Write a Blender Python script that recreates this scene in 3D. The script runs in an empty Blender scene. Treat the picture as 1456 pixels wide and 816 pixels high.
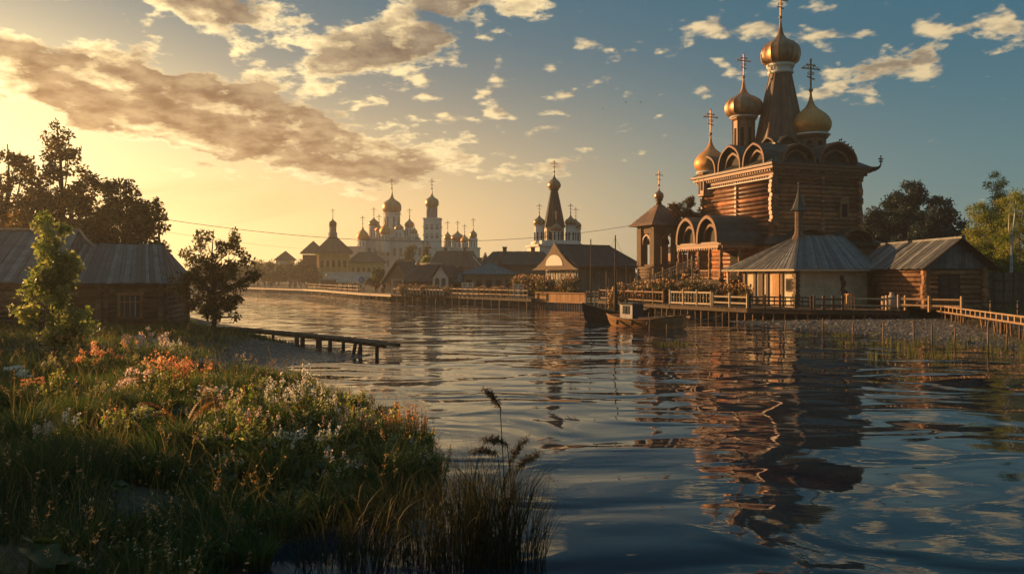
import bpy, math, random
import numpy as np
from mathutils import Vector, Matrix

R = math.radians
rnd = random.Random(7)
rng = np.random.default_rng(7)
SC = bpy.context.scene
COL = SC.collection
CAMZ, FPX, CX, HY = 4.0, 1143.0, 728.0, 392.0      # eye height and lens, measured off the photograph
SUN_AZ, SUN_EL = R(-60), R(11)                      # azimuth from +Y (negative = to the left)


def X(px, Y): return (px - CX) / FPX * Y
def Zh(py, Y): return CAMZ + (HY - py) / FPX * Y


# ------------------------------------------------------------------ objects
def empty(name, loc, rz=0.0, label=None, cat=None, group=None):
    o = bpy.data.objects.new(name, None)
    o.location = loc
    o.rotation_euler = (0, 0, rz)
    COL.objects.link(o)
    tag(o, label, cat, group)
    return o


def tag(o, label=None, cat=None, group=None, kind=None):
    if label: o['label'] = label
    if cat: o['category'] = cat
    if group: o['group'] = group
    if kind: o['kind'] = kind
    return o


def copy_tree(o, parent=None):
    c = o.copy()
    COL.objects.link(c)
    if parent is not None: c.parent = parent
    for ch in list(o.children): copy_tree(ch, c)
    return c


def fast_mesh(name, verts, quads, mat, parent=None, tone=None, smooth=False, loc=None):
    """quads: (M,4) or (M,3) int array; tone: (M,) per face value"""
    me = bpy.data.meshes.new(name)
    verts = np.asarray(verts, dtype=np.float32)
    quads = np.asarray(quads, dtype=np.int32)
    M, k = quads.shape
    me.vertices.add(len(verts)); me.vertices.foreach_set('co', verts.ravel())
    me.loops.add(M * k); me.loops.foreach_set('vertex_index', quads.ravel())
    me.polygons.add(M)
    me.polygons.foreach_set('loop_start', np.arange(0, M * k, k, dtype=np.int32))
    me.polygons.foreach_set('loop_total', np.full(M, k, dtype=np.int32))
    if smooth: me.polygons.foreach_set('use_smooth', np.ones(M, dtype=bool))
    if tone is not None:
        a = me.attributes.new('tone', 'FLOAT', 'FACE')
        a.data.foreach_set('value', np.asarray(tone, dtype=np.float32))
    me.update(calc_edges=True)
    if isinstance(mat, (list, tuple)):
        for m in mat: me.materials.append(m)
    else: me.materials.append(mat)
    o = bpy.data.objects.new(name, me)
    COL.objects.link(o)
    if parent is not None: o.parent = parent
    if loc is not None: o.location = loc
    return o


class MB:
    """collects shapes and links them as one mesh object"""
    def __init__(s): s.v, s.f, s.t, s.sm, s.mi = [], [], [], [], []

    def add(s, vs, fs, tone=None, smooth=False, mi=0):
        b = len(s.v)
        s.v.extend([tuple(p) for p in vs])
        t = rnd.random() if tone is None else tone
        for f in fs:
            s.f.append([b + i for i in f]); s.t.append(t); s.sm.append(smooth); s.mi.append(mi)

    def box(s, c, d, rz=0.0, tone=None, mi=0, taper=1.0):
        hx, hy, hz = d[0] / 2, d[1] / 2, d[2] / 2
        co, si = math.cos(rz), math.sin(rz)
        vs = []
        for z in (-hz, hz):
            k = taper if z > 0 else 1.0
            for x, y in ((-hx, -hy), (hx, -hy), (hx, hy), (-hx, hy)):
                vs.append((c[0] + (x * co - y * si) * k, c[1] + (x * si + y * co) * k, c[2] + z))
        s.add(vs, [(3, 2, 1, 0), (4, 5, 6, 7), (0, 1, 5, 4), (1, 2, 6, 5), (2, 3, 7, 6), (3, 0, 4, 7)], tone, False, mi)

    def beam(s, p, q, w, h, tone=None, mi=0, up=(0, 0, 1)):
        p, q, up = Vector(p), Vector(q), Vector(up)
        d = (q - p).normalized()
        a = d.cross(up)
        if a.length < 1e-4: a = d.cross(Vector((1, 0, 0)))
        a.normalize(); b = a.cross(d).normalized()
        vs = []
        for o in (p, q):
            for i, j in ((-1, -1), (1, -1), (1, 1), (-1, 1)):
                vs.append(o + a * (w / 2 * i) + b * (h / 2 * j))
        s.add(vs, [(3, 2, 1, 0), (4, 5, 6, 7), (0, 1, 5, 4), (1, 2, 6, 5), (2, 3, 7, 6), (3, 0, 4, 7)], tone, False, mi)

    def path(s, pts, radii, n=8, tone=None, smooth=True, mi=0, caps=True):
        pts = [Vector(p) for p in pts]
        vs = []
        ref = None
        for i, p in enumerate(pts):
            d = (pts[min(i + 1, len(pts) - 1)] - pts[max(i - 1, 0)]).normalized()
            if ref is None:
                ref = d.cross(Vector((0, 0, 1)))
                if ref.length < 1e-3: ref = Vector((1, 0, 0))
            a = (ref - d * ref.dot(d)).normalized(); ref = a
            b = d.cross(a)
            r = radii[i] if hasattr(radii, '__len__') else radii
            for k in range(n):
                an = 2 * math.pi * k / n
                vs.append(p + a * (math.cos(an) * r) + b * (math.sin(an) * r))
        fs = []
        for i in range(len(pts) - 1):
            for k in range(n):
                fs.append((i * n + k, i * n + (k + 1) % n, (i + 1) * n + (k + 1) % n, (i + 1) * n + k))
        t = rnd.random() if tone is None else tone
        s.add(vs, fs, t, smooth, mi)
        if caps:
            b = len(s.v) - len(vs)
            s.f.append([b + k for k in range(n)][::-1]); s.t.append(t); s.sm.append(False); s.mi.append(mi)
            e = b + (len(pts) - 1) * n
            s.f.append([e + k for k in range(n)]); s.t.append(t); s.sm.append(False); s.mi.append(mi)

    def tube(s, p, q, r0, r1=None, n=8, tone=None, mi=0):
        s.path([p, q], [r0, r0 if r1 is None else r1], n, tone, True, mi)

    def lathe(s, prof, n=24, c=(0, 0, 0), tone=None, smooth=True, rib=0, ribd=0.0, rot=0.0, mi=0):
        vs, fs = [], []
        for r, z in prof:
            for k in range(n):
                an = rot + 2 * math.pi * k / n
                rr = r * (1 - ribd * abs(math.sin(rib * an / 2)) ** 8) if rib else r
                vs.append((c[0] + rr * math.cos(an), c[1] + rr * math.sin(an), c[2] + z))
        if rib and n % rib == 0 and n // rib >= 3:                  # one tone per metal gore
            w = n // rib
            for g in range(rib):
                gv, gf = [], []
                for i in range(len(prof)):
                    for k in range(w + 1): gv.append(vs[i * n + (g * w + k) % n])
                for i in range(len(prof) - 1):
                    for k in range(w): gf.append((i * (w + 1) + k, i * (w + 1) + k + 1, (i + 1) * (w + 1) + k + 1, (i + 1) * (w + 1) + k))
                s.add(gv, gf, None, smooth, mi)
            return
        for i in range(len(prof) - 1):
            for k in range(n):
                fs.append((i * n + k, i * n + (k + 1) % n, (i + 1) * n + (k + 1) % n, (i + 1) * n + k))
        fs.append(list(range(n))[::-1]); fs.append([(len(prof) - 1) * n + k for k in range(n)])
        s.add(vs, fs, tone, smooth, mi)

    def ball(s, c, r, n=8, tone=None, mi=0, sq=1.0):
        prof = [(max(0.001, r * math.sin(math.pi * i / 6)), -r * sq * math.cos(math.pi * i / 6)) for i in range(7)]
        s.lathe(prof, n, c, tone, True, mi=mi)

    def prism(s, poly, o, u, v, w, tone=None, mi=0):
        """polygon (list of 2-D points in axes u,v at origin o) extruded along vector w"""
        o, u, v, w = Vector(o), Vector(u), Vector(v), Vector(w)
        n = len(poly)
        a = [o + u * p[0] + v * p[1] for p in poly]
        vs = a + [p + w for p in a]
        fs = [list(range(n))[::-1], [n + i for i in range(n)]]
        fs += [(i, (i + 1) % n, n + (i + 1) % n, n + i) for i in range(n)]
        s.add(vs, fs, tone, False, mi)

    def strip(s, A, B, tone=None, smooth=False, mi=0, per=False):
        """surface between two polylines of equal length"""
        n = len(A)
        if per:
            for i in range(n - 1):
                s.add([A[i], A[i + 1], B[i + 1], B[i]], [(0, 1, 2, 3)], None, smooth, mi)
        else:
            s.add(list(A) + list(B), [(i, i + 1, n + i + 1, n + i) for i in range(n - 1)], tone, smooth, mi)

    def planks(s, e0, e1, r0, r1, n, th=0.05, jit=0.02, gap=0.012, mi=0):
        """boards running from the eave line e0-e1 up to the ridge line r0-r1"""
        e0, e1, r0, r1 = map(Vector, (e0, e1, r0, r1))
        nrm = (e1 - e0).cross((r0 + r1) / 2 - (e0 + e1) / 2).normalized()
        if nrm.z < 0: nrm = -nrm
        cuts = [0.0]
        for i in range(n): cuts.append(cuts[-1] + rnd.uniform(0.75, 1.3))
        cuts = [c / cuts[-1] for c in cuts]
        for i in range(n):
            g = gap / max(0.1, (e1 - e0).length)
            a, b = cuts[i] + g, cuts[i + 1] - g
            off = nrm * (rnd.uniform(0, jit) + (th * 0.5 if i % 2 else 0))
            dn = ((e0 + e1) / 2 - (r0 + r1) / 2).normalized() * rnd.uniform(-0.02, 0.05)
            q = [e0.lerp(e1, a) + dn, e0.lerp(e1, b) + dn, r0.lerp(r1, b), r0.lerp(r1, a)]
            q = [p + off for p in q]
            vs = q + [p + nrm * th for p in q]
            s.add(vs, [(3, 2, 1, 0), (4, 5, 6, 7), (0, 1, 5, 4), (1, 2, 6, 5), (2, 3, 7, 6), (3, 0, 4, 7)], None, False, mi)

    def build(s, name, mat, parent=None, scale=1.0, loc=None):
        me = bpy.data.meshes.new(name)
        vs = s.v if scale == 1.0 else [(x * scale, y * scale, z * scale) for x, y, z in s.v]
        me.from_pydata(vs, [], s.f)
        a = me.attributes.new('tone', 'FLOAT', 'FACE'); a.data.foreach_set('value', s.t)
        me.polygons.foreach_set('use_smooth', s.sm)
        me.polygons.foreach_set('material_index', s.mi)
        me.update()
        for m in (mat if isinstance(mat, (list, tuple)) else [mat]): me.materials.append(m)
        o = bpy.data.objects.new(name, me)
        COL.objects.link(o)
        if parent is not None: o.parent = parent
        if loc is not None: o.location = loc
        return o


# ------------------------------------------------------------------ materials
def new_mat(name):
    m = bpy.data.materials.new(name); m.use_nodes = True
    nt = m.node_tree; nt.nodes.clear()
    return m, nt, nt.nodes, nt.links


def mat(name, col, col2=None, rough=0.8, scale=3.0, stretch=(1, 1, 1), bump=0.3, tone=0.35, metal=0.0,
        spec=0.3, dist=0.02, detail=6.0, coat=0.0):
    """wood, stone, metal, plaster: two own colours mixed by noise, a tone per board / log / stone, and a bump"""
    m, nt, N, L = new_mat(name)
    out = N.new('ShaderNodeOutputMaterial'); bs = N.new('ShaderNodeBsdfPrincipled')
    L.new(bs.outputs[0], out.inputs[0])
    tc = N.new('ShaderNodeTexCoord'); mp = N.new('ShaderNodeMapping')
    mp.inputs['Scale'].default_value = stretch
    L.new(tc.outputs['Object'], mp.inputs[0])
    n1 = N.new('ShaderNodeTexNoise'); n1.inputs['Scale'].default_value = scale; n1.inputs['Detail'].default_value = detail
    n1.inputs['Roughness'].default_value = 0.65
    L.new(mp.outputs[0], n1.inputs['Vector'])
    col2 = col2 or tuple(c * 0.55 for c in col)
    cr = N.new('ShaderNodeValToRGB')
    cr.color_ramp.elements[0].position = 0.32; cr.color_ramp.elements[1].position = 0.68
    cr.color_ramp.elements[0].color = (*col2, 1); cr.color_ramp.elements[1].color = (*col, 1)
    L.new(n1.outputs['Fac'], cr.inputs[0])
    at = N.new('ShaderNodeAttribute'); at.attribute_name = 'tone'
    mr = N.new('ShaderNodeMapRange'); mr.inputs['To Min'].default_value = 1 - tone; mr.inputs['To Max'].default_value = 1 + tone
    L.new(at.outputs['Fac'], mr.inputs[0])
    mx = N.new('ShaderNodeMix'); mx.data_type = 'RGBA'; mx.blend_type = 'MULTIPLY'; mx.inputs[0].default_value = 1
    L.new(cr.outputs[0], mx.inputs[6]); L.new(mr.outputs[0], mx.inputs[7])
    L.new(mx.outputs[2], bs.inputs['Base Color'])
    bs.inputs['Roughness'].default_value = rough; bs.inputs['Metallic'].default_value = metal
    bs.inputs['Specular IOR Level'].default_value = spec
    if coat: bs.inputs['Coat Weight'].default_value = coat
    rr = N.new('ShaderNodeMapRange'); rr.inputs['To Min'].default_value = max(0.05, rough - 0.15); rr.inputs['To Max'].default_value = min(1, rough + 0.15)
    L.new(n1.outputs['Fac'], rr.inputs[0]); L.new(rr.outputs[0], bs.inputs['Roughness'])
    if bump:
        n2 = N.new('ShaderNodeTexNoise'); n2.inputs['Scale'].default_value = scale * 3; n2.inputs['Detail'].default_value = 5
        L.new(mp.outputs[0], n2.inputs['Vector'])
        bp = N.new('ShaderNodeBump'); bp.inputs['Strength'].default_value = bump; bp.inputs['Distance'].default_value = dist
        L.new(n2.outputs['Fac'], bp.inputs['Height']); L.new(bp.outputs[0], bs.inputs['Normal'])
    return m


def shingle_mat(name, col, col2, rough, metal, rows=9.0, cols=40.0):
    """small overlapping scales round a dome: brick pattern by angle and height"""
    m = mat(name, col, col2, rough, 6.0, (1, 1, 1), 0, 0.12, metal, 0.5)
    nt = m.node_tree; N, L = nt.nodes, nt.links
    bs = next(n for n in N if n.type == 'BSDF_PRINCIPLED')
    tc = next(n for n in N if n.type == 'TEX_COORD')
    sx = N.new('ShaderNodeSeparateXYZ'); L.new(tc.outputs['Object'], sx.inputs[0])
    an = N.new('ShaderNodeMath'); an.operation = 'ARCTAN2'; L.new(sx.outputs[1], an.inputs[0]); L.new(sx.outputs[0], an.inputs[1])
    an2 = N.new('ShaderNodeMath'); an2.operation = 'MULTIPLY'; an2.inputs[1].default_value = cols / 6.283; L.new(an.outputs[0], an2.inputs[0])
    zz = N.new('ShaderNodeMath'); zz.operation = 'MULTIPLY'; zz.inputs[1].default_value = rows; L.new(sx.outputs[2], zz.inputs[0])
    cb = N.new('ShaderNodeCombineXYZ'); L.new(an2.outputs[0], cb.inputs[0]); L.new(zz.outputs[0], cb.inputs[1])
    br = N.new('ShaderNodeTexBrick'); br.inputs['Scale'].default_value = 1.0; br.inputs['Brick Width'].default_value = 1.0
    br.inputs['Row Height'].default_value = 1.0; br.inputs['Mortar Size'].default_value = 0.09; br.inputs['Mortar Smooth'].default_value = 0.6
    br.inputs['Color1'].default_value = (0.55, 0.55, 0.55, 1); br.inputs['Color2'].default_value = (1, 1, 1, 1); br.inputs['Mortar'].default_value = (0, 0, 0, 1)
    L.new(cb.outputs[0], br.inputs['Vector'])
    bp = N.new('ShaderNodeBump'); bp.inputs['Strength'].default_value = 0.7; bp.inputs['Distance'].default_value = 0.04
    L.new(br.outputs['Color'], bp.inputs['Height']); L.new(bp.outputs[0], bs.inputs['Normal'])
    return m


def leaf_mat(name, cols, trans=0.45, rough=0.6, scale=0.6):
    """leaves and blades: own colour by tone, light passes through"""
    m, nt, N, L = new_mat(name)
    out = N.new('ShaderNodeOutputMaterial')
    at = N.new('ShaderNodeAttribute'); at.attribute_name = 'tone'
    cr = N.new('ShaderNodeValToRGB')
    el = cr.color_ramp.elements
    for i, c in enumerate(cols):
        e = el[i] if i < 2 else el.new(0.5)
        e.position = i / (len(cols) - 1); e.color = (*c, 1)
    for i, c in enumerate(cols):
        el[i].position = i / (len(cols) - 1); el[i].color = (*c, 1)
    L.new(at.outputs['Fac'], cr.inputs[0])
    df = N.new('ShaderNodeBsdfPrincipled'); df.inputs['Roughness'].default_value = rough; df.inputs['Specular IOR Level'].default_value = 0.25
    tr = N.new('ShaderNodeBsdfTranslucent')
    L.new(cr.outputs[0], df.inputs['Base Color']); 
    hs = N.new('ShaderNodeHueSaturation'); hs.inputs['Saturation'].default_value = 1.15; hs.inputs['Value'].default_value = 1.5
    L.new(cr.outputs[0], hs.inputs['Color']); L.new(hs.outputs[0], tr.inputs['Color'])
    mx = N.new('ShaderNodeMixShader'); mx.inputs[0].default_value = trans
    L.new(df.outputs[0], mx.inputs[1]); L.new(tr.outputs[0], mx.inputs[2]); L.new(mx.outputs[0], out.inputs[0])
    return m


M = {}
M['log'] = mat('church_log_wood', (0.46, 0.165, 0.052), (0.11, 0.045, 0.02), 0.48, 1.1, (1, 1, 1), 0.7, 0.6, spec=0.5, detail=9.0)
M['rim'] = mat('weathered_rim_boards', (0.20, 0.085, 0.036), (0.085, 0.036, 0.016), 0.6, 3, (1, 1, 1), 0.5, 0.5)
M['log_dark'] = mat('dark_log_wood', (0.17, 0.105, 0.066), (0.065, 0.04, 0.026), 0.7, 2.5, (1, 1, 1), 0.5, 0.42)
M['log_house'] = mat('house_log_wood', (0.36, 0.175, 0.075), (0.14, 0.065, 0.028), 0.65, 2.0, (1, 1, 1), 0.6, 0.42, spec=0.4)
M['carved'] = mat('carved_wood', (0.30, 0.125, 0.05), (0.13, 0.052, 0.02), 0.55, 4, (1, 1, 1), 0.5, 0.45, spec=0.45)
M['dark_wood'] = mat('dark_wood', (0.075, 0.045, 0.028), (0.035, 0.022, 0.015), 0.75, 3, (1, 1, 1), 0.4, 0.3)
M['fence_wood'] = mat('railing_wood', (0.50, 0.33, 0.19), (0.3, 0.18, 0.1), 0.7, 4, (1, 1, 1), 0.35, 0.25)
M['pale_wood'] = mat('pale_wood', (0.55, 0.44, 0.31), (0.38, 0.28, 0.18), 0.7, 4, (1, 1, 1), 0.35, 0.25)
M['panel_wood'] = mat('orange_panel_wood', (0.50, 0.25, 0.09), (0.34, 0.16, 0.06), 0.65, 3, (1, 1, 1), 0.3, 0.2)
M['pile'] = mat('pile_wood', (0.26, 0.15, 0.08), (0.1, 0.06, 0.035), 0.8, 4, (1, 1, 0.3), 0.5, 0.35)
M['deck'] = mat('deck_wood', (0.11, 0.07, 0.042), (0.05, 0.032, 0.02), 0.8, 3, (1, 1, 1), 0.4, 0.35)
M['roof_board'] = mat('grey_roof_boards', (0.16, 0.16, 0.148), (0.06, 0.058, 0.054), 0.5, 2.0, (1, 1, 1), 0.4, 0.6, spec=0.5)
M['hut_roof'] = mat('hut_roof_boards', (0.105, 0.122, 0.118), (0.04, 0.046, 0.044), 0.6, 2.0, (1, 1, 1), 0.5, 0.55, spec=0.45)
M['roof_dark'] = mat('dark_roof', (0.055, 0.05, 0.045), (0.03, 0.028, 0.026), 0.7, 2, (1, 1, 1), 0.3, 0.2)
M['roof_teal'] = mat('teal_roof', (0.025, 0.115, 0.15), (0.018, 0.075, 0.10), 0.6, 2, (1, 1, 1), 0.3, 0.2)
M['roof_brown'] = mat('brown_roof', (0.11, 0.075, 0.05), (0.06, 0.042, 0.03), 0.7, 2, (1, 1, 1), 0.3, 0.2)
M['copper'] = mat('weathered_copper_sheet', (0.075, 0.085, 0.07), (0.035, 0.04, 0.034), 0.5, 1.2, (1, 1, 1), 0.25, 0.4, metal=0.3, spec=0.5)
M['tent'] = mat('tent_roof_boards', (0.19, 0.10, 0.05), (0.08, 0.042, 0.022), 0.5, 2.0, (1, 1, 0.3), 0.4, 0.4, spec=0.5)
M['gold'] = shingle_mat('gold_shingle', (0.74, 0.37, 0.11), (0.46, 0.22, 0.065), 0.48, 0.45)
M['bronze'] = mat('bronze_dome_sheet', (0.52, 0.27, 0.11), (0.14, 0.10, 0.065), 0.4, 1.8, (1, 1, 0.35), 0.3, 0.4, metal=0.5, spec=0.5)
M['cross'] = mat('gilded_cross', (0.42, 0.25, 0.11), (0.26, 0.15, 0.07), 0.55, 6, (1, 1, 1), 0, 0.1, metal=0.4)
M['iron'] = mat('dark_iron', (0.03, 0.03, 0.03), (0.015, 0.015, 0.015), 0.6, 6, (1, 1, 1), 0, 0.1, metal=0.3)
M['white_trim'] = mat('white_painted_band', (0.74, 0.72, 0.64), (0.55, 0.53, 0.46), 0.6, 4, (1, 1, 1), 0.15, 0.15)
M['plaster'] = mat('cream_plaster', (0.74, 0.62, 0.42), (0.46, 0.36, 0.22), 0.85, 0.8, (1, 1, 1), 0.35, 0.06)
M['white_stone'] = mat('white_stone', (0.76, 0.70, 0.62), (0.60, 0.54, 0.46), 0.85, 0.5, (1, 1, 1), 0.2, 0.06)
M['yellow_wall'] = mat('ochre_wall', (0.68, 0.45, 0.18), (0.55, 0.34, 0.12), 0.85, 0.5, (1, 1, 1), 0.15, 0.06)
M['grey_wall'] = mat('grey_wall', (0.25, 0.235, 0.2), (0.17, 0.155, 0.13), 0.85, 0.6, (1, 1, 1), 0.2, 0.1)
M['brown_wall'] = mat('brown_wall', (0.2, 0.135, 0.085), (0.12, 0.08, 0.05), 0.85, 0.8, (1, 1, 1), 0.2, 0.15)
M['dark_gap'] = mat('dark_opening', (0.018, 0.014, 0.011), (0.012, 0.01, 0.008), 0.9, 3, (1, 1, 1), 0, 0.1)
M['bark'] = mat('bark', (0.10, 0.07, 0.05), (0.045, 0.032, 0.024), 0.9, 6, (1, 1, 0.25), 0.7, 0.15)
M['birch_bark'] = mat('birch_bark', (0.66, 0.61, 0.52), (0.30, 0.27, 0.22), 0.8, 5, (1, 1, 2.2), 0.2, 0.1)
M['boat_hull'] = mat('boat_planks', (0.52, 0.27, 0.11), (0.27, 0.13, 0.055), 0.5, 3, (1, 1, 1), 0.3, 0.35, spec=0.5)
M['boat_dark'] = mat('dark_boat_planks', (0.05, 0.035, 0.028), (0.03, 0.022, 0.018), 0.6, 3, (1, 1, 1), 0.3, 0.3)
M['white_paint'] = mat('white_paint', (0.72, 0.66, 0.56), (0.52, 0.46, 0.38), 0.6, 3, (1, 1, 1), 0.2, 0.1)
M['navy'] = mat('dark_blue_paint', (0.03, 0.045, 0.06), (0.02, 0.03, 0.04), 0.35, 3, (1, 1, 1), 0.2, 0.1)
M['blue_sign'] = mat('blue_enamel', (0.03, 0.22, 0.42), (0.03, 0.2, 0.38), 0.4, 3, (1, 1, 1), 0, 0.02)
M['cloth_dark'] = mat('dark_cloth', (0.05, 0.045, 0.045), (0.03, 0.028, 0.03), 0.9, 8, (1, 1, 1), 0.1, 0.1)
M['cloth_red'] = mat('rust_cloth', (0.22, 0.07, 0.04), (0.16, 0.05, 0.03), 0.9, 8, (1, 1, 1), 0.1, 0.1)
M['cloth_pale'] = mat('pale_cloth', (0.5, 0.42, 0.33), (0.38, 0.32, 0.25), 0.9, 8, (1, 1, 1), 0.1, 0.1)
M['skin'] = mat('skin', (0.48, 0.29, 0.2), (0.42, 0.25, 0.17), 0.6, 8, (1, 1, 1), 0, 0.05)
M['leaf_big'] = leaf_mat('brown_green_leaves', [(0.022, 0.020, 0.007), (0.085, 0.062, 0.018), (0.30, 0.17, 0.05)], 0.5, 0.45)
M['leaf_mid'] = leaf_mat('dark_green_leaves', [(0.018, 0.026, 0.009), (0.06, 0.068, 0.02), (0.21, 0.16, 0.055)], 0.45, 0.45)
M['leaf_bright'] = leaf_mat('bright_green_leaves', [(0.06, 0.095, 0.018), (0.20, 0.24, 0.065), (0.50, 0.46, 0.20)], 0.55, 0.45)
M['leaf_blue'] = leaf_mat('deep_green_leaves', [(0.012, 0.024, 0.022), (0.026, 0.046, 0.040), (0.06, 0.08, 0.06)], 0.22)
M['leaf_birch'] = leaf_mat('birch_leaves', [(0.08, 0.12, 0.022), (0.19, 0.22, 0.05), (0.40, 0.34, 0.12)], 0.5)
M['leaf_far'] = leaf_mat('far_leaves', [(0.03, 0.036, 0.016), (0.06, 0.062, 0.026), (0.09, 0.08, 0.03)], 0.35)
M['leaf_autumn'] = leaf_mat('rusty_leaves', [(0.022, 0.014, 0.006), (0.07, 0.034, 0.012), (0.2, 0.09, 0.028)], 0.3)
M['seed_head'] = leaf_mat('tan_seed_heads', [(0.36, 0.18, 0.06), (0.58, 0.34, 0.14), (0.72, 0.50, 0.25)], 0.2)
M['grass'] = leaf_mat('grass_blades', [(0.022, 0.042, 0.013), (0.055, 0.09, 0.026), (0.15, 0.175, 0.055)], 0.45)
M['grass_dry'] = leaf_mat('dry_grass_blades', [(0.06, 0.075, 0.024), (0.15, 0.14, 0.048), (0.33, 0.26, 0.11)], 0.5)
M['stem'] = leaf_mat('plant_stems', [(0.05, 0.07, 0.02), (0.1, 0.12, 0.035), (0.18, 0.16, 0.05)], 0.4)
M['reed'] = leaf_mat('reed_stems', [(0.012, 0.016, 0.007), (0.026, 0.030, 0.012), (0.075, 0.07, 0.026)], 0.25)
M['plume'] = leaf_mat('reed_plumes', [(0.03, 0.024, 0.018), (0.06, 0.045, 0.03), (0.1, 0.075, 0.05)], 0.3)
M['reed_green'] = leaf_mat('green_reeds', [(0.05, 0.07, 0.015), (0.1, 0.12, 0.03), (0.19, 0.17, 0.06)], 0.4)
M['petal_orange'] = leaf_mat('orange_petals', [(0.5, 0.2, 0.09), (0.68, 0.34, 0.17), (0.8, 0.52, 0.32)], 0.45)
M['petal_pink'] = leaf_mat('pale_pink_petals', [(0.55, 0.36, 0.3), (0.72, 0.54, 0.44), (0.8, 0.7, 0.6)], 0.45)
M['petal_white'] = leaf_mat('white_petals', [(0.6, 0.52, 0.44), (0.76, 0.7, 0.6), (0.82, 0.78, 0.7)], 0.45)
M['fern'] = leaf_mat('rusty_fern', [(0.13, 0.05, 0.015), (0.32, 0.12, 0.03), (0.48, 0.22, 0.07)], 0.45)
M['cover'] = leaf_mat('ground_cover_leaves', [(0.03, 0.055, 0.014), (0.07, 0.105, 0.027), (0.14, 0.16, 0.05)], 0.45)
M['broad_leaf'] = leaf_mat('broad_leaves', [(0.03, 0.05, 0.015), (0.06, 0.085, 0.025), (0.12, 0.12, 0.04)], 0.35, 0.4)
# ------------------------------------------------------------------ camera, sun, world, air
cam = bpy.data.cameras.new('camera'); camo = bpy.data.objects.new('camera', cam); COL.objects.link(camo)
camo.location = (0, 0, CAMZ); camo.rotation_euler = (R(90), 0, 0)
cam.sensor_width = 36; cam.lens = FPX / 1456 * 36; cam.shift_y = -16 / 1456
cam.clip_start = 0.1; cam.clip_end = 6000
SC.camera = camo

sun = bpy.data.lights.new('sun', 'SUN'); suno = bpy.data.objects.new('sun', sun); COL.objects.link(suno)
sun.energy = 5.0; sun.angle = R(0.6); sun.color = (1.0, 0.56, 0.23)
sdir = Vector((math.sin(SUN_AZ) * math.cos(SUN_EL), math.cos(SUN_AZ) * math.cos(SUN_EL), math.sin(SUN_EL)))
suno.rotation_euler = (-sdir).to_track_quat('-Z', 'Y').to_euler()
suno.location = sdir * 200

SC.view_settings.view_transform = 'Standard'; SC.view_settings.look = 'None'
SC.view_settings.exposure = 0.72; SC.view_settings.gamma = 1.0; SC.view_settings.use_curve_mapping = False
cy = SC.cycles
cy.use_denoising = True
cy.max_bounces = 8; cy.diffuse_bounces = 3; cy.glossy_bounces = 4; cy.transmission_bounces = 4
cy.transparent_max_bounces = 8; cy.volume_bounces = 1
cy.caustics_reflective = False; cy.caustics_refractive = False
cy.sample_clamp_indirect = 4.0


class Ex:
    """arithmetic on shader sockets"""
    nt = None
    def __init__(s, k): s.k = k
    @staticmethod
    def op(o, *a):
        n = Ex.nt.nodes.new('ShaderNodeMath'); n.operation = o
        for i, x in enumerate(a):
            if isinstance(x, Ex): Ex.nt.links.new(x.k, n.inputs[i])
            else: n.inputs[i].default_value = x
        return Ex(n.outputs[0])
    def __add__(s, o): return Ex.op('ADD', s, o)
    __radd__ = __add__
    def __sub__(s, o): return Ex.op('SUBTRACT', s, o)
    def __rsub__(s, o): return Ex.op('SUBTRACT', o, s)
    def __mul__(s, o): return Ex.op('MULTIPLY', s, o)
    __rmul__ = __mul__
    def __truediv__(s, o): return Ex.op('DIVIDE', s, o)
    def sm(s, a, b):
        n = Ex.nt.nodes.new('ShaderNodeMapRange'); n.interpolation_type = 'SMOOTHSTEP'
        Ex.nt.links.new(s.k, n.inputs[0]); n.inputs[1].default_value = a; n.inputs[2].default_value = b
        return Ex(n.outputs[0])
    def mx(s, o): return Ex.op('MAXIMUM', s, o)
    def mn(s, o): return Ex.op('MINIMUM', s, o)


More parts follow.
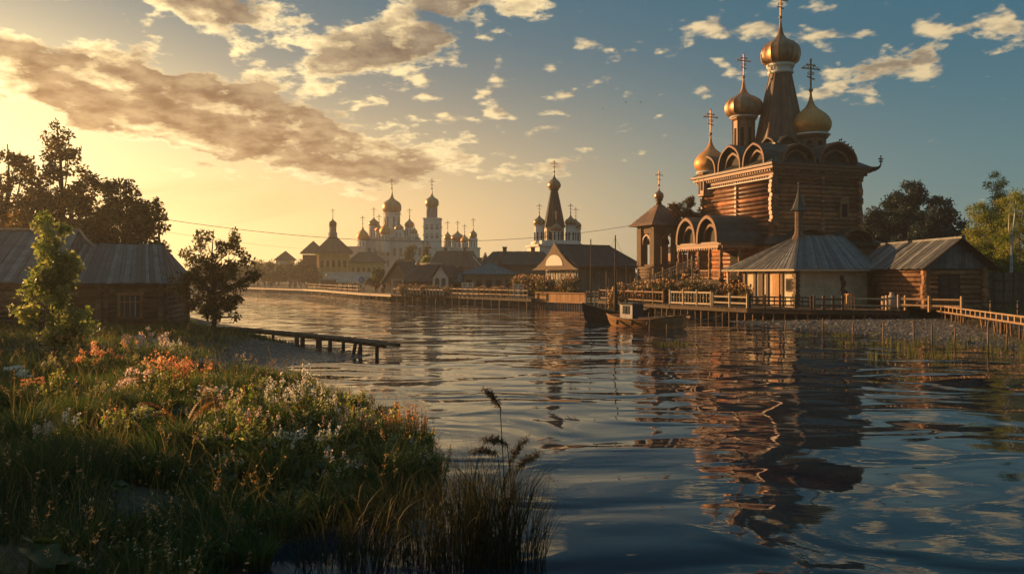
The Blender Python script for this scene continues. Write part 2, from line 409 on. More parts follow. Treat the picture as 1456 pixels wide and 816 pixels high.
def make_world():
    w = bpy.data.worlds.new('World'); SC.world = w; w.use_nodes = True
    nt = w.node_tree; nt.nodes.clear(); Ex.nt = nt
    N, L = nt.nodes, nt.links
    out = N.new('ShaderNodeOutputWorld'); bg = N.new('ShaderNodeBackground'); L.new(bg.outputs[0], out.inputs[0])
    bg.inputs['Strength'].default_value = 0.08
    sky = N.new('ShaderNodeTexSky'); sky.sky_type = 'NISHITA'; sky.sun_disc = False
    sky.sun_elevation = SUN_EL; sky.sun_rotation = SUN_AZ; sky.air_density = 1.2; sky.dust_density = 3.0; sky.ozone_density = 2.0
    tc = N.new('ShaderNodeTexCoord')
    nv = N.new('ShaderNodeVectorMath'); nv.operation = 'NORMALIZE'; L.new(tc.outputs['Generated'], nv.inputs[0])
    sx = N.new('ShaderNodeSeparateXYZ'); L.new(nv.outputs[0], sx.inputs[0])
    dx, dy, dz = Ex(sx.outputs[0]), Ex(sx.outputs[1]), Ex(sx.outputs[2])
    az = Ex.op('ARCTAN2', dx, dy) * 57.2958
    el = Ex.op('ARCSINE', dz.mx(-1.0)) * 57.2958

    def rgb(c):
        n = N.new('ShaderNodeRGB'); n.outputs[0].default_value = (*c, 1); return n.outputs[0]
    def sk(c): return c.k if isinstance(c, Ex) else c
    def mix(f, a, b, mode='MIX'):
        n = N.new('ShaderNodeMix'); n.data_type = 'RGBA'; n.blend_type = mode; n.clamp_factor = True
        if isinstance(f, Ex): L.new(f.k, n.inputs[0])
        else: n.inputs[0].default_value = f
        L.new(a, n.inputs[6]); L.new(b, n.inputs[7]); return n.outputs[2]

    # clear sky: the physical sky, graded to the teal and gold of this evening
    e0 = el.mx(0.0)
    hi = rgb((0.30, 1.08, 1.56)); lo = rgb((0.95, 1.9, 1.95))
    base = mix(e0.sm(0.0, 17.0), lo, hi)
    base = mix(e0.sm(17.0, 30.0), base, rgb((0.10, 0.38, 0.74)))
    base = mix(e0.sm(36.0, 66.0), base, rgb((1.3, 2.5, 3.0)))
    base = mix(0.08, base, sky.outputs[0])
    base = mix((dy * -1.0).sm(-0.1, 0.8) * 0.5, base, rgb((0.9, 1.6, 1.9)))
    dA = Ex.op('ABSOLUTE', az - SUN_AZ * 57.2958)
    q2 = (dA / 64.0) * (dA / 64.0)
    glow = Ex.op('EXPONENT', q2 * q2 * -1.0) * Ex.op('EXPONENT', (e0 / 10.5) * (e0 / 10.5) * -1.0)
    base = mix((glow * 1.1).mn(0.98), base, rgb((11.6, 7.1, 2.7)))
    hot = Ex.op('EXPONENT', ((az + 40.0) / 17.0) * ((az + 40.0) / 17.0) * -1.0 - ((el - 7.0) / 8.0) * ((el - 7.0) / 8.0))
    base = mix(hot * 0.62, base, rgb((16.5, 12.8, 6.4)))

    # clouds on a level layer, seen in true perspective
    den = dz.mx(0.0) + 0.26
    px_, py_ = dx / den, dy / den
    def noise(ox, oy, sc, det, dist=0.0, rough=0.55, z=0.0, stx=1.0):
        c = N.new('ShaderNodeCombineXYZ'); L.new((px_ * stx + ox).k, c.inputs[0]); L.new((py_ + oy).k, c.inputs[1]); c.inputs[2].default_value = z
        n = N.new('ShaderNodeTexNoise'); n.inputs['Scale'].default_value = sc; n.inputs['Detail'].default_value = det
        n.inputs['Roughness'].default_value = rough; n.inputs['Distortion'].default_value = dist
        L.new(c.outputs[0], n.inputs['Vector']); return Ex(n.outputs['Fac'])
    def blob(a, e, ra, re, slope=0.0):
        ec = el - e - (az - a) * slope
        q = ((az - a) / ra) * ((az - a) / ra) + (ec / re) * (ec / re)
        return Ex.op('EXPONENT', q * -1.0)
    SX, SY = -0.06, 0.035
    N1 = noise(0, 0, 3.0, 10, 0.15, 0.6); N1s = noise(SX, SY, 3.0, 10, 0.15, 0.6)
    N2 = noise(3.1, 1.7, 11.0, 5, 0.0, 0.5, 2.0); N2s = noise(3.1 + SX * 0.4, 1.7 + SY * 0.4, 11.0, 5, 0.0, 0.5, 2.0)
    big = blob(-21.0, 10.6, 15.0, 3.6, -0.15) * 1.3 + blob(-9.0, 8.0, 8.0, 1.5, -0.12) * 0.75 + blob(-7.0, 15.8, 8.0, 2.6, 0.12) * 1.0 \
        + blob(-20.0, 17.8, 6.0, 2.6, -0.1) * 1.15 + blob(-31.0, 18.6, 4.5, 1.8) * 1.1 + blob(-2.0, 19.0, 6.0, 1.6) * 0.8
    right = blob(19.5, 19.2, 4.0, 2.4, 0.3) * 0.8 + blob(26.5, 13.2, 8.0, 1.5, 0.16) * 1.0 + blob(6.0, 8.3, 5.0, 0.9, 0.12) * 0.75 + blob(24.0, 7.4, 9.0, 0.35, 0.06) * 0.6
    N3 = noise(1.0, 5.0, 11.0, 8, 0.0, 0.62, 3.0)
    lay = big.mn(1.3) * 0.29 + blob(-31.0, 12.0, 6.0, 2.0, -0.1) * 0.16 + right * 0.27
    d1 = N1 * 0.72 + N3 * 0.47 + lay - 0.025 + (N2 - 0.5) * 0.16
    d1s = N1s * 0.72 + N3 * 0.47 + lay - 0.025
    d1s = d1s + (N2 - 0.5) * 0.16
    D1 = d1.sm(0.745, 0.83)
    pufreg = blob(-13.0, 14.5, 19.0, 6.0) * 0.115 + blob(21.0, 16.0, 18.0, 5.5) * 0.105 + right * 0.09 + blob(-2.0, 9.5, 8.0, 4.0) * 0.05
    d2 = N2 * 0.66 + N1 * 0.14 + N3 * 0.10 + pufreg
    d2s = N2s * 0.66 + N1s * 0.14 + N3 * 0.10 + pufreg
    D2 = d2.sm(0.588, 0.675)
    wisp = noise(7.0, 2.0, 1.8, 7, 1.2, 0.6, 5.0, 0.3) * 0.8 + blob(-22.0, 4.8, 16.0, 2.4, -0.05) * 0.24
    D3 = wisp.sm(0.52, 0.75) * 0.75
    near = Ex.op('EXPONENT', (dA / 50.0) * (dA / 50.0) * -1.0)
    lit = mix(near, rgb((5.8, 4.5, 2.6)), rgb((15.0, 11.2, 5.4)))
    shade_lo = mix(near, rgb((2.6, 2.1, 1.5)), rgb((4.7, 2.1, 0.66)))
    shade = mix(e0.sm(8.0, 17.0), shade_lo, mix(near, rgb((1.5, 1.45, 1.3)), rgb((2.2, 1.3, 0.75))))
    thin = 1.0 - d1.sm(0.765, 0.885)
    rim1 = ((d1 - d1s) * 9.0 + thin * 1.15 - 0.22 + (N3 - 0.5) * 1.3 + (N2 - 0.56).mx(0.0) * 3.0).mx(0.0).mn(1.0)
    rim2 = ((d2 - d2s) * 6.0 + 0.62).mx(0.0).mn(1.0)
    c1 = mix(rim1, mix((N3 * 0.6 + N2 * 0.4).sm(0.36, 0.64), mix(0.5, shade, rgb((1.0, 0.42, 0.16))), mix(0.22, shade, lit)), lit); c2 = mix(rim2, shade, lit)
    fade = el.sm(0.6, 4.0)
    col = mix(D3 * fade, base, mix(0.55, mix(0.35, base, lit), rgb((7.2, 3.7, 1.3))))
    col = mix(D2 * fade * 0.95, col, c2)
    col = mix(D1 * fade * 0.96, col, c1)
    # below the horizon: dull ground tone
    col = mix((el * -1.0).sm(0.0, 4.0), col, rgb((0.5, 0.5, 0.4)))
    L.new(col, bg.inputs['Color'])
    w.cycles.sampling_method = 'MANUAL'; w.cycles.sample_map_resolution = 1024
make_world()

hz = MB(); hz.box((20, 275, 17.5), (1000, 670, 40))


def haze():
    m, nt, N, L = new_mat('evening_haze')
    out = N.new('ShaderNodeOutputMaterial'); v = N.new('ShaderNodeVolumePrincipled')
    v.inputs['Color'].default_value = (0.95, 0.90, 0.80, 1); v.inputs['Density'].default_value = HAZE
    v.inputs['Anisotropy'].default_value = 0.55
    L.new(v.outputs[0], out.inputs['Volume'])
    o = hz.build('haze', m); tag(o, kind='stuff')
    return o
HAZE = 0.00048
haze()

# ------------------------------------------------------------------ ground and water
NEAR = [(1.5, 2), (0.5, 6.5), (-3.9, 9.6), (-3.3, 12.1), (-1.95, 13.1), (-1.1, 14.8), (-1.7, 18.4), (-3.8, 23), (-7.8, 30.9), (-9.5, 35.0), (-8.9, 36.8), (-7.6, 38.1),
        (-7.0, 40.5), (-9.6, 44.4), (-14.0, 49), (-18.5, 55), (-22.6, 65), (-36, 86), (-60, 105), (-100, 120), (-700, 160), (-700, -60), (3, -60)]
FAR = [(-900, 300), (-85, 231), (-47.6, 185), (-27, 145.5), (-19, 133.5), (-9.3, 122.5), (2.8, 104), (9.9, 96), (17, 82.5), (21.5, 73.5),
       (25.3, 71), (33, 70), (36, 67), (41, 58), (60, 50), (400, 40), (900, 40), (900, 1000), (-900, 1000)]
MUD = [(19, 71), (20.4, 62.6), (23.3, 57), (25.0, 49.7), (26.9, 45.7), (27.7, 43.5), (31, 36), (42, 25), (120, 10), (400, 0), (400, 80), (33, 75)]


def sdist(P, poly):
    """signed distance to a polygon, positive inside"""
    P = np.asarray(P, float); n = len(poly)
    d = np.full(len(P), 1e9); ins = np.zeros(len(P), bool)
    for i in range(n):
        a = np.array(poly[i], float); b = np.array(poly[(i + 1) % n], float)
        ab = b - a; t = np.clip(((P - a) @ ab) / (ab @ ab), 0, 1)
        d = np.minimum(d, np.hypot(*(P - a - t[:, None] * ab).T))
        c = ((a[1] > P[:, 1]) != (b[1] > P[:, 1]))
        with np.errstate(divide='ignore', invalid='ignore'):
            xi = (b[0] - a[0]) * (P[:, 1] - a[1]) / (b[1] - a[1] if b[1] != a[1] else 1e-9) + a[0]
        ins ^= c & (P[:, 0] < xi)
    return np.where(ins, d, -d)


def vnoise(x, y, s, seed=0):
    x = np.asarray(x) / s; y = np.asarray(y) / s
    xi, yi = np.floor(x).astype(int), np.floor(y).astype(int); xf, yf = x - xi, y - yi
    def h(i, j):
        n = (i * 374761393 + j * 668265263 + seed * 974634541) & 0xffffffff
        n = ((n ^ (n >> 13)) * 1274126177) & 0xffffffff
        return ((n ^ (n >> 16)) & 0xffff) / 65535.0
    u, v = xf * xf * (3 - 2 * xf), yf * yf * (3 - 2 * yf)
    return (h(xi, yi) * (1 - u) + h(xi + 1, yi) * u) * (1 - v) + (h(xi, yi + 1) * (1 - u) + h(xi + 1, yi + 1) * u) * v


def ss(a, b, x):
    t = np.clip((np.asarray(x, float) - a) / (b - a), 0, 1); return t * t * (3 - 2 * t)


def height(x, y):
    x = np.asarray(x, float); y = np.asarray(y, float)
    P = np.stack([x.ravel(), y.ravel()], 1)
    dn, df, dm = sdist(P, NEAR), sdist(P, FAR), sdist(P, MUD)
    xx, yy = P[:, 0], P[:, 1]
    wob = (vnoise(xx, yy, 2.3, 1) - 0.5) * 0.8 + (vnoise(xx, yy, 0.8, 2) - 0.5) * 0.35
    dn2 = dn + wob * 0.7
    hn = np.where(dn2 > 0, 0.85 * ss(0, 4.5, dn2) + 0.012 * np.clip(dn2, 0, 12), dn2 * 0.35)
    hn = hn + np.where(dn2 > 0.2, (vnoise(xx, yy, 1.4, 3) - 0.5) * 0.14 + (vnoise(xx, yy, 6, 4) - 0.5) * 0.2, 0) * ss(0.2, 3, dn2)
    # the shingle cove under the jetty slopes more gently
    cove = np.exp(-(((xx + 10.0) / 4.5) ** 2 + ((yy - 41) / 8) ** 2))
    hn = np.where(dn2 > 0, hn * (1 - 0.90 * cove), hn)
    hf = np.where(df > 0, 1.05 * ss(0, 1.2, df) + 0.35 * ss(4, 16, df) + 3.6 * ss(55, 110, df) * ss(150, 240, yy) , df * 0.8)
    hm = np.where(dm > 0, 0.05 * dm + (vnoise(xx, yy, 1.7, 5) - 0.5) * 0.06, dm * 0.15)
    hm = np.minimum(hm, 0.9)
    h = np.maximum(np.maximum(hn, hf), hm)
    return np.maximum(h, -2.0).reshape(x.shape)


def hgt(x, y): return float(height(np.array([x]), np.array([y]))[0])


def axis(parts):
    out = []
    for a, b, s in parts: out += list(np.arange(a, b, s))
    return np.array(out)
gx = axis([(-470, -200, 45), (-200, -60, 10), (-60, -24, 1.2), (-24, 6, 0.33), (6, 45, 1.0), (45, 120, 5), (120, 511, 43)])
gy = axis([(-60, 0, 8), (0, 5, 1), (5, 46, 0.36), (46, 110, 1.0), (110, 260, 4), (260, 601, 34)])
XX, YY = np.meshgrid(gx, gy)
HH = height(XX, YY)
nx_, ny_ = len(gx), len(gy)
idx = np.arange(nx_ * ny_).reshape(ny_, nx_)
q = np.stack([idx[:-1, :-1].ravel(), idx[:-1, 1:].ravel(), idx[1:, 1:].ravel(), idx[1:, :-1].ravel()], 1)


def ground_mat():
    m, nt, N, L = new_mat('soil_and_shingle')
    out = N.new('ShaderNodeOutputMaterial'); bs = N.new('ShaderNodeBsdfPrincipled'); L.new(bs.outputs[0], out.inputs[0])
    g = N.new('ShaderNodeNewGeometry')
    vo = N.new('ShaderNodeTexVoronoi'); vo.inputs['Scale'].default_value = 4.5; L.new(g.outputs['Position'], vo.inputs['Vector'])
    no = N.new('ShaderNodeTexNoise'); no.inputs['Scale'].default_value = 0.7; no.inputs['Detail'].default_value = 8; L.new(g.outputs['Position'], no.inputs['Vector'])
    cr = N.new('ShaderNodeValToRGB'); cr.color_ramp.elements[0].color = (0.035, 0.03, 0.025, 1); cr.color_ramp.elements[1].color = (0.13, 0.105, 0.08, 1)
    L.new(vo.outputs['Color'], cr.inputs[0])
    c2 = N.new('ShaderNodeValToRGB'); c2.color_ramp.elements[0].position = 0.35; c2.color_ramp.elements[1].position = 0.7
    c2.color_ramp.elements[0].color = (0.03, 0.034, 0.014, 1); c2.color_ramp.elements[1].color = (0.075, 0.06, 0.035, 1)
    L.new(no.outputs['Fac'], c2.inputs[0])
    sx = N.new('ShaderNodeSeparateXYZ'); L.new(g.outputs['Position'], sx.inputs[0])
    ad = N.new('ShaderNodeMath'); ad.operation = 'MULTIPLY_ADD'; ad.inputs[1].default_value = 0.5; L.new(no.outputs['Fac'], ad.inputs[0]); L.new(sx.outputs[2], ad.inputs[2])
    mr = N.new('ShaderNodeMapRange'); mr.inputs[1].default_value = 0.55; mr.inputs[2].default_value = 0.95; L.new(ad.outputs[0], mr.inputs[0])
    mx = N.new('ShaderNodeMix'); mx.data_type = 'RGBA'; L.new(mr.outputs[0], mx.inputs[0]); L.new(cr.outputs[0], mx.inputs[6]); L.new(c2.outputs[0], mx.inputs[7])
    wet = N.new('ShaderNodeMapRange'); wet.inputs[1].default_value = 0.02; wet.inputs[2].default_value = 0.22; wet.inputs[3].default_value = 0.35; wet.inputs[4].default_value = 1.0
    L.new(sx.outputs[2], wet.inputs[0])
    mw = N.new('ShaderNodeMix'); mw.data_type = 'RGBA'; mw.blend_type = 'MULTIPLY'; mw.inputs[0].default_value = 1; L.new(mx.outputs[2], mw.inputs[6]); L.new(wet.outputs[0], mw.inputs[7])
    L.new(mw.outputs[2], bs.inputs['Base Color']); bs.inputs['Roughness'].default_value = 0.85
    wr = N.new('ShaderNodeMapRange'); wr.inputs[1].default_value = 0.02; wr.inputs[2].default_value = 0.25; wr.inputs[3].default_value = 0.3; wr.inputs[4].default_value = 0.9
    L.new(sx.outputs[2], wr.inputs[0]); L.new(wr.outputs[0], bs.inputs['Roughness'])
    bp = N.new('ShaderNodeBump'); bp.inputs['Strength'].default_value = 0.9; bp.inputs['Distance'].default_value = 0.05
    L.new(vo.outputs['Distance'], bp.inputs['Height']); L.new(bp.outputs[0], bs.inputs['Normal'])
    return m
o = fast_mesh('ground', np.stack([XX.ravel(), YY.ravel(), HH.ravel()], 1), q, ground_mat(), smooth=True); tag(o, kind='structure')


def water_mat():
    m, nt, N, L = new_mat('lake_water'); Ex.nt = nt
    out = N.new('ShaderNodeOutputMaterial'); bs = N.new('ShaderNodeBsdfPrincipled'); L.new(bs.outputs[0], out.inputs[0])
    bs.inputs['Base Color'].default_value = (0.004, 0.018, 0.034, 1); bs.inputs['Roughness'].default_value = 0.02
    bs.inputs['IOR'].default_value = 1.33; bs.inputs['Specular IOR Level'].default_value = 0.55
    g = N.new('ShaderNodeNewGeometry')
    def noise(scale, st, det, dist, rough=0.5, w=0.0):
        mp = N.new('ShaderNodeMapping'); mp.inputs['Scale'].default_value = st; mp.inputs['Rotation'].default_value = (0, 0, w)
        L.new(g.outputs['Position'], mp.inputs[0])
        n = N.new('ShaderNodeTexNoise'); n.inputs['Scale'].default_value = scale; n.inputs['Detail'].default_value = det
        n.inputs['Distortion'].default_value = dist; n.inputs['Roughness'].default_value = rough
        L.new(mp.outputs[0], n.inputs['Vector']); return Ex(n.outputs['Fac'])
    swell = noise(0.34, (0.6, 1.0, 1), 1.5, 1.4, 0.4, 0.25)
    chop = noise(2.2, (0.55, 1.0, 1), 2.0, 0.4, 0.5, -0.15)
    long_ = noise(0.2, (0.7, 1.0, 1), 1.0, 0.6, 0.4, 0.5)
    patch = noise(0.07, (0.6, 1.6, 1), 3.0, 0.5, 0.5, 0.2).sm(0.42, 0.60)
    fine = noise(5.5, (0.5, 1.0, 1), 3.0, 0.2, 0.55, 0.1)
    hgt_ = fine * patch * 0.0016 + swell * 0.125 + chop * (patch * 0.0045 + 0.0008) + long_ * 0.17
    bp = N.new('ShaderNodeBump'); bp.inputs['Strength'].default_value = 1.0; bp.inputs['Distance'].default_value = 1.0
    L.new(hgt_.k, bp.inputs['Height']); L.new(bp.outputs[0], bs.inputs['Normal'])
    return m
wv = np.array([(-470, -55, 0), (500, -55, 0), (500, 330, 0), (-470, 330, 0)], float)
o = fast_mesh('water', wv, np.array([[0, 1, 2, 3]]), water_mat()); tag(o, kind='structure')

# shingle lying on the mud bank and on the cove by the jetty
def shingle(name, n, x0, x1, y0, y1, poly, dlim, s0, s1):
    P = np.stack([rng.uniform(x0, x1, n), rng.uniform(y0, y1, n)], 1)
    d = sdist(P, poly); P = P[(d > -.3) & (d < dlim)]
    z = height(P[:, 0], P[:, 1]); k = len(P)
    s = s0 + (s1 - s0) * rng.random(k) ** 3; a = rng.uniform(0, 6.28, k)
    base = np.array([(1, 0, 0), (.2, .8, 0), (-.8, .5, 0), (-.7, -.6, 0), (.4, -.8, 0), (.15, .1, .62)])
    V = np.empty((k, 6, 3)); ca_, sa_ = np.cos(a)[:, None], np.sin(a)[:, None]
    bx = base[None, :, 0] * rng.uniform(.8, 1.5, (k, 1)); by = base[None, :, 1] * rng.uniform(.7, 1.1, (k, 1))
    V[:, :, 0] = P[:, :1] + (bx * ca_ - by * sa_) * s[:, None]; V[:, :, 1] = P[:, 1:] + (bx * sa_ + by * ca_) * s[:, None]
    V[:, :, 2] = z[:, None] - .01 + base[None, :, 2] * s[:, None] * rng.uniform(.7, 1.3, (k, 1))
    F = (np.arange(k)[:, None, None] * 6 + np.array([(i, (i + 1) % 5, 5) for i in range(5)])[None]).reshape(-1, 3)
    o = fast_mesh(name, V.reshape(-1, 3), F, M['stone'], None, np.repeat(rng.random(k), 5)); tag(o, kind='stuff')
M['stone'] = mat('shingle_stone', (0.20, 0.165, 0.13), (0.10, 0.085, 0.07), 0.75, 2.0, (1, 1, 1), 0.2, 0.6)
shingle('gravel', 26000, 18, 40, 40, 72, MUD, 16, .03, .13)
shingle('gravel', 420, 18, 36, 43, 70, MUD, 14, .1, .34)
shingle('gravel', 16000, -18, -7, 29, 52, NEAR, 5.5, .02, .09)
shingle('gravel', 5000, -9.5, -4.2, 10.5, 19, NEAR, 5.0, .008, .04)
# ------------------------------------------------------------------ shape helpers shared by the buildings
def onion(r, h, z0=0.0, neck=0.62, n=1.0):
    """profile of an onion dome: widest radius r, total height h with the drawn-out tip"""
    k = [(neck, 0), (0.80, .035), (0.93, .09), (0.99, .16), (1.0, .22), (0.97, .29), (0.88, .37), (0.74, .44), (0.57, .50), (0.41, .555),
         (0.28, .61), (0.19, .67), (0.125, .74), (0.08, .82), (0.05, .91), (0.035, 1.0)]
    return [(r * a, z0 + h * b) for a, b in k]


def squat(r, h, z0=0.0):
    """rounder bulb with a thin spike"""
    k = [(0.66, 0), (0.84, .03), (0.95, .08), (1.0, .17), (1.0, .25), (0.96, .33), (0.86, .40), (0.68, .46), (0.46, .51), (0.29, .56),
         (0.19, .62), (0.13, .70), (0.08, .80), (0.05, .90), (0.035, 1.0)]
    return [(r * a, z0 + h * b) for a, b in k]


def cross_mb(c, h, rz, s=1.0, fancy=True):
    m = MB(); x, y, z = c
    ux, uy = math.cos(rz), math.sin(rz)
    def at(a, b): return (x + ux * a, y + uy * a, z + b)
    t = 0.042 * h * s
    m.ball(at(0, 0), t * 1.7, 8)
    m.beam(at(0, 0), at(0, h), t, t)
    m.beam(at(-.33 * h, .70 * h), at(.33 * h, .70 * h), t * .9, t * .9)
    m.beam(at(-.14 * h, .82 * h), at(.14 * h, .82 * h), t * .8, t * .8)
    m.beam(at(-.15 * h, .44 * h), at(.15 * h, .36 * h), t * .8, t * .8)
    if fancy:
        for a, b in ((-.33, .70), (.33, .70), (0, 1.0), (-.14, .82), (.14, .82)):
            m.ball(at(a * h, b * h), t * 0.85, 6)
        for sx in (-1, 1):
            for k in range(3):
                m.ball(at(sx * (.10 + .08 * k) * h, (.76 + .03 * (k % 2)) * h), t * 0.55, 6)
                m.beam(at(sx * .03 * h, (.6 - .05 * k) * h), at(sx * .13 * h, (.57 - .03 * k) * h), t * .4, t * .4)
    return m


def arch_pts(w, h, n=20, keel=0.05):
    """points of a keeled arch of width w, height h, from left foot to right foot"""
    pts = []
    for i in range(n + 1):
        t = math.pi * (1 - i / n)
        x = math.cos(t); y = math.sin(t) ** 0.8
        y = y * (1 - keel) + keel * max(0, 1 - abs(x) * 2.4) ** 1.3
        pts.append((x * w / 2, y * h))
    return pts


def barrel(o, u, back, w, h, L, th=0.16, keel=0.06, flare=0.0):
    """barrel gable: returns (roof mesh, face mesh). u = along the facade, back = away from the viewer of the gable"""
    o, u, back = Vector(o), Vector(u), Vector(back); up = Vector((0, 0, 1))
    rm, fm = MB(), MB()
    P = arch_pts(w, h, 20, keel)
    Q = arch_pts(w - 2 * th, h - th, 20, keel)
    if flare:
        P[0] = (P[0][0] - flare, P[0][1]); P[-1] = (P[-1][0] + flare, P[-1][1])
    out = [o + u * a + up * b for a, b in P]; inn = [o + u * a + up * b for a, b in Q]
    outb = [p + back * L for p in out]; innb = [p + back * L for p in inn]
    for i in range(len(out) - 1):                                  # metal sheets, one tone each
        rm.add([out[i], out[i + 1], outb[i + 1], outb[i]], [(0, 1, 2, 3)], None, False)
    rm.strip(inn, innb, 0.5); rm.strip(outb, innb, 0.4)
    fm.strip(out, inn, 0.7)                                        # moulded front rim, standing proud of the roof
    r2 = [o + u * a * 0.97 + up * (b * 0.97) - back * 0.09 for a, b in P]; i2 = [o + u * a + up * b - back * 0.09 for a, b in arch_pts(w - 3.2 * th, h - 1.7 * th, 20, keel)]
    fm.strip(r2, i2, 0.85); fm.strip(out, r2, 0.6); fm.strip(i2, inn, 0.5)
    for k, s in ((0.74, 0.42),):                      # second and third ring, stepped back
        a = [o + u * p[0] * k + up * p[1] * k + back * s for p in Q]; b = [o + u * p[0] * (k - .1) + up * p[1] * (k - .1) + back * s for p in Q]
        fm.strip(a, b, 0.9); fm.strip([p + back * 0.25 for p in a], a, 0.6); fm.strip(b, [p + back * 0.25 for p in b], 0.4)
    ty = [o + u * a + up * b + back * 0.5 for a, b in Q]
    fm.add([p + back * .35 for p in ty], [tuple(range(len(ty)))], 0.1, mi=1)  # back panel coloured dark to stand for the shade inside an open arch
    return rm, fm


def log_box(m, a0, a1, b0, b1, z0, z1, pitch, over=0.35, ends=True, sides='LRFB'):
    """four walls of round logs, crossing at the corners; log ends stand out"""
    r0_ = pitch * 0.53
    n = int((z1 - z0) / pitch)
    for i in range(n):
        z = z0 + pitch * (i + 0.5)
        zz = z + pitch * 0.5
        jit = lambda: rnd.uniform(-0.08, 0.12)
        r = r0_ * rnd.uniform(.93, 1.1)
        if 'F' in sides: m.tube((a0 - over - jit(), b0, z), (a1 + over + jit(), b0, z), r, r, 10)
        if 'B' in sides: m.tube((a0 - over, b1, z), (a1 + over, b1, z), r, r, 6)
        if zz < z1:
            if 'L' in sides: m.tube((a0, b0 - over - jit(), zz), (a0, b1 + over, zz), r, r, 10)
            if 'R' in sides: m.tube((a1, b0 - over - jit(), zz), (a1, b1 + over, zz), r, r, 8)


def frame_ring(m, a0, a1, b0, b1, z, h, e, t=0.35):
    """rectangular cornice band lying outside the wall, built of four butted boxes"""
    m.box(((a0 + a1) / 2, b0 - e / 2 - 0.0, z + h / 2), (a1 - a0 + 2 * e, e, h))
    m.box(((a0 + a1) / 2, b1 + e / 2, z + h / 2), (a1 - a0 + 2 * e, e, h))
    m.box((a0 - e / 2, (b0 + b1) / 2, z + h / 2), (e, b1 - b0 - 0.004, h))
    m.box((a1 + e / 2, (b0 + b1) / 2, z + h / 2), (e, b1 - b0 - 0.004, h))


def column_mb(c, h, r, n=12):
    """turned and carved post"""
    m = MB()
    prof = [(1.5, 0), (1.5, .04), (1.1, .05), (0.85, .08), (1.25, .14), (0.8, .20), (1.0, .24), (0.72, .28), (1.15, .36), (1.25, .42), (1.05, .48), (0.72, .53),
            (1.0, .57), (0.75, .61), (1.2, .69), (1.15, .75), (0.75, .80), (1.05, .85), (0.8, .88), (1.3, .92), (1.5, .94), (1.5, 1.0)]
    m.lathe([(r * a, h * b) for a, b in prof], n, c, None, True, rib=n // 2, ribd=0.1)
    return m


# ------------------------------------------------------------------ the great log church
K = 90 / 85.0
CA, CB = 11.2, 13.0
ca, sa = math.cos(R(20)), math.sin(R(20))
church = empty('church', (27.7 * K, 85 * K, 4 - 2.5 * K), R(20), 'towering log church with copper onion domes and a tent spire above the quay', 'church')


def cb(m, name, mt, parent=None): return m.build(name, mt, parent or church, K)

m = MB(); log_box(m, 0, CA, 0, CB, 5.6, 13.2, 0.475, 0.45)
for k in range(15):                                                # inner wall ends showing half way along the side
    m.tube((-0.45, 6.2, 5.8 + 0.5 * k), (0.3, 6.2, 5.8 + 0.5 * k), 0.2, 0.2, 8)
m.box((CA / 2, CB / 2, 7.0), (CA - .1, CB - .1, 12.6), tone=0.05)
for k in range(15): m.tube((6.1, -0.45, 6.05 + .5 * k), (6.1, 0.3, 6.05 + .5 * k), 0.19, 0.19, 8)
cb(m, 'log_wall', M['log'])
for a, w_ in ((3.1, .7), (9.0, .7)):
    m = MB(); m.box((a, -.3, 9.6), (w_ + .5, .2, 1.9)); m.prism([(-.75, 0), (.75, 0), (.35, .45), (0, .7), (-.35, .45)], (a, -.42, 10.55), (1, 0, 0), (0, 0, 1), (0, .2, 0)); w = cb(m, 'upper_window_frame', M['carved'])
    m = MB(); m.box((a, -.38, 9.6), (w_, .12, 1.4)); cb(m, 'upper_window_pane', M['dark_gap'], w)
m = MB(); log_box(m, -1.0, 13.0, -1.3, 13.6, 0.2, 5.7, 0.475, 0.42)
m.box((6, 6.1, 2.9), (13.8, 14.7, 5.6), tone=0.05)
cb(m, 'lower_log_wall', M['log'])
m = MB()                                                           # cornice in stepped courses with dentils
for z, h, e in ((12.85, .28, .22), (13.13, .30, .42), (13.43, .34, .68), (13.77, .34, .95), (14.11, .26, 1.2)):
    frame_ring(m, 0, CA, 0, CB, z, h - 0.012, e)
for k in range(34):
    m.box((-.4 + k * .362, -0.78, 13.6), (.17, .16, .22)); m.box((-0.78, -.4 + k * .415, 13.6), (.16, .17, .22))
    m.box((-.4 + k * .362, -0.3, 12.98), (.14, .14, .22)); m.box((-0.3, -.4 + k * .415, 12.98), (.14, .14, .22))
co = cb(m, 'cornice', M['carved'])
m = MB(); m.box((-0.52, 6.0, 12.78), (0.3, 12.6, 0.12)); cb(m, 'pale_batten', M['white_trim'], co)
# upturned corner horn with an iron finial
m = MB()
m.path([(CA + .9, -.9, 14.15), (CA + 1.3, -1.2, 14.2), (CA + 1.6, -1.4, 14.35), (CA + 1.75, -1.5, 14.6)], [.34, .26, .16, .08], 6)
for (dx, dz) in ((0, .2), (.15, .45), (-.15, .45), (0, .7), (.22, .72), (-.22, .72), (0, 1.0)):
    m.ball((CA + 1.75 + dx, -1.5, 14.55 + dz), .1, 6)
m.beam((CA + 1.75, -1.5, 14.55), (CA + 1.75, -1.5, 15.55), .07, .07)
cb(m, 'corner_horn', M['iron'])
m = MB()
e, s = 1.0, 3.2                                                     # hipped roof between the gables
z0, z1 = 14.36, 17.0
A = [(-e, -e, z0), (CA + e, -e, z0), (CA + e, CB + e, z0), (-e, CB + e, z0)]
B = [(s, s, z1), (CA - s, s, z1), (CA - s, CB - s, z1), (s, CB - s, z1)]
for i in range(4):
    j = (i + 1) % 4; m.planks(A[i], A[j], B[i], B[j], 16, 0.05)
m.box((6, 6.5, 15.6), (9.2, 9.8, 2.6), tone=0.2)
cb(m, 'roof', M['copper'])
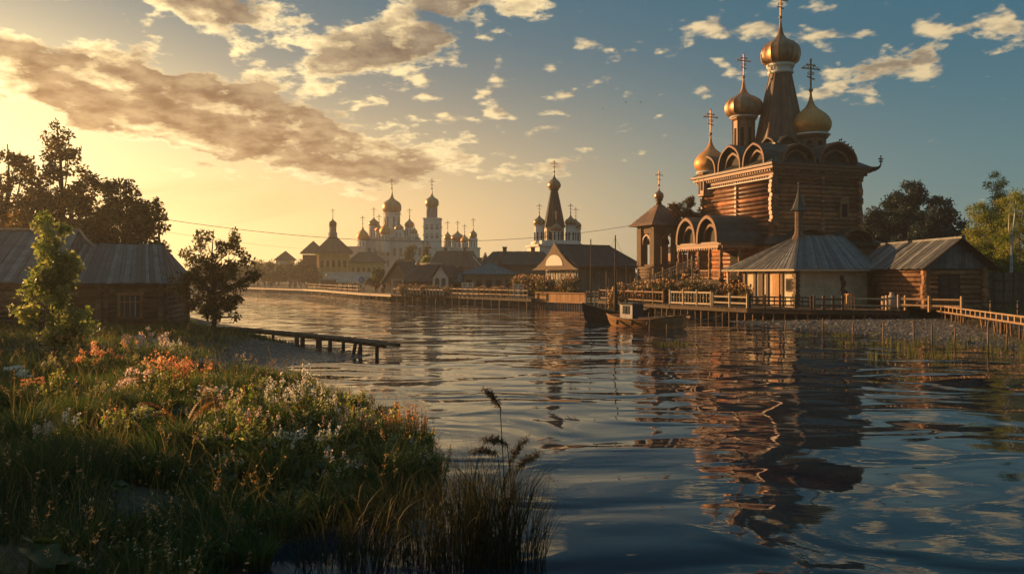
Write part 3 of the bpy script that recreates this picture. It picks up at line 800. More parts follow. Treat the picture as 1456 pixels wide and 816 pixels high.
# gables: three along the lit side, two over the front
for b, w, h in ((2.2, 3.9, 2.5), (6.6, 4.4, 2.9), (11.0, 3.7, 2.3)):
    rm, fm = barrel((-0.95, b, 14.4), (0, -1, 0), (1, 0, 0), w, h, 4.6 if w < 4.5 else 5.2)
    g = cb(rm, 'gable_roof', M['copper']); cb(fm, 'gable_face', [M['rim'], M['dark_wood']], g)
for a, w, h in ((2.5, 4.3, 2.2), (7.7, 5.3, 2.6)):
    rm, fm = barrel((a, -0.95, 14.4), (1, 0, 0), (0, 1, 0), w, h, 5.0)
    g = cb(rm, 'gable_roof', M['copper']); cb(fm, 'gable_face', [M['rim'], M['dark_wood']], g)
for a, b, ux, bk in ((2.7, 4.6, (0, -1, 0), (1, 0, 0)), (2.7, 8.4, (0, -1, 0), (1, 0, 0)), (4.2, 2.9, (1, 0, 0), (0, 1, 0)), (7.4, 2.9, (1, 0, 0), (0, 1, 0))):
    rm, fm = barrel((a, b, 16.0), ux, bk, 3.2, 2.1, 2.6, 0.13)
    g = cb(rm, 'gable_roof', M['copper']); cb(fm, 'gable_face', [M['log_dark'], M['dark_wood']], g)
# iron cresting behind the front gable
m = MB()
m.beam((9.6, 1.0, 17.0), (11.5, 1.0, 16.0), .06, .06)
for k in range(9):
    t = k / 8; m.beam((9.6 + 1.9 * t, 1.0, 17.0 - t), (9.6 + 1.9 * t, 1.0, 17.5 - t + .2 * (k % 2)), .05, .05); m.ball((9.6 + 1.9 * t, 1, 17.55 - t + .2 * (k % 2)), .1, 6)
cb(m, 'roof_cresting', M['iron'])
# central tent
tc_ = (6.0, 6.5)
m = MB()
for i in range(8):
    a0, a1 = R(22.5 + 45 * i), R(22.5 + 45 * (i + 1))
    r0, r1, zb, zt = 2.95, 1.2, 17.5, 25.8
    m.planks((tc_[0] + r0 * math.cos(a0), tc_[1] + r0 * math.sin(a0), zb), (tc_[0] + r0 * math.cos(a1), tc_[1] + r0 * math.sin(a1), zb),
             (tc_[0] + r1 * math.cos(a0), tc_[1] + r1 * math.sin(a0), zt), (tc_[0] + r1 * math.cos(a1), tc_[1] + r1 * math.sin(a1), zt), 5, 0.06, 0.01)
    m.beam((tc_[0] + (r0 + .05) * math.cos(a0), tc_[1] + (r0 + .05) * math.sin(a0), zb), (tc_[0] + (r1 + .04) * math.cos(a0), tc_[1] + (r1 + .04) * math.sin(a0), zt), .16, .12, 0.7)
m.lathe([(2.9, 17.45), (1.15, 25.85)], 8, (tc_[0], tc_[1], 0), 0.1, False, rot=R(22.5))
tent = cb(m, 'tent_spire', M['tent'])
m = MB(); m.lathe([(3.0, 15.5), (3.0, 17.2), (3.5, 17.35), (3.45, 17.5), (2.9, 17.65)], 8, (tc_[0], tc_[1], 0), None, False, rot=R(22.5))
for i in range(8):
    an = R(45 * i); m.box((tc_[0] + 2.82 * math.cos(an), tc_[1] + 2.82 * math.sin(an), 16.9), (.12, 1.1, .9), an, 0.1)
cb(m, 'octagon_base', M['log_dark'], tent)
m = MB(); m.lathe([(1.2, 25.75), (1.45, 25.85), (1.45, 26.05), (1.3, 26.1), (1.3, 26.55), (1.55, 26.6), (1.6, 26.85), (1.35, 27.0)], 24, (tc_[0], tc_[1], 0))
for k in range(20):
    an = 2 * math.pi * k / 20; m.box((tc_[0] + 1.33 * math.cos(an), tc_[1] + 1.33 * math.sin(an), 26.32), (.1, .12, .36), an)
cb(m, 'white_neck_band', M['white_trim'], tent)


def dome(c, r, h, mt, prof, parent, z0, rib=0):
    m = MB(); m.lathe(prof(r, h), 48 if rib else 32, (0, 0, 0), 0.5, True, rib=rib, ribd=0.10)
    o = m.build('onion_dome', mt, parent, K); o.location = (c[0] * K, c[1] * K, z0 * K)
    m = cross_mb((0, 0, 0), 0.1, 0)
    return o
dome(tc_, 2.25, 5.5, M['bronze'], squat, tent, 26.9, 16)
cb(cross_mb((tc_[0], tc_[1], 32.4), 2.9, 0), 'cross', M['cross'], tent)


def drum(a, b, r, zb, zt, rd, hd, prof, mt, hc, rib=0, n=8, windows=True):
    m = MB()
    m.lathe([(r * 1.12, zb), (r * 1.12, zb + .25), (r, zb + .3), (r, zt - .35), (r * 1.1, zt - .3), (r * 1.22, zt - .12), (r * 1.22, zt)], n, (a, b, 0), None, False, rot=R(22.5))
    for k in range(n):
        an = R(22.5) + 2 * math.pi * k / n
        m.tube((a + r * math.cos(an), b + r * math.sin(an), zb + .2), (a + r * math.cos(an), b + r * math.sin(an), zt - .3), .09, .09, 6)
    d = cb(m, 'drum', M['carved'])
    m = MB()
    for k in range(n):
        an = 2 * math.pi * (k + 1) / n + R(22.5) - math.pi / n
        q = r * math.cos(math.pi / n)
        m.box((a + q * math.cos(an), b + q * math.sin(an), (zb + zt) / 2), (.06, r * .32, (zt - zb) * .5), an)
    cb(m, 'drum_window', M['dark_gap'], d)
    m = MB(); m.lathe([(r * 1.24, zt + .003), (r * 1.3, zt + .08), (r * 1.24, zt + .2), (r * .9, zt + .28)], 24, (a, b, 0)); cb(m, 'pale_collar', M['white_trim'], d)
    dome((a, b), rd, hd, mt, prof, d, zt + .2, rib)
    cb(cross_mb((a, b, zt + .2 + hd - .05), hc, 0), 'cross', M['cross'], d)
    return d
drum(0.35, 12.2, 1.35, 12.0, 14.75, 1.95, 4.6, onion, M['gold'], 2.9)
drum(2.6, 8.8, 1.25, 16.0, 20.9, 2.2, 4.7, squat, M['bronze'], 2.7, 16)
drum(8.2, 4.0, 1.65, 15.6, 18.35, 2.25, 5.1, onion, M['gold'], 3.5)
# skirt roof round the lower storey and its small barrel roofs
m = MB()
A = [(-1.9, -2.2, 5.75), (13.9, -2.2, 5.75), (13.9, 14.5, 5.75), (-1.9, 14.5, 5.75)]
B = [(-.1, -.1, 6.8), (11.3, -.1, 6.8), (11.3, 13.1, 6.8), (-.1, 13.1, 6.8)]
for i in range(4):
    j = (i + 1) % 4; m.planks(A[i], A[j], B[i], B[j], 26, 0.05)
cb(m, 'skirt_roof', M['copper'])
for a in (3.2, 9.4):
    rm, fm = barrel((a, -2.0, 6.0), (1, 0, 0), (0, 1, 0), 4.2, 1.6, 2.0, 0.14, 0.05, 0.7)
    g = cb(rm, 'small_barrel_roof', M['copper']); cb(fm, 'barrel_face', [M['rim'], M['dark_wood']], g)
m = MB(); m.path([(13.2, -1.6, 5.9), (14.2, -2.4, 5.95), (14.9, -2.9, 6.25)], [.26, .2, .07], 6); cb(m, 'eave_horn', M['dark_wood'])
# windows of the lower storey
for a in (2.2, 6.0, 9.8):
    m = MB(); m.box((a, -1.54, 3.6), (1.3, .16, 2.0)); w = cb(m, 'window_frame', M['carved']); m = MB(); m.box((a, -1.60, 3.6), (.9, .16, 1.6)); cb(m, 'window_pane', M['dark_gap'], w)
# porch on the lit side
m = MB(); m.box((-3.6, 5, 1.0), (5.2, 8.6, 1.9)); m.box((-3.6, 5, 2.02), (5.5, 8.9, .14)); porch = cb(m, 'porch', M['dark_wood'])
for b in (3.0, 7.1):
    rm, fm = barrel((-6.3, b, 6.0), (0, -1, 0), (1, 0, 0), 4.05, 3.0, 5.4, 0.24, 0.03, 0.0)
    cb(rm, 'porch_barrel_roof', M['copper'], porch); cb(fm, 'porch_gable_face', [M['rim'], M['dark_wood']], porch)
m = MB()
for b in (0.9, 9.2): m.box((-3.6, b, 5.85), (5.0, .3, .3))
m.box((-6.0, 5.0, 5.9), (.3, 8.2, .34)); m.box((-6.2, 5.0, 5.55), (.12, 8.0, .3)); m.box((-3.6, .66, 5.55), (4.8, .1, .3))
for k in range(18): m.box((-6.28, 1.2 + .45 * k, 5.35), (.06, .2, .22)); 
cb(m, 'porch_beam', M['carved'], porch)
for a, b in ((-5.9, 1.0), (-5.9, 3.0), (-5.9, 5.05), (-5.9, 7.1), (-5.9, 9.1), (-3.6, 1.0), (-1.5, 1.0)):
    cb(column_mb((a, b, 2.1), 3.62, .2), 'carved_column', M['carved'], porch)
m = MB()
for k in range(9): m.box((-2.1, 1.02 - .28 * k, 1.9 - .22 * k), (2.0, .3, .1)); 
for a in (-3.15, -1.05):
    m.beam((a, 1.0, 1.9), (a, -1.6, 0.0), .1, .3); m.beam((a, 1.0, 3.0), (a, -1.6, 1.05), .12, .12)
    for k in range(6): m.beam((a, .9 - .48 * k, 1.9 - .37 * k), (a, .9 - .48 * k, 2.93 - .37 * k), .09, .09)
cb(m, 'porch_stair', M['fence_wood'], porch)
m = MB()
for b0, b1 in ((1.0, 3.0), (3.0, 5.05), (5.05, 7.1), (7.1, 9.1)):
    m.beam((-5.9, b0 + .2, 3.05), (-5.9, b1 - .2, 3.05), .1, .1); m.beam((-5.9, b0 + .2, 2.3), (-5.9, b1 - .2, 2.3), .1, .1)
    for k in range(7): m.tube((-5.9, b0 + .3 + k * .24, 2.3), (-5.9, b0 + .3 + k * .24, 3.05), .05, .05, 6)
m.beam((-5.7, 1, 3.05), (-3.2, 1, 3.05), .1, .1); m.beam((-5.7, 1, 2.3), (-3.2, 1, 2.3), .1, .1)
for k in range(10): m.tube((-5.6 + .24 * k, 1, 2.3), (-5.6 + .24 * k, 1, 3.05), .05, .05, 6)
cb(m, 'porch_railing', M['fence_wood'], porch)
m = MB(); m.box((-1.3, 4.9, 3.6), (.25, 1.7, 3.0)); cb(m, 'porch_door', M['dark_gap'], porch)

# ------------------------------------------------------------------ plaster house with hipped roof, beside the church
ph = empty('plaster_house', (X(1132, 73), 73, 1.15), R(20), 'cream plaster house with a hipped grey board roof and a slender little spire', 'house')
m = MB()
m.box((4.2, 3.75, 1.72), (8.4, 7.5, 3.5)); cb_ = m.build('plaster_wall', M['plaster'], ph)
for a, b, w_ in ((0, 0, .34), (0, 7.5, .34), (8.3, 0, .34), (-.03, 5.9, .2), (-.03, 4.0, .2), (-.03, 1.9, .2)):
    m = MB(); m.box((a, b, 1.72), (w_, .34, 3.46))
    if w_ == .34 and a == b:
        for k in range(8): m.box((-.06, -.06, .2 + .44 * k), (.5, .5, .3))
    m.build('corner_post' if w_ > .3 else 'wall_post', M['log_dark'], ph)
m = MB()
for k in range(4): m.box((-.08, 2.35 + .24 * k, 1.6), (.1, .22, 2.9))
m.build('plank_door', M['panel_wood'], ph)
m = MB()
for k in range(3): m.box((-.08, 4.75 + .24 * k, 1.6), (.1, .22, 2.9))
m.build('plank_shutter', M['log_dark'], ph)
m = MB(); m.box((-.06, .9, 2.0), (.12, .8, 1.2)); w = m.build('window_frame', M['log_dark'], ph)
m = MB(); m.box((-.09, .9, 2.0), (.12, .56, .95)); m.build('window_pane', M['dark_gap'], w)
m = MB()                                                            # dark stain-shaped plaster losses on the front
for (a, z, r) in ((5.2, 2.6, .28), (5.35, 2.1, .35), (5.25, 1.6, .25), (5.5, 1.1, .42)):
    m.lathe([(r, 0), (r * .9, .012)], 9, (0, 0, 0))
    b = len(m.v) - 18
    for i in range(b, len(m.v)):
        x, y, z_ = m.v[i]; m.v[i] = (a + x * (.8 + .3 * ((i * 37) % 10) / 10), -.004 - z_, z + y * 1.2)
m.build('bare_patch', M['log_dark'], ph)
m = MB()
ov = 0.9
e0, e1, e2, e3 = (-ov, -ov, 3.42), (9.0, -ov, 3.42), (9.0, 10.2, 3.42), (-ov, 10.2, 3.42)
r0, r1 = (3.6, 4.0, 6.75), (9.0, 4.0, 6.75)
m.planks(e0, e1, r0, r1, 34, .05); m.planks(e3, e0, r0, r0, 34, .05); m.planks(e2, e3, r1, r0, 26, .05)
m.beam(r0, r1, .22, .14, .3); m.beam(e0, r0, .2, .14, .3); m.beam(e3, r0, .2, .14, .3)
ro = m.build('hipped_roof', M['roof_board'], ph)
m = MB()
m.box((4.0, 4.6, 3.37), (9.8, 11.0, .09), tone=.2)
m.beam((-ov, -ov, 3.36), (9, -ov, 3.36), .12, .16); m.beam((-ov, -ov, 3.36), (-ov, 10.2, 3.36), .12, .16)
m.build('eave_board', M['pale_wood'], ro)
m = MB(); m.box((-.4, 9.8, 1.7), (.24, .24, 3.3)); m.build('porch_post', M['fence_wood'], ph)
m = MB(); m.box((3.0, 9.8, 1.7), (.24, .24, 3.3)); m.build('porch_post', M['fence_wood'], ph)
m = MB()
m.lathe([(.75, 6.3), (.42, 6.9), (.36, 7.2), (.36, 9.2), (.42, 9.25)], 8, (3.6, 4.0, 0), None, False)
sp = m.build('spire_shaft', M['log_dark'], ph)
m = MB(); m.lathe([(.85, 9.15), (.62, 9.4), (.42, 9.9), (.22, 10.5), (.1, 11.1), (.05, 11.8)], 8, (3.6, 4.0, 0), None, False); m.ball((3.6, 4.0, 11.8), .12)
m.build('spire_cap', M['copper'], sp)

# ------------------------------------------------------------------ log house on the right
lh = empty('log_house', (34.0, 66, 1.25), 0, 'log house on the quay with a ridged grey board roof and plank gable', 'house')
W, D, HW, HR = 4.7, 13.0, 3.45, 5.75
m = MB(); log_box(m, 0, W, 0, D, 0, HW, .40, .32); m.box((W / 2, D / 2, HW / 2), (W - .1, D - .1, HW - .02), tone=.05); m.build('log_wall', M['log_house'], lh)
m = MB()
ovx, ovy = .75, .95
m.planks((-ovx, -ovy, HW - .15), (-ovx, D, HW - .15), (W / 2, -ovy, HR), (W / 2, D, HR), 34, .05)
m.planks((W + ovx, -ovy, HW - .15), (W + ovx, D, HW - .15), (W / 2, -ovy, HR), (W / 2, D, HR), 34, .05)
m.beam((W / 2, -ovy - .25, HR + .1), (W / 2, D, HR + .1), .24, .16, .8)
rf = m.build('board_roof', M['roof_board'], lh)
m = MB()
m.beam((-ovx - .05, -ovy - .05, HW - .2), (W / 2, -ovy - .05, HR + .03), .06, .26, up=(0, -1, 0)); m.beam((W + ovx + .05, -ovy - .05, HW - .2), (W / 2, -ovy - .05, HR + .03), .06, .26, up=(0, -1, 0))
m.beam((W + ovx, -ovy - .2, HW - .15), (W + ovx, D, HW - .15), .14, .14)
m.build('barge_board', M['dark_wood'], rf)
m = MB()
n = 17
for k in range(n):
    x = -.3 + (W + .6) * (k + .5) / n; z = HW + (HR - HW) * (1 - abs(x - W / 2) / (W / 2 + .45)) - .12
    if z > HW: m.box((x, -.12 + .02 * (k % 2), (HW + z) / 2 - .06), ((W + .6) / n - .012, .05, z - HW + .12))
m.build('gable_boards', M['roof_board'], lh)
m = MB(); m.box((1.75, -.24, 1.75), (1.7, .14, 2.1)); w = m.build('shutter_frame', M['dark_wood'], lh)
m = MB()
for k in range(10): m.box((1.35, -.31, .9 + .19 * k), (.6, .05, .12)); m.box((2.15, -.31, .9 + .19 * k), (.6, .05, .12))
m.build('shutter', M['log_dark'], w)
m = MB(); m.box((-.24, 8.6, 1.3), (.14, 1.1, 2.1)); w = m.build('door_frame', M['log_dark'], lh); m = MB(); m.box((-.29, 8.6, 1.25), (.12, .85, 1.9)); m.build('door', M['dark_wood'], w)

# ------------------------------------------------------------------ long stairway rising to the porch
stw = empty('stairway', (X(884, 92), 92, 1.4), 0, 'long rising wooden stairway with baluster rails leading up to the church porch', 'stairway')
A0, A1 = Vector((0, 0, .2)), Vector((X(984, 87.5) - X(884, 92), -4.5, 3.3))
d_ = (A1 - A0); nrm_ = Vector((-d_.y, d_.x, 0)).normalized()
m = MB()
for k in range(26):
    p = A0.lerp(A1, (k + .5) / 26); m.beam(p - nrm_ * .1, p + nrm_ * 2.2, .36, .09)
m.beam(A0 - Vector((0, 0, .25)), A1 - Vector((0, 0, .25)), .12, .4); m.beam(A0 - Vector((0, 0, .25)) + nrm_ * 2.1, A1 - Vector((0, 0, .25)) + nrm_ * 2.1, .12, .4); m.build('step', M['deck'], stw)
for off in (0, 2.1):
    m = MB(); m.beam(A0 + nrm_ * off + Vector((0, 0, 1.05)), A1 + nrm_ * off + Vector((0, 0, 1.05)), .12, .12); m.beam(A0 + nrm_ * off + Vector((0, 0, .25)), A1 + nrm_ * off + Vector((0, 0, .25)), .08, .08)
    for k in range(30):
        p = A0.lerp(A1, (k + .5) / 30) + nrm_ * off; m.lathe([(.05, .25), (.03, .4), (.07, .55), (.07, .7), (.03, .85), (.05, 1.05)], 6, tuple(p))
    m.build('railing', M['fence_wood'], stw)
    for k in range(6):
        p = A0.lerp(A1, k / 5) + nrm_ * off; m = MB(); m.box((p.x, p.y, (p.z + 1.3) / 2 - .4), (.16, .16, p.z + 2.1)); m.ball((p.x, p.y, p.z + 1.36), .12, 8); m.build('newel_post', M['fence_wood'], stw)
# ------------------------------------------------------------------ quays, piers, railings, fences
def railing(name, pts, z, hgt_, step, label, cat, mt, rails=(0.45, 0.95), group=None, bal=0, w=.11, legs=0.0, lattice=False):
    """posts with rails along a polyline; posts and rails are parts"""
    r0 = Vector((*pts[0], z))
    root = empty(name, r0, 0, label, cat, group)
    P = [Vector((*p, z)) - r0 for p in pts]
    mp, mr, mbal = MB(), MB(), MB()
    for i in range(len(P) - 1):
        a, b = P[i], P[i + 1]; L_ = (b - a).length; n = max(1, round(L_ / step))
        for k in range(n + (1 if i == len(P) - 2 else 0)):
            p = a.lerp(b, k / n); hh = hgt_ * rnd.uniform(.97, 1.05)
            m = MB(); m.box((p.x, p.y, (hh - legs) / 2), (w * 1.3, w * 1.3, hh + legs), rnd.uniform(-.1, .1)); m.build('post', mt, root)
        d = (b - a).normalized()
        for h in rails:
            mr.beam(a + Vector((0, 0, h + rnd.uniform(-.02, .02))), b + Vector((0, 0, h + rnd.uniform(-.02, .02))), w * .6, w * 1.1)
        if bal:
            nb = int(L_ / bal)
            for k in range(nb):
                p = a.lerp(b, (k + .5) / nb)
                mbal = MB()
                mbal.box((p.x, p.y, (rails[0] + rails[-1]) / 2), (w * .6, w * .6, rails[-1] - rails[0]))
                if lattice and k % 2: mbal.ball((p.x, p.y, (rails[0] + rails[-1]) / 2), w * .9, 6)
                mbal.build('baluster', mt, root)
    if rails: mr.build('rail', mt, root)
    return root


def quay(name, pts, width, z, label, mt_deck, pile_step=2.0, skirt=0.5, back=None):
    """deck on piles along a polyline; pts run along the water edge"""
    root = empty(name, (pts[0][0], pts[0][1], 0), 0, label, 'quay')
    o = Vector((pts[0][0], pts[0][1], 0))
    md, mf = MB(), MB()
    for i in range(len(pts) - 1):
        a, b = Vector((*pts[i], 0)) - o, Vector((*pts[i + 1], 0)) - o
        d = (b - a).normalized(); nr = Vector((-d.y, d.x, 0))
        L_ = (b - a).length; n = max(1, int(L_ / .6))
        for k in range(n):
            p0, p1 = a.lerp(b, k / n + .004), a.lerp(b, (k + 1) / n - .004)
            zz = z + rnd.uniform(-.012, .012)
            q = [p0, p1, p1 + nr * width, p0 + nr * width]
            md.add([v + Vector((0, 0, zz - .1)) for v in q] + [v + Vector((0, 0, zz)) for v in q],
                   [(3, 2, 1, 0), (4, 5, 6, 7), (0, 1, 5, 4), (1, 2, 6, 5), (2, 3, 7, 6), (3, 0, 4, 7)])
        mf.beam(a + nr * .12 + Vector((0, 0, z - .25)), b + nr * .12 + Vector((0, 0, z - .25)), .16, .28)
        mf.beam(a + nr * (width - .4) + Vector((0, 0, z - .45)), b + nr * (width - .4) + Vector((0, 0, z - .45)), .1, .9, .1)
        n = max(1, round(L_ / pile_step))
        for k in range(n):
            p = a.lerp(b, (k + .5) / n) + nr * rnd.uniform(.15, .4)
            m = MB(); r = rnd.uniform(.07, .12); m.tube((p.x + rnd.uniform(-.1, .1), p.y, -1.2), (p.x, p.y, z - .1), r, r * .9, 7); m.build('pile', M['pile'], root)
    md.build('deck', mt_deck, root); mf.build('edge_beam', mt_deck, root)
    return root

quay('timber_quay', [(15.6, 79.5), (20.6, 70.5), (25.2, 67.5), (32.6, 66.0)], 3.6, 1.15, 'timber quay on piles in front of the church and log house', M['deck'], .95)
quay('timber_quay', [(10.0, 95.3), (15.6, 79.8)], 3.5, 1.12, 'timber quay on piles right behind the moored boats', M['deck'], 1.3)
quay('timber_quay', [(-19.5, 131), (-9.6, 120), (2.4, 101.8)], 3.5, 1.1, 'long low timber quay below the shrubs and teal roofs', M['deck'], 2.2)
quay('promenade', [(-85, 229), (-47.6, 183), (-38, 166)], 3.5, 1.0, 'distant curving promenade with a sunlit kerb along the far shore', M['pale_wood'], 4.0)
quay('promenade', [(-38, 166), (-27, 143), (-19.8, 131.2)], 3.5, 0.95, 'stepped promenade landing below the round blue sign', M['pale_wood'], 3.0)

ZD = 1.16
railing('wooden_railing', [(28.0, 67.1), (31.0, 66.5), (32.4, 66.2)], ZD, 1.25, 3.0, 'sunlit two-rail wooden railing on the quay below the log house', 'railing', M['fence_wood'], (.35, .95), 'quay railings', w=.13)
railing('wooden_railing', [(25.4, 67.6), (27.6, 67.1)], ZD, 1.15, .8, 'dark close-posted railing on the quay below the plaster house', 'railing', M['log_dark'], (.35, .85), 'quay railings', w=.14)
railing('wooden_railing', [(20.9, 70.6), (25.2, 67.75)], ZD, 1.2, 1.3, 'worn railing with patched boards left of the plaster house', 'railing', M['deck'], (.3, .65, 1.0), 'quay railings', w=.12, bal=.45)
railing('wooden_railing', [(18.6, 74.4), (20.7, 70.7)], ZD, 1.25, 1.9, 'pale two-rail railing at the foot of the porch stair', 'railing', M['pale_wood'], (.4, .95), 'quay railings', w=.13)
railing('wooden_railing', [(15.7, 79.9), (18.5, 74.6)], ZD, 1.45, 2.2, 'pale railing with many balusters right behind the cabin boat', 'railing', M['pale_wood'], (.2, 1.25), 'quay railings', bal=.42, w=.12, lattice=True)
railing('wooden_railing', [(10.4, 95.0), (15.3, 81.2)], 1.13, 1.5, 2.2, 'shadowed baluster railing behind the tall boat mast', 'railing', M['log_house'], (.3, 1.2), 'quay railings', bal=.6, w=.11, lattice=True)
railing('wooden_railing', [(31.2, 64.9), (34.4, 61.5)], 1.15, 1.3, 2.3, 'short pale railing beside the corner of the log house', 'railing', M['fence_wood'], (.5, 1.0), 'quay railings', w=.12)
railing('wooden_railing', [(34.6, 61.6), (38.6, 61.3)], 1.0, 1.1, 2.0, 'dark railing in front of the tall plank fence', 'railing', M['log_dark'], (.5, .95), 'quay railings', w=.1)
railing('wooden_railing', [(-19, 131), (-9.6, 120.3), (-1, 107)], 1.1, 1.3, 3.0, 'low dark railing along the far quay below the teal roofs', 'railing', M['log_house'], (.3, 1.0), 'quay railings', bal=1.0, w=.12)
railing('wooden_railing', [(-46, 181), (-38, 166.4), (-27.4, 143.6)], 1.0, 1.2, 4.0, 'distant pale railing beside the stepped landing', 'railing', M['log_house'], (.5, 1.1), 'quay railings', w=.09)

# orange boarded landing on thin piles
of = empty('boarded_landing', (X(761, 103), 103, 0), 0, 'bright orange boarded landing standing on many thin piles', 'landing')
p0 = Vector((0, 0, 0)); p1 = Vector((X(833, 96) - X(761, 103), -7, 0))
m = MB()
for k in range(34):
    a, b = p0.lerp(p1, k / 34 + .002), p0.lerp(p1, (k + 1) / 34 - .002)
    m.beam(a + Vector((0, rnd.uniform(-.01, .01), 1.3)), b + Vector((0, rnd.uniform(-.01, .01), 1.3)), .06, 1.1)
m.build('board_face', M['panel_wood'], of)
m = MB(); m.beam(p0 + Vector((0, -.1, 1.88)), p1 + Vector((0, -.1, 1.88)), .3, .1); m.beam(p0 + Vector((0, -.06, .72)), p1 + Vector((0, -.06, .72)), .2, .1); m.build('rail', M['panel_wood'], of)
for k in range(22):
    p = p0.lerp(p1, (k + .5) / 22); m = MB(); m.tube((p.x, p.y + .2, -1), (p.x, p.y + .2, .75), .06, .06, 6); m.build('pile', M['pile'], of)
m = MB()
for z in (.9, 1.3, 1.7, 2.1): m.beam(p1 + Vector((.1, 0, z)), p1 + Vector((1.4, -1.0, z)), .08, .1)
for k in range(4): q_ = p1 + Vector((.1 + .43 * k, -.33 * k, 0)); m.beam(q_ + Vector((0, 0, -.8)), q_ + Vector((0, 0, 2.3)), .1, .1)
m.build('side_gate', M['pale_wood'], of)

# boardwalk on the right with a low rail
bw = empty('boardwalk', (34.2, 64.6, 0), 0, 'boardwalk on many thin piles running along the shingle bank', 'boardwalk')
o0 = Vector((34.2, 64.6, 0)); A0, A1 = Vector((0, 0, 0)), Vector((29.4 - 34.2, 44.5 - 64.6, 0))
d = (A1 - A0).normalized(); nr = Vector((-d.y, d.x, 0))
m = MB()
n = 60
for k in range(n):
    a, b = A0.lerp(A1, k / n + .002), A0.lerp(A1, (k + 1) / n - .002)
    q_ = [a, b, b + nr * 2.2, a + nr * 2.2]; zz = 1.12 + rnd.uniform(-.01, .01)
    m.add([v + Vector((0, 0, zz - .07)) for v in q_] + [v + Vector((0, 0, zz)) for v in q_], [(3, 2, 1, 0), (4, 5, 6, 7), (0, 1, 5, 4), (1, 2, 6, 5), (2, 3, 7, 6), (3, 0, 4, 7)])
m.build('deck', M['deck'], bw)
m = MB()
for z, w in ((1.60, .16), (1.18, .13)): m.beam(A0 + Vector((0, 0, z)) - nr * .05, A1 + Vector((0, 0, z)) - nr * .05, w, .09)
m.build('rail', M['fence_wood'], bw)
for k in range(21):
    p = A0.lerp(A1, k / 20); m = MB(); m.box((p.x, p.y, 1.36), (.09, .09, .42)); m.build('post', M['fence_wood'], bw)
for k in range(30):
    p = A0.lerp(A1, (k + rnd.uniform(.2, .8)) / 30) + nr * rnd.choice((.1, .1, .9)); m = MB(); r = rnd.choice((.05, .06, .11)); ln = rnd.uniform(-.25, .25) if r < .07 else 0
    m.tube((p.x + ln, p.y, -.5), (p.x, p.y, 1.05), r, r, 6); m.build('pile', M['pile'], bw)
# loose mooring stakes in the water
for i, (px, Y, h, lean) in enumerate([(922, 57.5, .9, .1), (948, 58, .5, 0), (1115, 60, .7, .15), (1170, 57, 1.0, 0), (1212, 54, .8, .05), (1256, 50, 1.1, 0), (1300, 49, 1.3, -.05), (1325, 47, 1.2, 0), (1356, 46, 1.0, .1), (1405, 43, 1.5, 0), (1430, 44, .9, .1), (965, 62, 1.2, 0)]):
    m = MB(); x = X(px, Y); z = hgt(x, Y); m.tube((0, 0, min(-.6, z - .5)), (lean, 0, h), .05, .045, 7)
    o = m.build('mooring_stake', M['pile'], None, 1, (x, Y, 0)); tag(o, 'thin weathered stake standing in the shallow water by the right shore', 'stake', 'stakes in the shallows')

# plank fence behind the log house
pf = empty('plank_fence', (38.9, 66.5, 1.0), 0, 'tall dark plank fence right of the log house', 'fence')
m = MB()
for k in range(60): m.box((k * .2, .1 * math.sin(k * .2) + .02 * (k % 2), 1.6 + rnd.uniform(-.06, .06)), (.185, .04, 3.3))
m.build('plank', M['log_dark'], pf)
m = MB(); m.beam((0, .1, .7), (12, .1, .7), .08, .12); m.beam((0, .1, 2.6), (12, .1, 2.6), .08, .12); m.build('rail', M['dark_wood'], pf)
for k in range(5): m = MB(); m.box((k * 2.9, .16, 1.65), (.16, .12, 3.4)); m.build('post', M['dark_wood'], pf)

# things left on the quay deck
st = empty('stool', (29.0, 69.0, ZD), .3, 'small orange wooden stool on the quay before the plaster house', 'stool')
m = MB(); m.box((0, 0, 1.25), (.7, .5, .08)); m.build('seat', M['panel_wood'], st)
for a in (-.28, .28):
    for b in (-.2, .2): m = MB(); m.beam((a * 1.15, b * 1.15, 0), (a, b, 1.22), .07, .07); m.build('leg', M['panel_wood'], st)
m = MB(); m.beam((-.3, 0, .5), (.3, 0, .5), .05, .06); m.build('stretcher', M['panel_wood'], st)
m = MB(); m.lathe([(.34, 0), (.46, .25), (.48, .6), (.4, .95), (.2, 1.2), (.12, 1.3), (.2, 1.42)], 14, (0, 0, 0)); m.beam((-.14, 0, 1.28), (.14, 0, 1.28), .26, .05)
o = m.build('sack', M['cloth_pale'], None, 1, (X(1268, 68.5), 68.5, ZD)); tag(o, 'plump pale tied sack standing on the quay by the log wall', 'sack')
bt = empty('barrel', (X(1258, 68), 68, ZD), 0, 'slim wooden barrel on the quay left of the pale sack', 'barrel')
m = MB(); m.lathe([(.24, 0), (.30, .3), (.31, .55), (.3, .8), (.24, 1.1)], 14, (0, 0, 0)); m.build('staves', M['fence_wood'], bt)
m = MB()
for z, r in ((.18, .285), (.85, .30)): m.lathe([(r, z), (r + .012, z + .01), (r + .012, z + .06), (r, z + .07)], 14, (0, 0, 0))
m.build('hoop', M['iron'], bt)
m = MB(); m.lathe([(.16, 0), (.2, .1), (.19, .5), (.1, .62), (.1, .78), (.13, .82)], 12, (0, 0, 0))
o = m.build('milk_can', M['pale_wood'], None, 1, (X(1172, 68), 68, ZD)); tag(o, 'pale narrow-necked can on the quay by the dark railing', 'can')

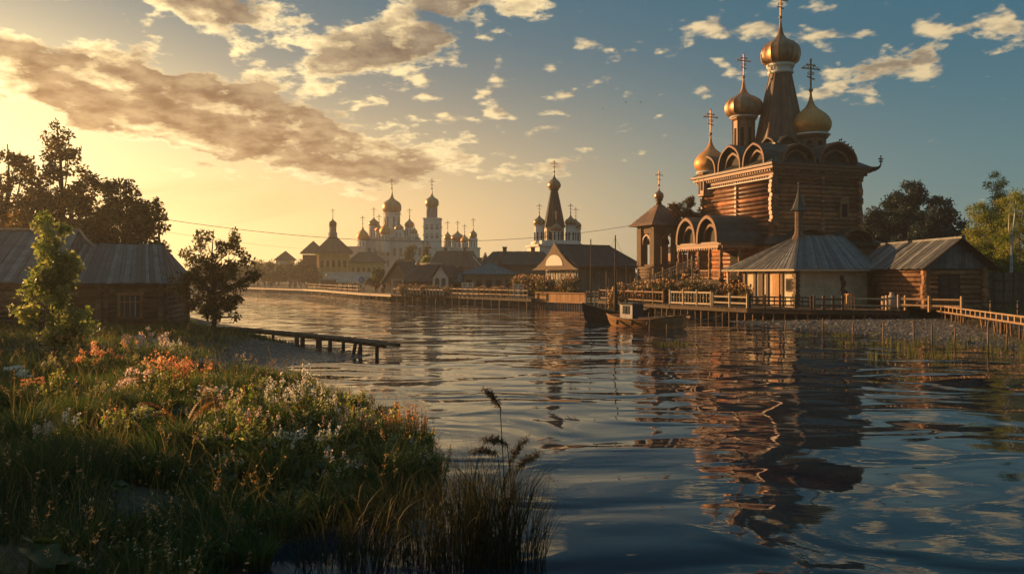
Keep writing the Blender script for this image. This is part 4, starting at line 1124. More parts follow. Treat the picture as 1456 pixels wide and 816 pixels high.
# ------------------------------------------------------------------ jetty on the left
jt = empty('jetty', (0, 0, 0), 0, 'narrow plank jetty sloping down from the left bank into the water', 'jetty')
J = [Vector((-18.5, 50.0, .8)), Vector((-16.3, 48.0, .8)), Vector((-11.4, 43.7, .76)), Vector((-8.4, 41.3, .70)), Vector((-6.3, 39.7, .58))]
m = MB()
for i in range(4):
    a, b = J[i], J[i + 1]; d = (b - a).normalized(); nr = Vector((-d.y, d.x, 0)).normalized(); n = max(3, int((b - a).length / .22))
    for k in range(n):
        p, q_ = a.lerp(b, k / n + .01), a.lerp(b, (k + 1) / n - .01); z = Vector((0, 0, rnd.uniform(-.012, .012)))
        w0, w1 = rnd.uniform(-.06, .06), 1.15 + rnd.uniform(-.06, .06)
        qq = [p + nr * w0 + z, q_ + nr * w0 + z, q_ + nr * w1 + z, p + nr * w1 + z]
        m.add([v - Vector((0, 0, .06)) for v in qq] + qq, [(3, 2, 1, 0), (4, 5, 6, 7), (0, 1, 5, 4), (1, 2, 6, 5), (2, 3, 7, 6), (3, 0, 4, 7)])
m.build('deck', M['deck'], jt)
m = MB()
for i in range(4):
    d = (J[i + 1] - J[i]).normalized(); nr = Vector((-d.y, d.x, 0)).normalized()
    for w in (.1, 1.05): m.beam(J[i] + nr * w - Vector((0, 0, .11)), J[i + 1] + nr * w - Vector((0, 0, .11)), .1, .1)
m.build('side_beam', M['dark_wood'], jt)
for t, sh, r in ((.30, 0, .08), (.335, .9, .07), (.48, 0, .11), (.495, .1, .11), (.5, 1.0, .1), (.60, 0, .08), (.645, .1, .09), (.64, 1.0, .08), (.80, 0, .08), (.815, .2, .07), (.83, .05, .08), (.84, 1.0, .08)):
    s_ = t * 4; i = min(3, int(s_)); p = J[i].lerp(J[i + 1], s_ - i); nr = Vector((.68, .73, 0)) * sh
    m = MB(); ln = .25 if t in (.80, .815) else 0
    m.tube((p.x + nr.x - ln, p.y + nr.y, -.9), (p.x + nr.x, p.y + nr.y, p.z - .08), r * 1.25, r * 1.15, 8); m.build('pile', M['dark_wood'], jt)

# ------------------------------------------------------------------ boats
def hull(L_, B, D_, sheer_b, sheer_s, n=16, k=9, rows=6):
    """lofted hull: x from stern (-L/2) to bow (+L/2); one strake per row so planks take their own tone"""
    m = MB(); st_ = []
    for i in range(n + 1):
        t = i / n; x = -L_ / 2 + L_ * t
        bw_ = B / 2 * (max(0.0, 1 - abs(2 * t - .86) ** 2.6) ** .75 if t > .43 else 1 - .38 * ((.43 - t) / .43) ** 2)
        bw_ = max(bw_, .015)
        sh = D_ + sheer_b * max(0, (t - .45) / .55) ** 2 + sheer_s * max(0, (.35 - t) / .35) ** 2
        kl = -.35 + (.5 * max(0, (t - .8) / .2) ** 2) + .2 * max(0, (.12 - t) / .12)
        row = []
        for j in range(rows + 1):
            s_ = j / rows
            row.append((x + (.35 * (s_ ** 1.2) if t > .9 else 0) * (t - .9) * 10, bw_ * (s_ ** .55), kl + (sh - kl) * s_ ** 1.25))
        st_.append(row)
    for sgn in (-1, 1):
        for j in range(rows):
            tn = rnd.random()
            for i in range(n):
                q_ = [st_[i][j], st_[i + 1][j], st_[i + 1][j + 1], st_[i][j + 1]]
                m.add([(x, y * sgn, z) for x, y, z in q_], [(0, 1, 2, 3) if sgn < 0 else (3, 2, 1, 0)], tn, True)
    m.add([(x, y, z) for x, y, z in st_[0]] + [(x, -y, z) for x, y, z in st_[0]], [(j, j + 1, rows + 2 + j, rows + 1 + j) for j in range(rows)], .4)
    gun = [[(r[-1][0], s_ * r[-1][1], r[-1][2]) for r in st_] for s_ in (-1, 1)]
    return m, gun

b1 = empty('cabin_boat', (X(920, 63.5), 62.8, 0), R(-50), 'brown planked boat with a small white wheelhouse moored at the quay', 'boat')
m, gun = hull(7.4, 2.6, .6, .5, .3); m.build('hull', M['boat_hull'], b1)
m = MB()
for g in gun: m.path([(x, y, z + .02) for x, y, z in g], .06, 6)
m.build('gunwale', M['carved'], b1)
m = MB(); m.strip([(x, y * .93, z - .22) for x, y, z in gun[0]], [(x, y * .93, z - .22) for x, y, z in gun[1]], .3); m.build('deck', M['dark_wood'], b1)
m = MB(); m.box((-1.75, 0, 1.1), (1.3, 1.3, 1.3)); cab = m.build('wheelhouse', M['white_paint'], b1)
m = MB(); m.box((-1.75, 0, 1.8), (1.6, 1.6, .08)); m.build('wheelhouse_roof', M['navy'], cab)
m = MB(); m.box((-1.75, -.66, 1.3), (.7, .04, .65)); m.box((-1.75, -.68, 1.3), (.06, .05, .65)); m.build('wheelhouse_window', M['navy'], cab)
m = MB(); m.box((-1.09, 0, 1.1), (.05, 1.26, 1.2)); m.build('wheelhouse_front', M['navy'], cab)
m = MB(); m.box((.6, 0, .62), (2.2, 1.3, .3)); m.build('hatch', M['dark_wood'], b1)
for x in (-3.2, 1.9): m = MB(); m.box((x, 0, .52), (.3, 1.7, .06)); m.build('thwart', M['carved'], b1)
m = MB()
for k in range(5): m.path([(-2.9 + .3 * math.cos(i * .7) * (1 - .08 * k), .1 + .3 * math.sin(i * .7) * (1 - .08 * k), .5 + .05 * k) for i in range(10)], .03, 5)
m.build('rope_coil', M['pale_wood'], b1)
for x, s_ in ((-2.2, -1), (-.6, -1), (1.0, -1)):
    m = MB(); m.lathe([(.02, -.22), (.11, -.18), (.12, .12), (.02, .18)], 8, (x, s_ * (1.27 - .04 * abs(x)), .35)); m.tube((x, s_ * 1.27, .5), (x, s_ * 1.18, .68), .015, .015, 4); m.build('fender', M['iron'], b1)
m = MB(); m.tube((-3.3, .5, .55), (2.6, -.3, .95), .035, .03, 6); m.tube((-3.2, .62, .55), (2.4, -.1, .95), .035, .03, 6); m.box((2.6, -.3, .96), (.7, .16, .03)); m.build('oar', M['fence_wood'], b1)
m = MB(); m.path([(3.5, 0, 1.05), (3.2, 2.5, .6), (2.6, 5.5, .75), (2.4, 7.0, 1.1)], .02, 5); m.build('mooring_rope', M['pale_wood'], b1)
m = MB(); m.box((-2.0, -.38, 1.95), (.12, .12, .35)); m.build('stove_pipe', M['iron'], b1)
b2 = empty('mast_boat', (X(876, 71.0), 71.5, 0), R(210), 'dark hulled boat with a tall bare mast, moored behind the cabin boat', 'boat')
m, gun = hull(6.6, 2.2, .75, .9, .3); m.build('hull', M['boat_dark'], b2)
m = MB()
for g in gun: m.path([(x, y, z + .02) for x, y, z in g], .06, 6)
m.build('gunwale', M['boat_hull'], b2)
m = MB(); m.strip([(x, y * .93, z - .22) for x, y, z in gun[0]], [(x, y * .93, z - .22) for x, y, z in gun[1]], .3); m.build('deck', M['dark_wood'], b2)
m = MB(); m.tube((0, 0, .3), (0, 0, 7.6), .085, .05, 8); m.tube((-.02, 0, .35), (-.02, 0, 3.2), .17, .15, 8); m.build('mast', M['dark_wood'], b2)
m = MB(); m.tube((0, 0, 7.4), (3.1, 0, 1.5), .012, .012, 4); m.tube((0, 0, 7.4), (-2.9, .4, 1.2), .012, .012, 4); m.build('stay', M['iron'], b2)
m = MB(); m.tube((0, 0, -1), (0, 0, 8.2), .1, .06, 8); o = m.build('mooring_post', M['dark_wood'], None, 1, (X(840, 92), 92, 0)); tag(o, 'tall bare dark pole standing left of the boat mast', 'pole')
for i, (px, top, Y) in enumerate([(862, 385, 92), (891, 375, 91), (897, 388, 88), (906, 372, 89), (866, 395, 90), (878, 380, 94)]):
    m = MB(); x = X(px, Y); z = hgt(x, Y); m.tube((0, 0, z - .4), (rnd.uniform(-.1, .1), 0, Zh(top, Y)), .06, .04, 6)
    o = m.build('stake', M['log_dark'], None, 1, (x, Y, 0)); tag(o, 'thin dark stake rising in front of the long grey hall', 'stake', 'stakes before the grey hall')

for px_, Y, w_, h_, lab in ((665, 119, 1.9, 1.9, 'pale lattice gate on the far quay below the teal pavilion'), (737, 107, 1.5, 1.8, 'pale lattice gate on the far quay beside the orange landing')):
    g = empty('lattice_gate', (X(px_, Y), Y, 1.1), R(-30), lab, 'gate')
    for x in (-w_ / 2, 0, w_ / 2): m = MB(); m.box((x, 0, h_ / 2), (.16, .12, h_)); m.build('post', M['white_paint'], g)
    m = MB()
    for k in range(4): m.box((0, -.02, .25 + k * (h_ - .35) / 3), (w_, .07, .12))
    for k in range(6): m.box((-w_ / 2 + w_ * (k + .5) / 6, .02, h_ / 2), (.07, .05, h_ - .3))
    m.build('lattice', M['white_paint'], g)
railing('wooden_railing', [(-19.2, 129.8), (-10.2, 118.9)], 1.05, 1.05, .9, 'row of short pale posts along the quay below the small hut', 'railing', M['pale_wood'], (.85,), 'quay railings', w=.12)
railing('wooden_railing', [(-8.8, 117.6), (2.0, 102.6)], 1.1, 1.2, 1.4, 'pale posted railing along the far quay left of the orange landing', 'railing', M['fence_wood'], (.4, 1.0), 'quay railings', w=.1)
# ------------------------------------------------------------------ buildings across the water
def gz(px, Y): return hgt(X(px, Y), Y)


def hip_roof(m, a0, a1, b0, b1, z0, z1, inset, n=18, ov=.5, axis='a'):
    e = [(a0 - ov, b0 - ov, z0), (a1 + ov, b0 - ov, z0), (a1 + ov, b1 + ov, z0), (a0 - ov, b1 + ov, z0)]
    if axis == 'a':
        bm_ = (b0 + b1) / 2; r0, r1 = (a0 + inset, bm_, z1), (a1 - inset, bm_, z1)
        m.planks(e[0], e[1], r0, r1, n); m.planks(e[3], e[2], r0, r1, n); m.planks(e[0], e[3], r0, r0, n); m.planks(e[1], e[2], r1, r1, n)
    else:
        am = (a0 + a1) / 2; r0, r1 = (am, b0 + inset, z1), (am, b1 - inset, z1)
        m.planks(e[0], e[3], r0, r1, n); m.planks(e[1], e[2], r0, r1, n); m.planks(e[0], e[1], r0, r0, n); m.planks(e[3], e[2], r1, r1, n)
    m.box(((a0 + a1) / 2, (b0 + b1) / 2, z0 - .06), (a1 - a0 + 2 * ov, b1 - b0 + 2 * ov, .1), tone=.2)


def windows(parent, spots, wm, pm, w, h, axis, off):
    """each window its own part, its pane a sub-part. spots: (coordinate along wall, z)"""
    for s_, z in spots:
        m = MB(); p = (s_, off, z) if axis == 'a' else (off, s_, z); d = (w + .3, .12, h + .3) if axis == 'a' else (.12, w + .3, h + .3)
        m.box(p, d); f = m.build('window', wm, parent)
        e = .06
        p2 = (s_, off - e, z) if axis == 'a' else (off - e, s_, z); d = (w, .06, h) if axis == 'a' else (.06, w, h)
        m = MB(); m.box(p2, d); m.build('pane', pm, f)


def far_dome(parent, c, r, h, mt, prof=onion, crossh=2.0, rz=0.0, name='onion_dome'):
    m = MB(); m.lathe(prof(r, h), 24, (0, 0, 0), .5); o = m.build(name, mt, parent); o.location = c
    if crossh:
        m = cross_mb((0, 0, h - .05), crossh, rz, 1.2, False); m.build('cross', M['cross'], o)
    return o


# ---- white cathedral on its hill
Y = 262; S = Y / FPX
zb = 4.0
cath = empty('white_cathedral', (X(552, Y), Y, zb), 0, 'hazy white stone cathedral with many onion domes in the far distance', 'cathedral')
def lx(px): return (px - 552) * S
def lz(py): return Zh(py, Y) - zb
def body(name, x0, x1, y0, y1, ztop, mt=M['white_stone']):
    m = MB(); h = lz(ztop)
    m.box(((lx(x0) + lx(x1)) / 2, (y0 + y1) / 2, h / 2 - 1), (lx(x1) - lx(x0), y1 - y0, h + 2))
    m.box(((lx(x0) + lx(x1)) / 2, (y0 + y1) / 2, h + .12), (lx(x1) - lx(x0) + .6, y1 - y0 + .6, .3), tone=.8)
    n = max(2, int((lx(x1) - lx(x0)) / 2.6))
    for k in range(n + 1):
        x = lx(x0) + (lx(x1) - lx(x0)) * k / n; m.box((x, y0 - .12, h / 2 - .8), (.4, .25, h - .3), tone=.8)
    return m.build(name, mt, cath)
b = body('nave', 509, 600, 0, 16, 343)
windows(b, [(lx(516 + 9 * k), lz(358)) for k in range(10)], M['white_stone'], M['grey_wall'], .9, 2.6, 'a', -.1)
windows(b, [(lx(520 + 11 * k), lz(374)) for k in range(8)], M['white_stone'], M['grey_wall'], 1.0, 2.0, 'a', -.1)
body('lower_block', 483, 522, -4, 8, 352); body('upper_block', 532, 572, 3, 14, 327); body('gallery', 596, 640, 2, 12, 352)
body('east_wing', 618, 680, 6, 14, 352)
m = MB()
for k in range(7):
    rm, fm = barrel((lx(526 + 11 * k), -.4, lz(343) + .1), (1, 0, 0), (0, 1, 0), 2.5, 1.6, 3, .15)
    m.v, m.f = m.v, m.f
    bb = len(m.v); m.v += rm.v; m.f += [[i + bb for i in f] for f in rm.f]; m.t += rm.t; m.sm += rm.sm; m.mi += rm.mi
    bb = len(m.v); m.v += fm.v; m.f += [[i + bb for i in f] for f in fm.f]; m.t += fm.t; m.sm += fm.sm; m.mi += fm.mi
m.build('roof_gables', M['white_stone'], cath)
def fdrum(px, r_px, y_top, y_bot, dr_px, y_tip, mt, yy=6, prof=onion, ch=2.6, dmat=M['white_stone'], n=14):
    r = r_px * S * .72; m = MB()
    h0, h1 = lz(y_bot), lz(y_top)
    m.lathe([(r * 1.1, h0 - 3), (r * 1.1, h0 + .3), (r, h0 + .35), (r, h1 - .5), (r * 1.15, h1 - .35), (r * 1.15, h1)], n, (lx(px), yy, 0), .6, False)
    for k in range(8):
        an = 2 * math.pi * k / 8; m.box((lx(px) + r * math.cos(an), yy + r * math.sin(an), (h0 + h1) / 2), (.25, .3, (h1 - h0) * .8), an, .9)
    d = m.build('drum', dmat, cath)
    m = MB()
    for k in range(8):
        an = 2 * math.pi * (k + .5) / 8; m.box((lx(px) + r * .99 * math.cos(an), yy + r * .99 * math.sin(an), (h0 + h1) / 2), (.1, r * .22, (h1 - h0) * .55), an)
    m.build('drum_window', M['grey_wall'], d)
    far_dome(d, (lx(px), yy, h1), dr_px * S * 1.12, lz(y_tip) - h1, mt, prof, ch)
    return d
fdrum(552, 16, 300, 330, 12.5, 264, M['bronze'], 8, squat, 3.4)
fdrum(530, 9, 321, 342, 7, 305, M['bronze'], 2); fdrum(516.5, 8, 341, 356, 7.6, 318, M['gold'], -1); fdrum(549, 8, 334, 346, 7.2, 312, M['gold'], -2, onion, 0.0)
fdrum(579, 8, 322, 338, 6.5, 305, M['bronze'], 6); fdrum(648, 11, 341, 356, 9.5, 322, M['bronze'], 9); fdrum(671, 8, 337, 354, 5, 318, M['bronze'], 9, squat)
fdrum(565, 8, 327, 342, 6, 312, M['bronze'], 4); fdrum(539, 7, 330, 344, 5.5, 316, M['gold'], 0); fdrum(659, 7, 344, 356, 5.5, 328, M['gold'], 6); fdrum(633, 7, 340, 352, 5, 322, M['bronze'], 10); fdrum(588, 7, 332, 343, 4, 320, M['bronze'], 3, onion, 0)
m = MB(); m.box((lx(613), 6, lz(342) / 2 + 4), ((lx(626) - lx(600)), 5.6, lz(309) - 8 + 0)); 
h0, h1 = 0, lz(309)
m = MB(); m.box((lx(613), 5, h1 / 2), (lx(625) - lx(601), 5.4, h1))
for z in (.5, .7, .85, .99): m.box((lx(613), 5, h1 * z), (lx(625) - lx(601) + .5, 5.9, .3), tone=.9)
tw = m.build('bell_tower', M['white_stone'], cath)
for z in (322, 335):
    for k in (-1, 0, 1):
        m = MB(); m.box((lx(613) + k * 1.7, 2.26, lz(z)), (.8, .1, 1.6)); m.build('bell_opening', M['grey_wall'], tw)
m = MB(); m.lathe([(8 * S * 1.1, lz(309)), (8 * S, lz(308)), (8 * S, lz(294)), (9 * S, lz(293))], 8, (lx(612), 5, 0), None, False); m.build('upper_drum', M['grey_wall'], tw)
far_dome(tw, (lx(612), 5, lz(292.5)), 10 * S, lz(266) - lz(292.5), M['bronze'], squat, 3.4)
# ---- ochre palace with columns
Y = 232; S = Y / FPX
pal = empty('ochre_palace', (X(452, Y), Y, 3.2), R(14), 'ochre columned palace with a dark hipped roof and little lantern tower far across the water', 'palace')
wh = Zh(361, Y) - 3.2
m = MB(); m.box((4.4, 8, wh / 2 - 1), (9.2, 16, wh + 2)); m.build('wall', M['yellow_wall'], pal)
for k in range(6): m = MB(); m.lathe([(.34, 1.6), (.3, 1.7), (.26, wh - .5), (.36, wh - .3), (.36, wh)], 10, (.4 + k * 1.6, -.45, 0), .9); m.build('column', M['yellow_wall'], pal)
m = MB(); m.box((4.4, -.3, 1.4), (9.8, 1.2, .4)); m.box((4.4, -.3, wh + .15), (9.9, 1.3, .5)); m.box((-.2, 8, wh + .15), (.5, 16.5, .5)); m.build('entablature', M['yellow_wall'], pal)
windows(pal, [(1.2 + 1.6 * k, wh * .6) for k in range(5)], M['yellow_wall'], M['dark_gap'], .7, 2.0, 'a', -.04)
windows(pal, [(1.5 + 2.2 * k, wh * .6) for k in range(7)], M['white_stone'], M['grey_wall'], .8, 2.0, 'b', -.24)
m = MB(); hip_roof(m, -.2, 9, -.5, 16.2, wh + .42, wh + 6.2, 5, 14, 1.0, 'b'); rf = m.build('hipped_roof', M['roof_brown'], pal)
m = MB(); hip_roof(m, -4.5, 2, 9.0, 18, wh + .5, wh + 4.2, 3, 10, .6, 'b'); m.box((-1.2, 13.5, wh / 2), (6.4, 8.6, wh)); m.build('rear_wing', M['roof_brown'], pal)
m = MB(); m.lathe([(1.3, wh + 4.5), (1.3, wh + 6.6), (1.05, wh + 6.7), (1.05, wh + 8.3), (1.35, wh + 8.5)], 8, (4.4, 8, 0), None, False); ln_ = m.build('lantern', M['grey_wall'], pal)
far_dome(ln_, (4.4, 8, wh + 8.5), 1.15, 3.2, M['roof_brown'], squat, 2.2)
m = MB(); m.box((14, 4.5, wh * .3), (10, 9, wh * .62 + 1.4)); wn = m.build('side_wing', M['yellow_wall'], pal)
windows(wn, [(10 + 1.5 * k, wh * .36) for k in range(6)], M['yellow_wall'], M['dark_gap'], .7, 1.3, 'a', -.04)
m = MB(); hip_roof(m, 9.1, 19, 0, 9, wh * .66, wh * 1.1, 3, 14, .8); m.build('wing_roof', M['roof_brown'], wn)
m = MB(); m.box((9.5, -7, .3), (16, 1.0, 2.6)); m.box((9.5, -7, 1.7), (16.4, 1.3, .22)); m.build('terrace_wall', M['white_stone'], pal)
# small house among the far trees
Y = 250
t = empty('far_cottage', (X(402, Y), Y, 4.5), 0, 'tiny pale cottage with a dark pointed roof above the far treeline', 'cottage')
m = MB(); m.box((0, 3, 1.9), (4.5, 5, 5)); m.build('wall', M['white_stone'], t); m = MB(); hip_roof(m, -2.3, 2.3, .4, 5.6, 4.4, 7.2, 2.2, 6, .5); m.build('roof', M['roof_dark'], t)

# ---- tent church in the middle distance
Y = 150; S = Y / FPX; zb = gz(790, Y)
tch = empty('tent_church', (X(788, Y), Y, zb), R(15), 'pale church with a dark central tent spire and four small drums in the middle distance', 'church')
def tz(py): return Zh(py, Y) - zb
m = MB(); m.box((0, 0, tz(352) / 2), (8.2, 8.2, tz(352))); m.box((0, 0, tz(350)), (8.8, 8.8, .4))
m.box((0, 0, (tz(343) + tz(350)) / 2), (7.0, 7.0, tz(343) - tz(350)))
m.build('white_walls', M['white_stone'], tch)
m = MB(); m.lathe([(1.85, tz(346)), (1.85, tz(325)), (2.1, tz(323))], 8, (0, 0, 0), None, False, rot=R(22.5)); d = m.build('octagon', M['white_stone'], tch)
m = MB()
for k in range(8):
    an = R(45 * k); m.box((1.7 * math.cos(an), 1.7 * math.sin(an), tz(335)), (.1, .5, 1.6), an)
m.build('octagon_window', M['dark_gap'], d)
m = MB()
for i in range(8):
    a0, a1 = R(22.5 + 45 * i), R(67.5 + 45 * i); r0, r1 = 2.0, .6
    m.planks((r0 * math.cos(a0), r0 * math.sin(a0), tz(324)), (r0 * math.cos(a1), r0 * math.sin(a1), tz(324)), (r1 * math.cos(a0), r1 * math.sin(a0), tz(271)), (r1 * math.cos(a1), r1 * math.sin(a1), tz(271)), 4, .05)
m.lathe([(1.95, tz(324.5)), (.55, tz(270))], 8, (0, 0, 0), .1, False, rot=R(22.5)); m.lathe([(.8, tz(271)), (.95, tz(270)), (.75, tz(268))], 12, (0, 0, 0), .9)
tn = m.build('tent_spire', M['roof_dark'], tch)
far_dome(tn, (0, 0, tz(269)), 1.25, tz(244) - tz(269), M['bronze'], onion, 2.2)
for px, yy, yt, ztip in ((764, -1.0, 321, 303), (806, -2.4, 321, 303), (821, 0.5, 324, 306), (783, -3.2, 330, 314)):
    lx_ = (px - 788) * S * 1.02; r = 1.05; m = MB(); m.lathe([(r * 1.1, tz(352)), (r * 1.1, tz(346)), (r * .9, tz(345.5)), (r * .9, tz(yt + 2)), (r * 1.15, tz(yt))], 12, (lx_, yy, 0), None, False); d = m.build('drum', M['white_stone'], tch)
    m = MB()
    for k in range(8): an = R(45 * k + 10); m.box((lx_ + r * .9 * math.cos(an), yy + r * .9 * math.sin(an), tz(337)), (.08, .24, 1.5), an)
    m.build('drum_window', M['dark_gap'], d)
    far_dome(d, (lx_, yy, tz(yt)), 1.1, tz(ztip) - tz(yt), M['bronze'], onion, 1.7)

# ---- pyramid-roofed bell tower left of the log church
Y = 106; S = Y / FPX; zb = gz(937, Y)
bt = empty('bell_gate', (X(937, Y), Y, zb), R(22), 'square log bell tower with a pyramid roof and open arch left of the church', 'tower')
def bz(py): return Zh(py, Y) - zb
zt = bz(322); w = 3.7
m = MB(); log_box(m, -w / 2, w / 2, -w / 2, w / 2, 0, bz(378), .4, .3)
m.box((0, 0, bz(376) / 2), (w - .1, w - .1, bz(376)), tone=.1)
for a in (-1, 1):
    for b in (-1, 1): m.box((a * w / 2 * .86, b * w / 2 * .86, (bz(378) + zt) / 2), (w * .28, w * .28, zt - bz(378)))
m.box((0, 0, zt - .5), (w, w, 1.0)); m.build('log_wall', M['brown_wall'], bt)
for (ux, bk) in (((1, 0, 0), (0, 1, 0)), ((0, -1, 0), (1, 0, 0))):
    o_ = Vector(bk) * (-w / 2 - .02); rm, fm = barrel((o_.x, o_.y, zt - 2.4), ux, bk, 2.2, 1.4, .35, .16); fm.build('arch', [M['carved'], M['dark_gap']], bt)
for a, b in ((-1, -1), (1, -1), (-1, 1)):
    m = column_mb((a * w / 2, b * w / 2, bz(376)), zt - bz(376), .22, 10); m.build('carved_column', M['carved'], bt)
m = MB()
for e in range(9):
    z = zt + (bz(289) - zt) * e / 9; k = 1 - e / 9.3; hw = 2.95 * k
    m.box((0, 0, z + .18), (2 * hw, 2 * hw, .37), taper=1 - .085 / max(k, .12) if k > .2 else .4)
m.build('pyramid_roof', M['tent'], bt)
m = MB(); m.lathe([(.42, bz(292)), (.3, bz(287)), (.5, bz(285)), (.5, bz(283))], 10, (0, 0, 0)); nk = m.build('neck', M['tent'], bt)
far_dome(nk, (0, 0, bz(283)), .62, bz(263) - bz(283), M['bronze'], squat, 1.9)
m = MB(); m.lathe([(.55, bz(350)), (.5, bz(347)), (.36, bz(341)), (.15, bz(339))], 12, (0, 0, 0)); m.tube((0, 0, bz(339)), (0, 0, zt - .9), .04, .04, 5); m.build('bell', M['bronze'], bt)
# small shed seen through beside the tower
Y = 112
t = empty('shed', (X(968, Y), Y, gz(968, Y)), R(10), 'small shed with layered boards glimpsed between the bell tower and the porch', 'shed')
m = MB()
for k in range(11): m.box((0, 0, .3 + .5 * k), (4, 4, .5), tone=None)
m.build('board_wall', M['log_house'], t); m = MB(); hip_roof(m, -2, 2, -2, 2, 5.9, 7.2, 1.9, 8, .5); m.build('roof', M['roof_brown'], t)

# ---- long grey hall with a flared gable
Y = 112; S = Y / FPX; zb = gz(850, Y)
hall = empty('grey_hall', (X(822, Y), Y, zb), R(32), 'long grey hall with a dark roof and a flared gable over a white half-round panel', 'hall')
def hz_(py): return Zh(py, Y) - zb
LW = (905 - 822) * S / .78
m = MB(); m.box((LW / 2, 4.0, hz_(380) / 2), (LW, 8, hz_(380))); m.build('wall', M['grey_wall'], hall)
m = MB()
for k in range(9): m.box((.6 + k * 1.15, -.1, hz_(400)), (.16, .22, hz_(380)))
m.build('pilaster', M['grey_wall'], hall)
m = MB()
e, rz_ = hz_(378.5), hz_(347)
for sy, yb in ((-1, -1.0), (1, 9.0)):
    pts = [(yb, e), (yb * .6 + 4 * .4, e + (rz_ - e) * .32), (yb * .25 + 4 * .75, e + (rz_ - e) * .68), (4, rz_)]
    for (y0, z0), (y1, z1) in zip(pts[:-1], pts[1:]):
        x1a, x1b = LW + 1.2 - (z0 - e) * .9, LW + 1.2 - (z1 - e) * .9
        m.planks((-.9, y0, z0), (x1a, y0, z0), (-.9, y1, z1), (x1b, y1, z1), 22, .04, .01)
xs = LW + 1.2 - (rz_ - e) * .9
m.planks((LW + 1.2, -1, e), (LW + 1.2, 9, e), (xs, 4, rz_), (xs, 4, rz_), 12, .04, .01)
m.beam((-1.1, 4, rz_ + .06), (xs, 4, rz_ + .06), .25, .16)
m.build('roof', M['roof_dark'], hall)
m = MB()
pts = [(-1.8, e - .5), (-.6, e - .1), (1.2, e + .9), (2.6, e + 2.0), (4, rz_ + .3)]
P2 = pts + [(8 - a, b) for a, b in pts[::-1][1:]]
m.prism([(a, b) for a, b in P2], (-.95, 0, 0), (0, 1, 0), (0, 0, 1), (-.3, 0, 0)); m.build('flared_gable', M['brown_wall'], hall)
m = MB(); m.prism([(4 - 2.1 * math.cos(math.pi * k / 14), e + .1 + 1.55 * math.sin(math.pi * k / 14)) for k in range(15)], (-1.27, 0, 0), (0, 1, 0), (0, 0, 1), (-.05, 0, 0)); m.build('half_round_panel', M['white_paint'], hall)
windows(hall, [(.9 + 1.25 * k, hz_(390)) for k in range(6)], M['white_paint'], M['grey_wall'], .6, 1.1, 'b', -.06)
m = MB(); m.beam((-.5, -1.05, e - .12), (LW + 1.2, -1.05, e - .12), .14, .2)
for k in range(26): m.box((k * .42, -1.1, e - .3), (.12, .1, .22))
m.build('eave_lattice', M['dark_wood'], hall)

# ---- plain long roofs behind
def long_house(name, x0, x1, Y, y_eave, y_ridge, d, label, rm, wm, hip=2.0, rz=0, win=0, dz=0.0):
    zb = gz((x0 + x1) / 2, Y); S = Y / FPX; w = (x1 - x0) * S
    o = empty(name, (X(x0, Y), Y, zb), rz, label, 'house')
    ze, zr = Zh(y_eave, Y) - zb, Zh(y_ridge, Y + d / 2) - zb
    m = MB(); m.box((w / 2, d / 2, ze / 2), (w, d, ze)); m.build('wall', wm, o)
    m = MB(); hip_roof(m, 0, w, 0, d, ze, zr, hip, max(8, int(w)), .7); m.build('roof', rm, o)
    for q in (.3, .72):
        m = MB(); m.box((w * q, d * .4, zr - .1), (.7, .7, 1.6)); m.box((w * q, d * .4, zr + .75), (.9, .9, .15)); m.build('chimney', M['brown_wall'], o)
    if win: windows(o, [(w * (k + .5) / win, ze * .5) for k in range(win)], M['brown_wall'], M['dark_gap'], .8, 1.2, 'a', -.04)
    return o
long_house('long_house', 612, 678, 178, 381, 357, 9, 'dark steep-roofed long house standing in front of the white cathedral', M['roof_dark'], M['grey_wall'], 1.0, 0, 6)
long_house('long_house', 688, 786, 136, 377, 358, 9, 'dark low-roofed long house left of the tent church', M['roof_dark'], M['grey_wall'], 1.5, 0, 7)
long_house('market_pavilion', 618, 668, 134, 401, 385, 8, 'teal straight-ridged pavilion roof above the far quay', M['roof_teal'], M['brown_wall'], .4, 0, 4)
pv = long_house('market_pavilion', 660, 730, 130, 390, 373.5, 9, 'wide teal hipped pavilion on the far quay with a dark open front', M['roof_teal'], M['grey_wall'], 4.0, 0, 5)
m = MB(); m.beam((1.4, 2.2, 5.9), (2.6, 2.2, 4.5), .16, .2); m.build('hip_board', M['white_paint'], pv)
t = empty('dormer', (X(690, 160), 160, Zh(374, 160)), 0, 'little white A-shaped dormer rising above the teal pavilion', 'dormer')
m = MB(); m.beam((-.85, 0, 0), (0, 0, 2.1), .2, .3, up=(0, -1, 0)); m.beam((.85, 0, 0), (0, 0, 2.1), .2, .3, up=(0, -1, 0)); m.build('barge_board', M['white_paint'], t)
m = MB(); m.prism([(-.8, -1.2), (.8, -1.2), (.8, 0), (0, 1.8), (-.8, 0)], (0, .2, 0), (1, 0, 0), (0, 0, 1), (0, 4, 0)); m.build('gable_wall', M['roof_dark'], t)

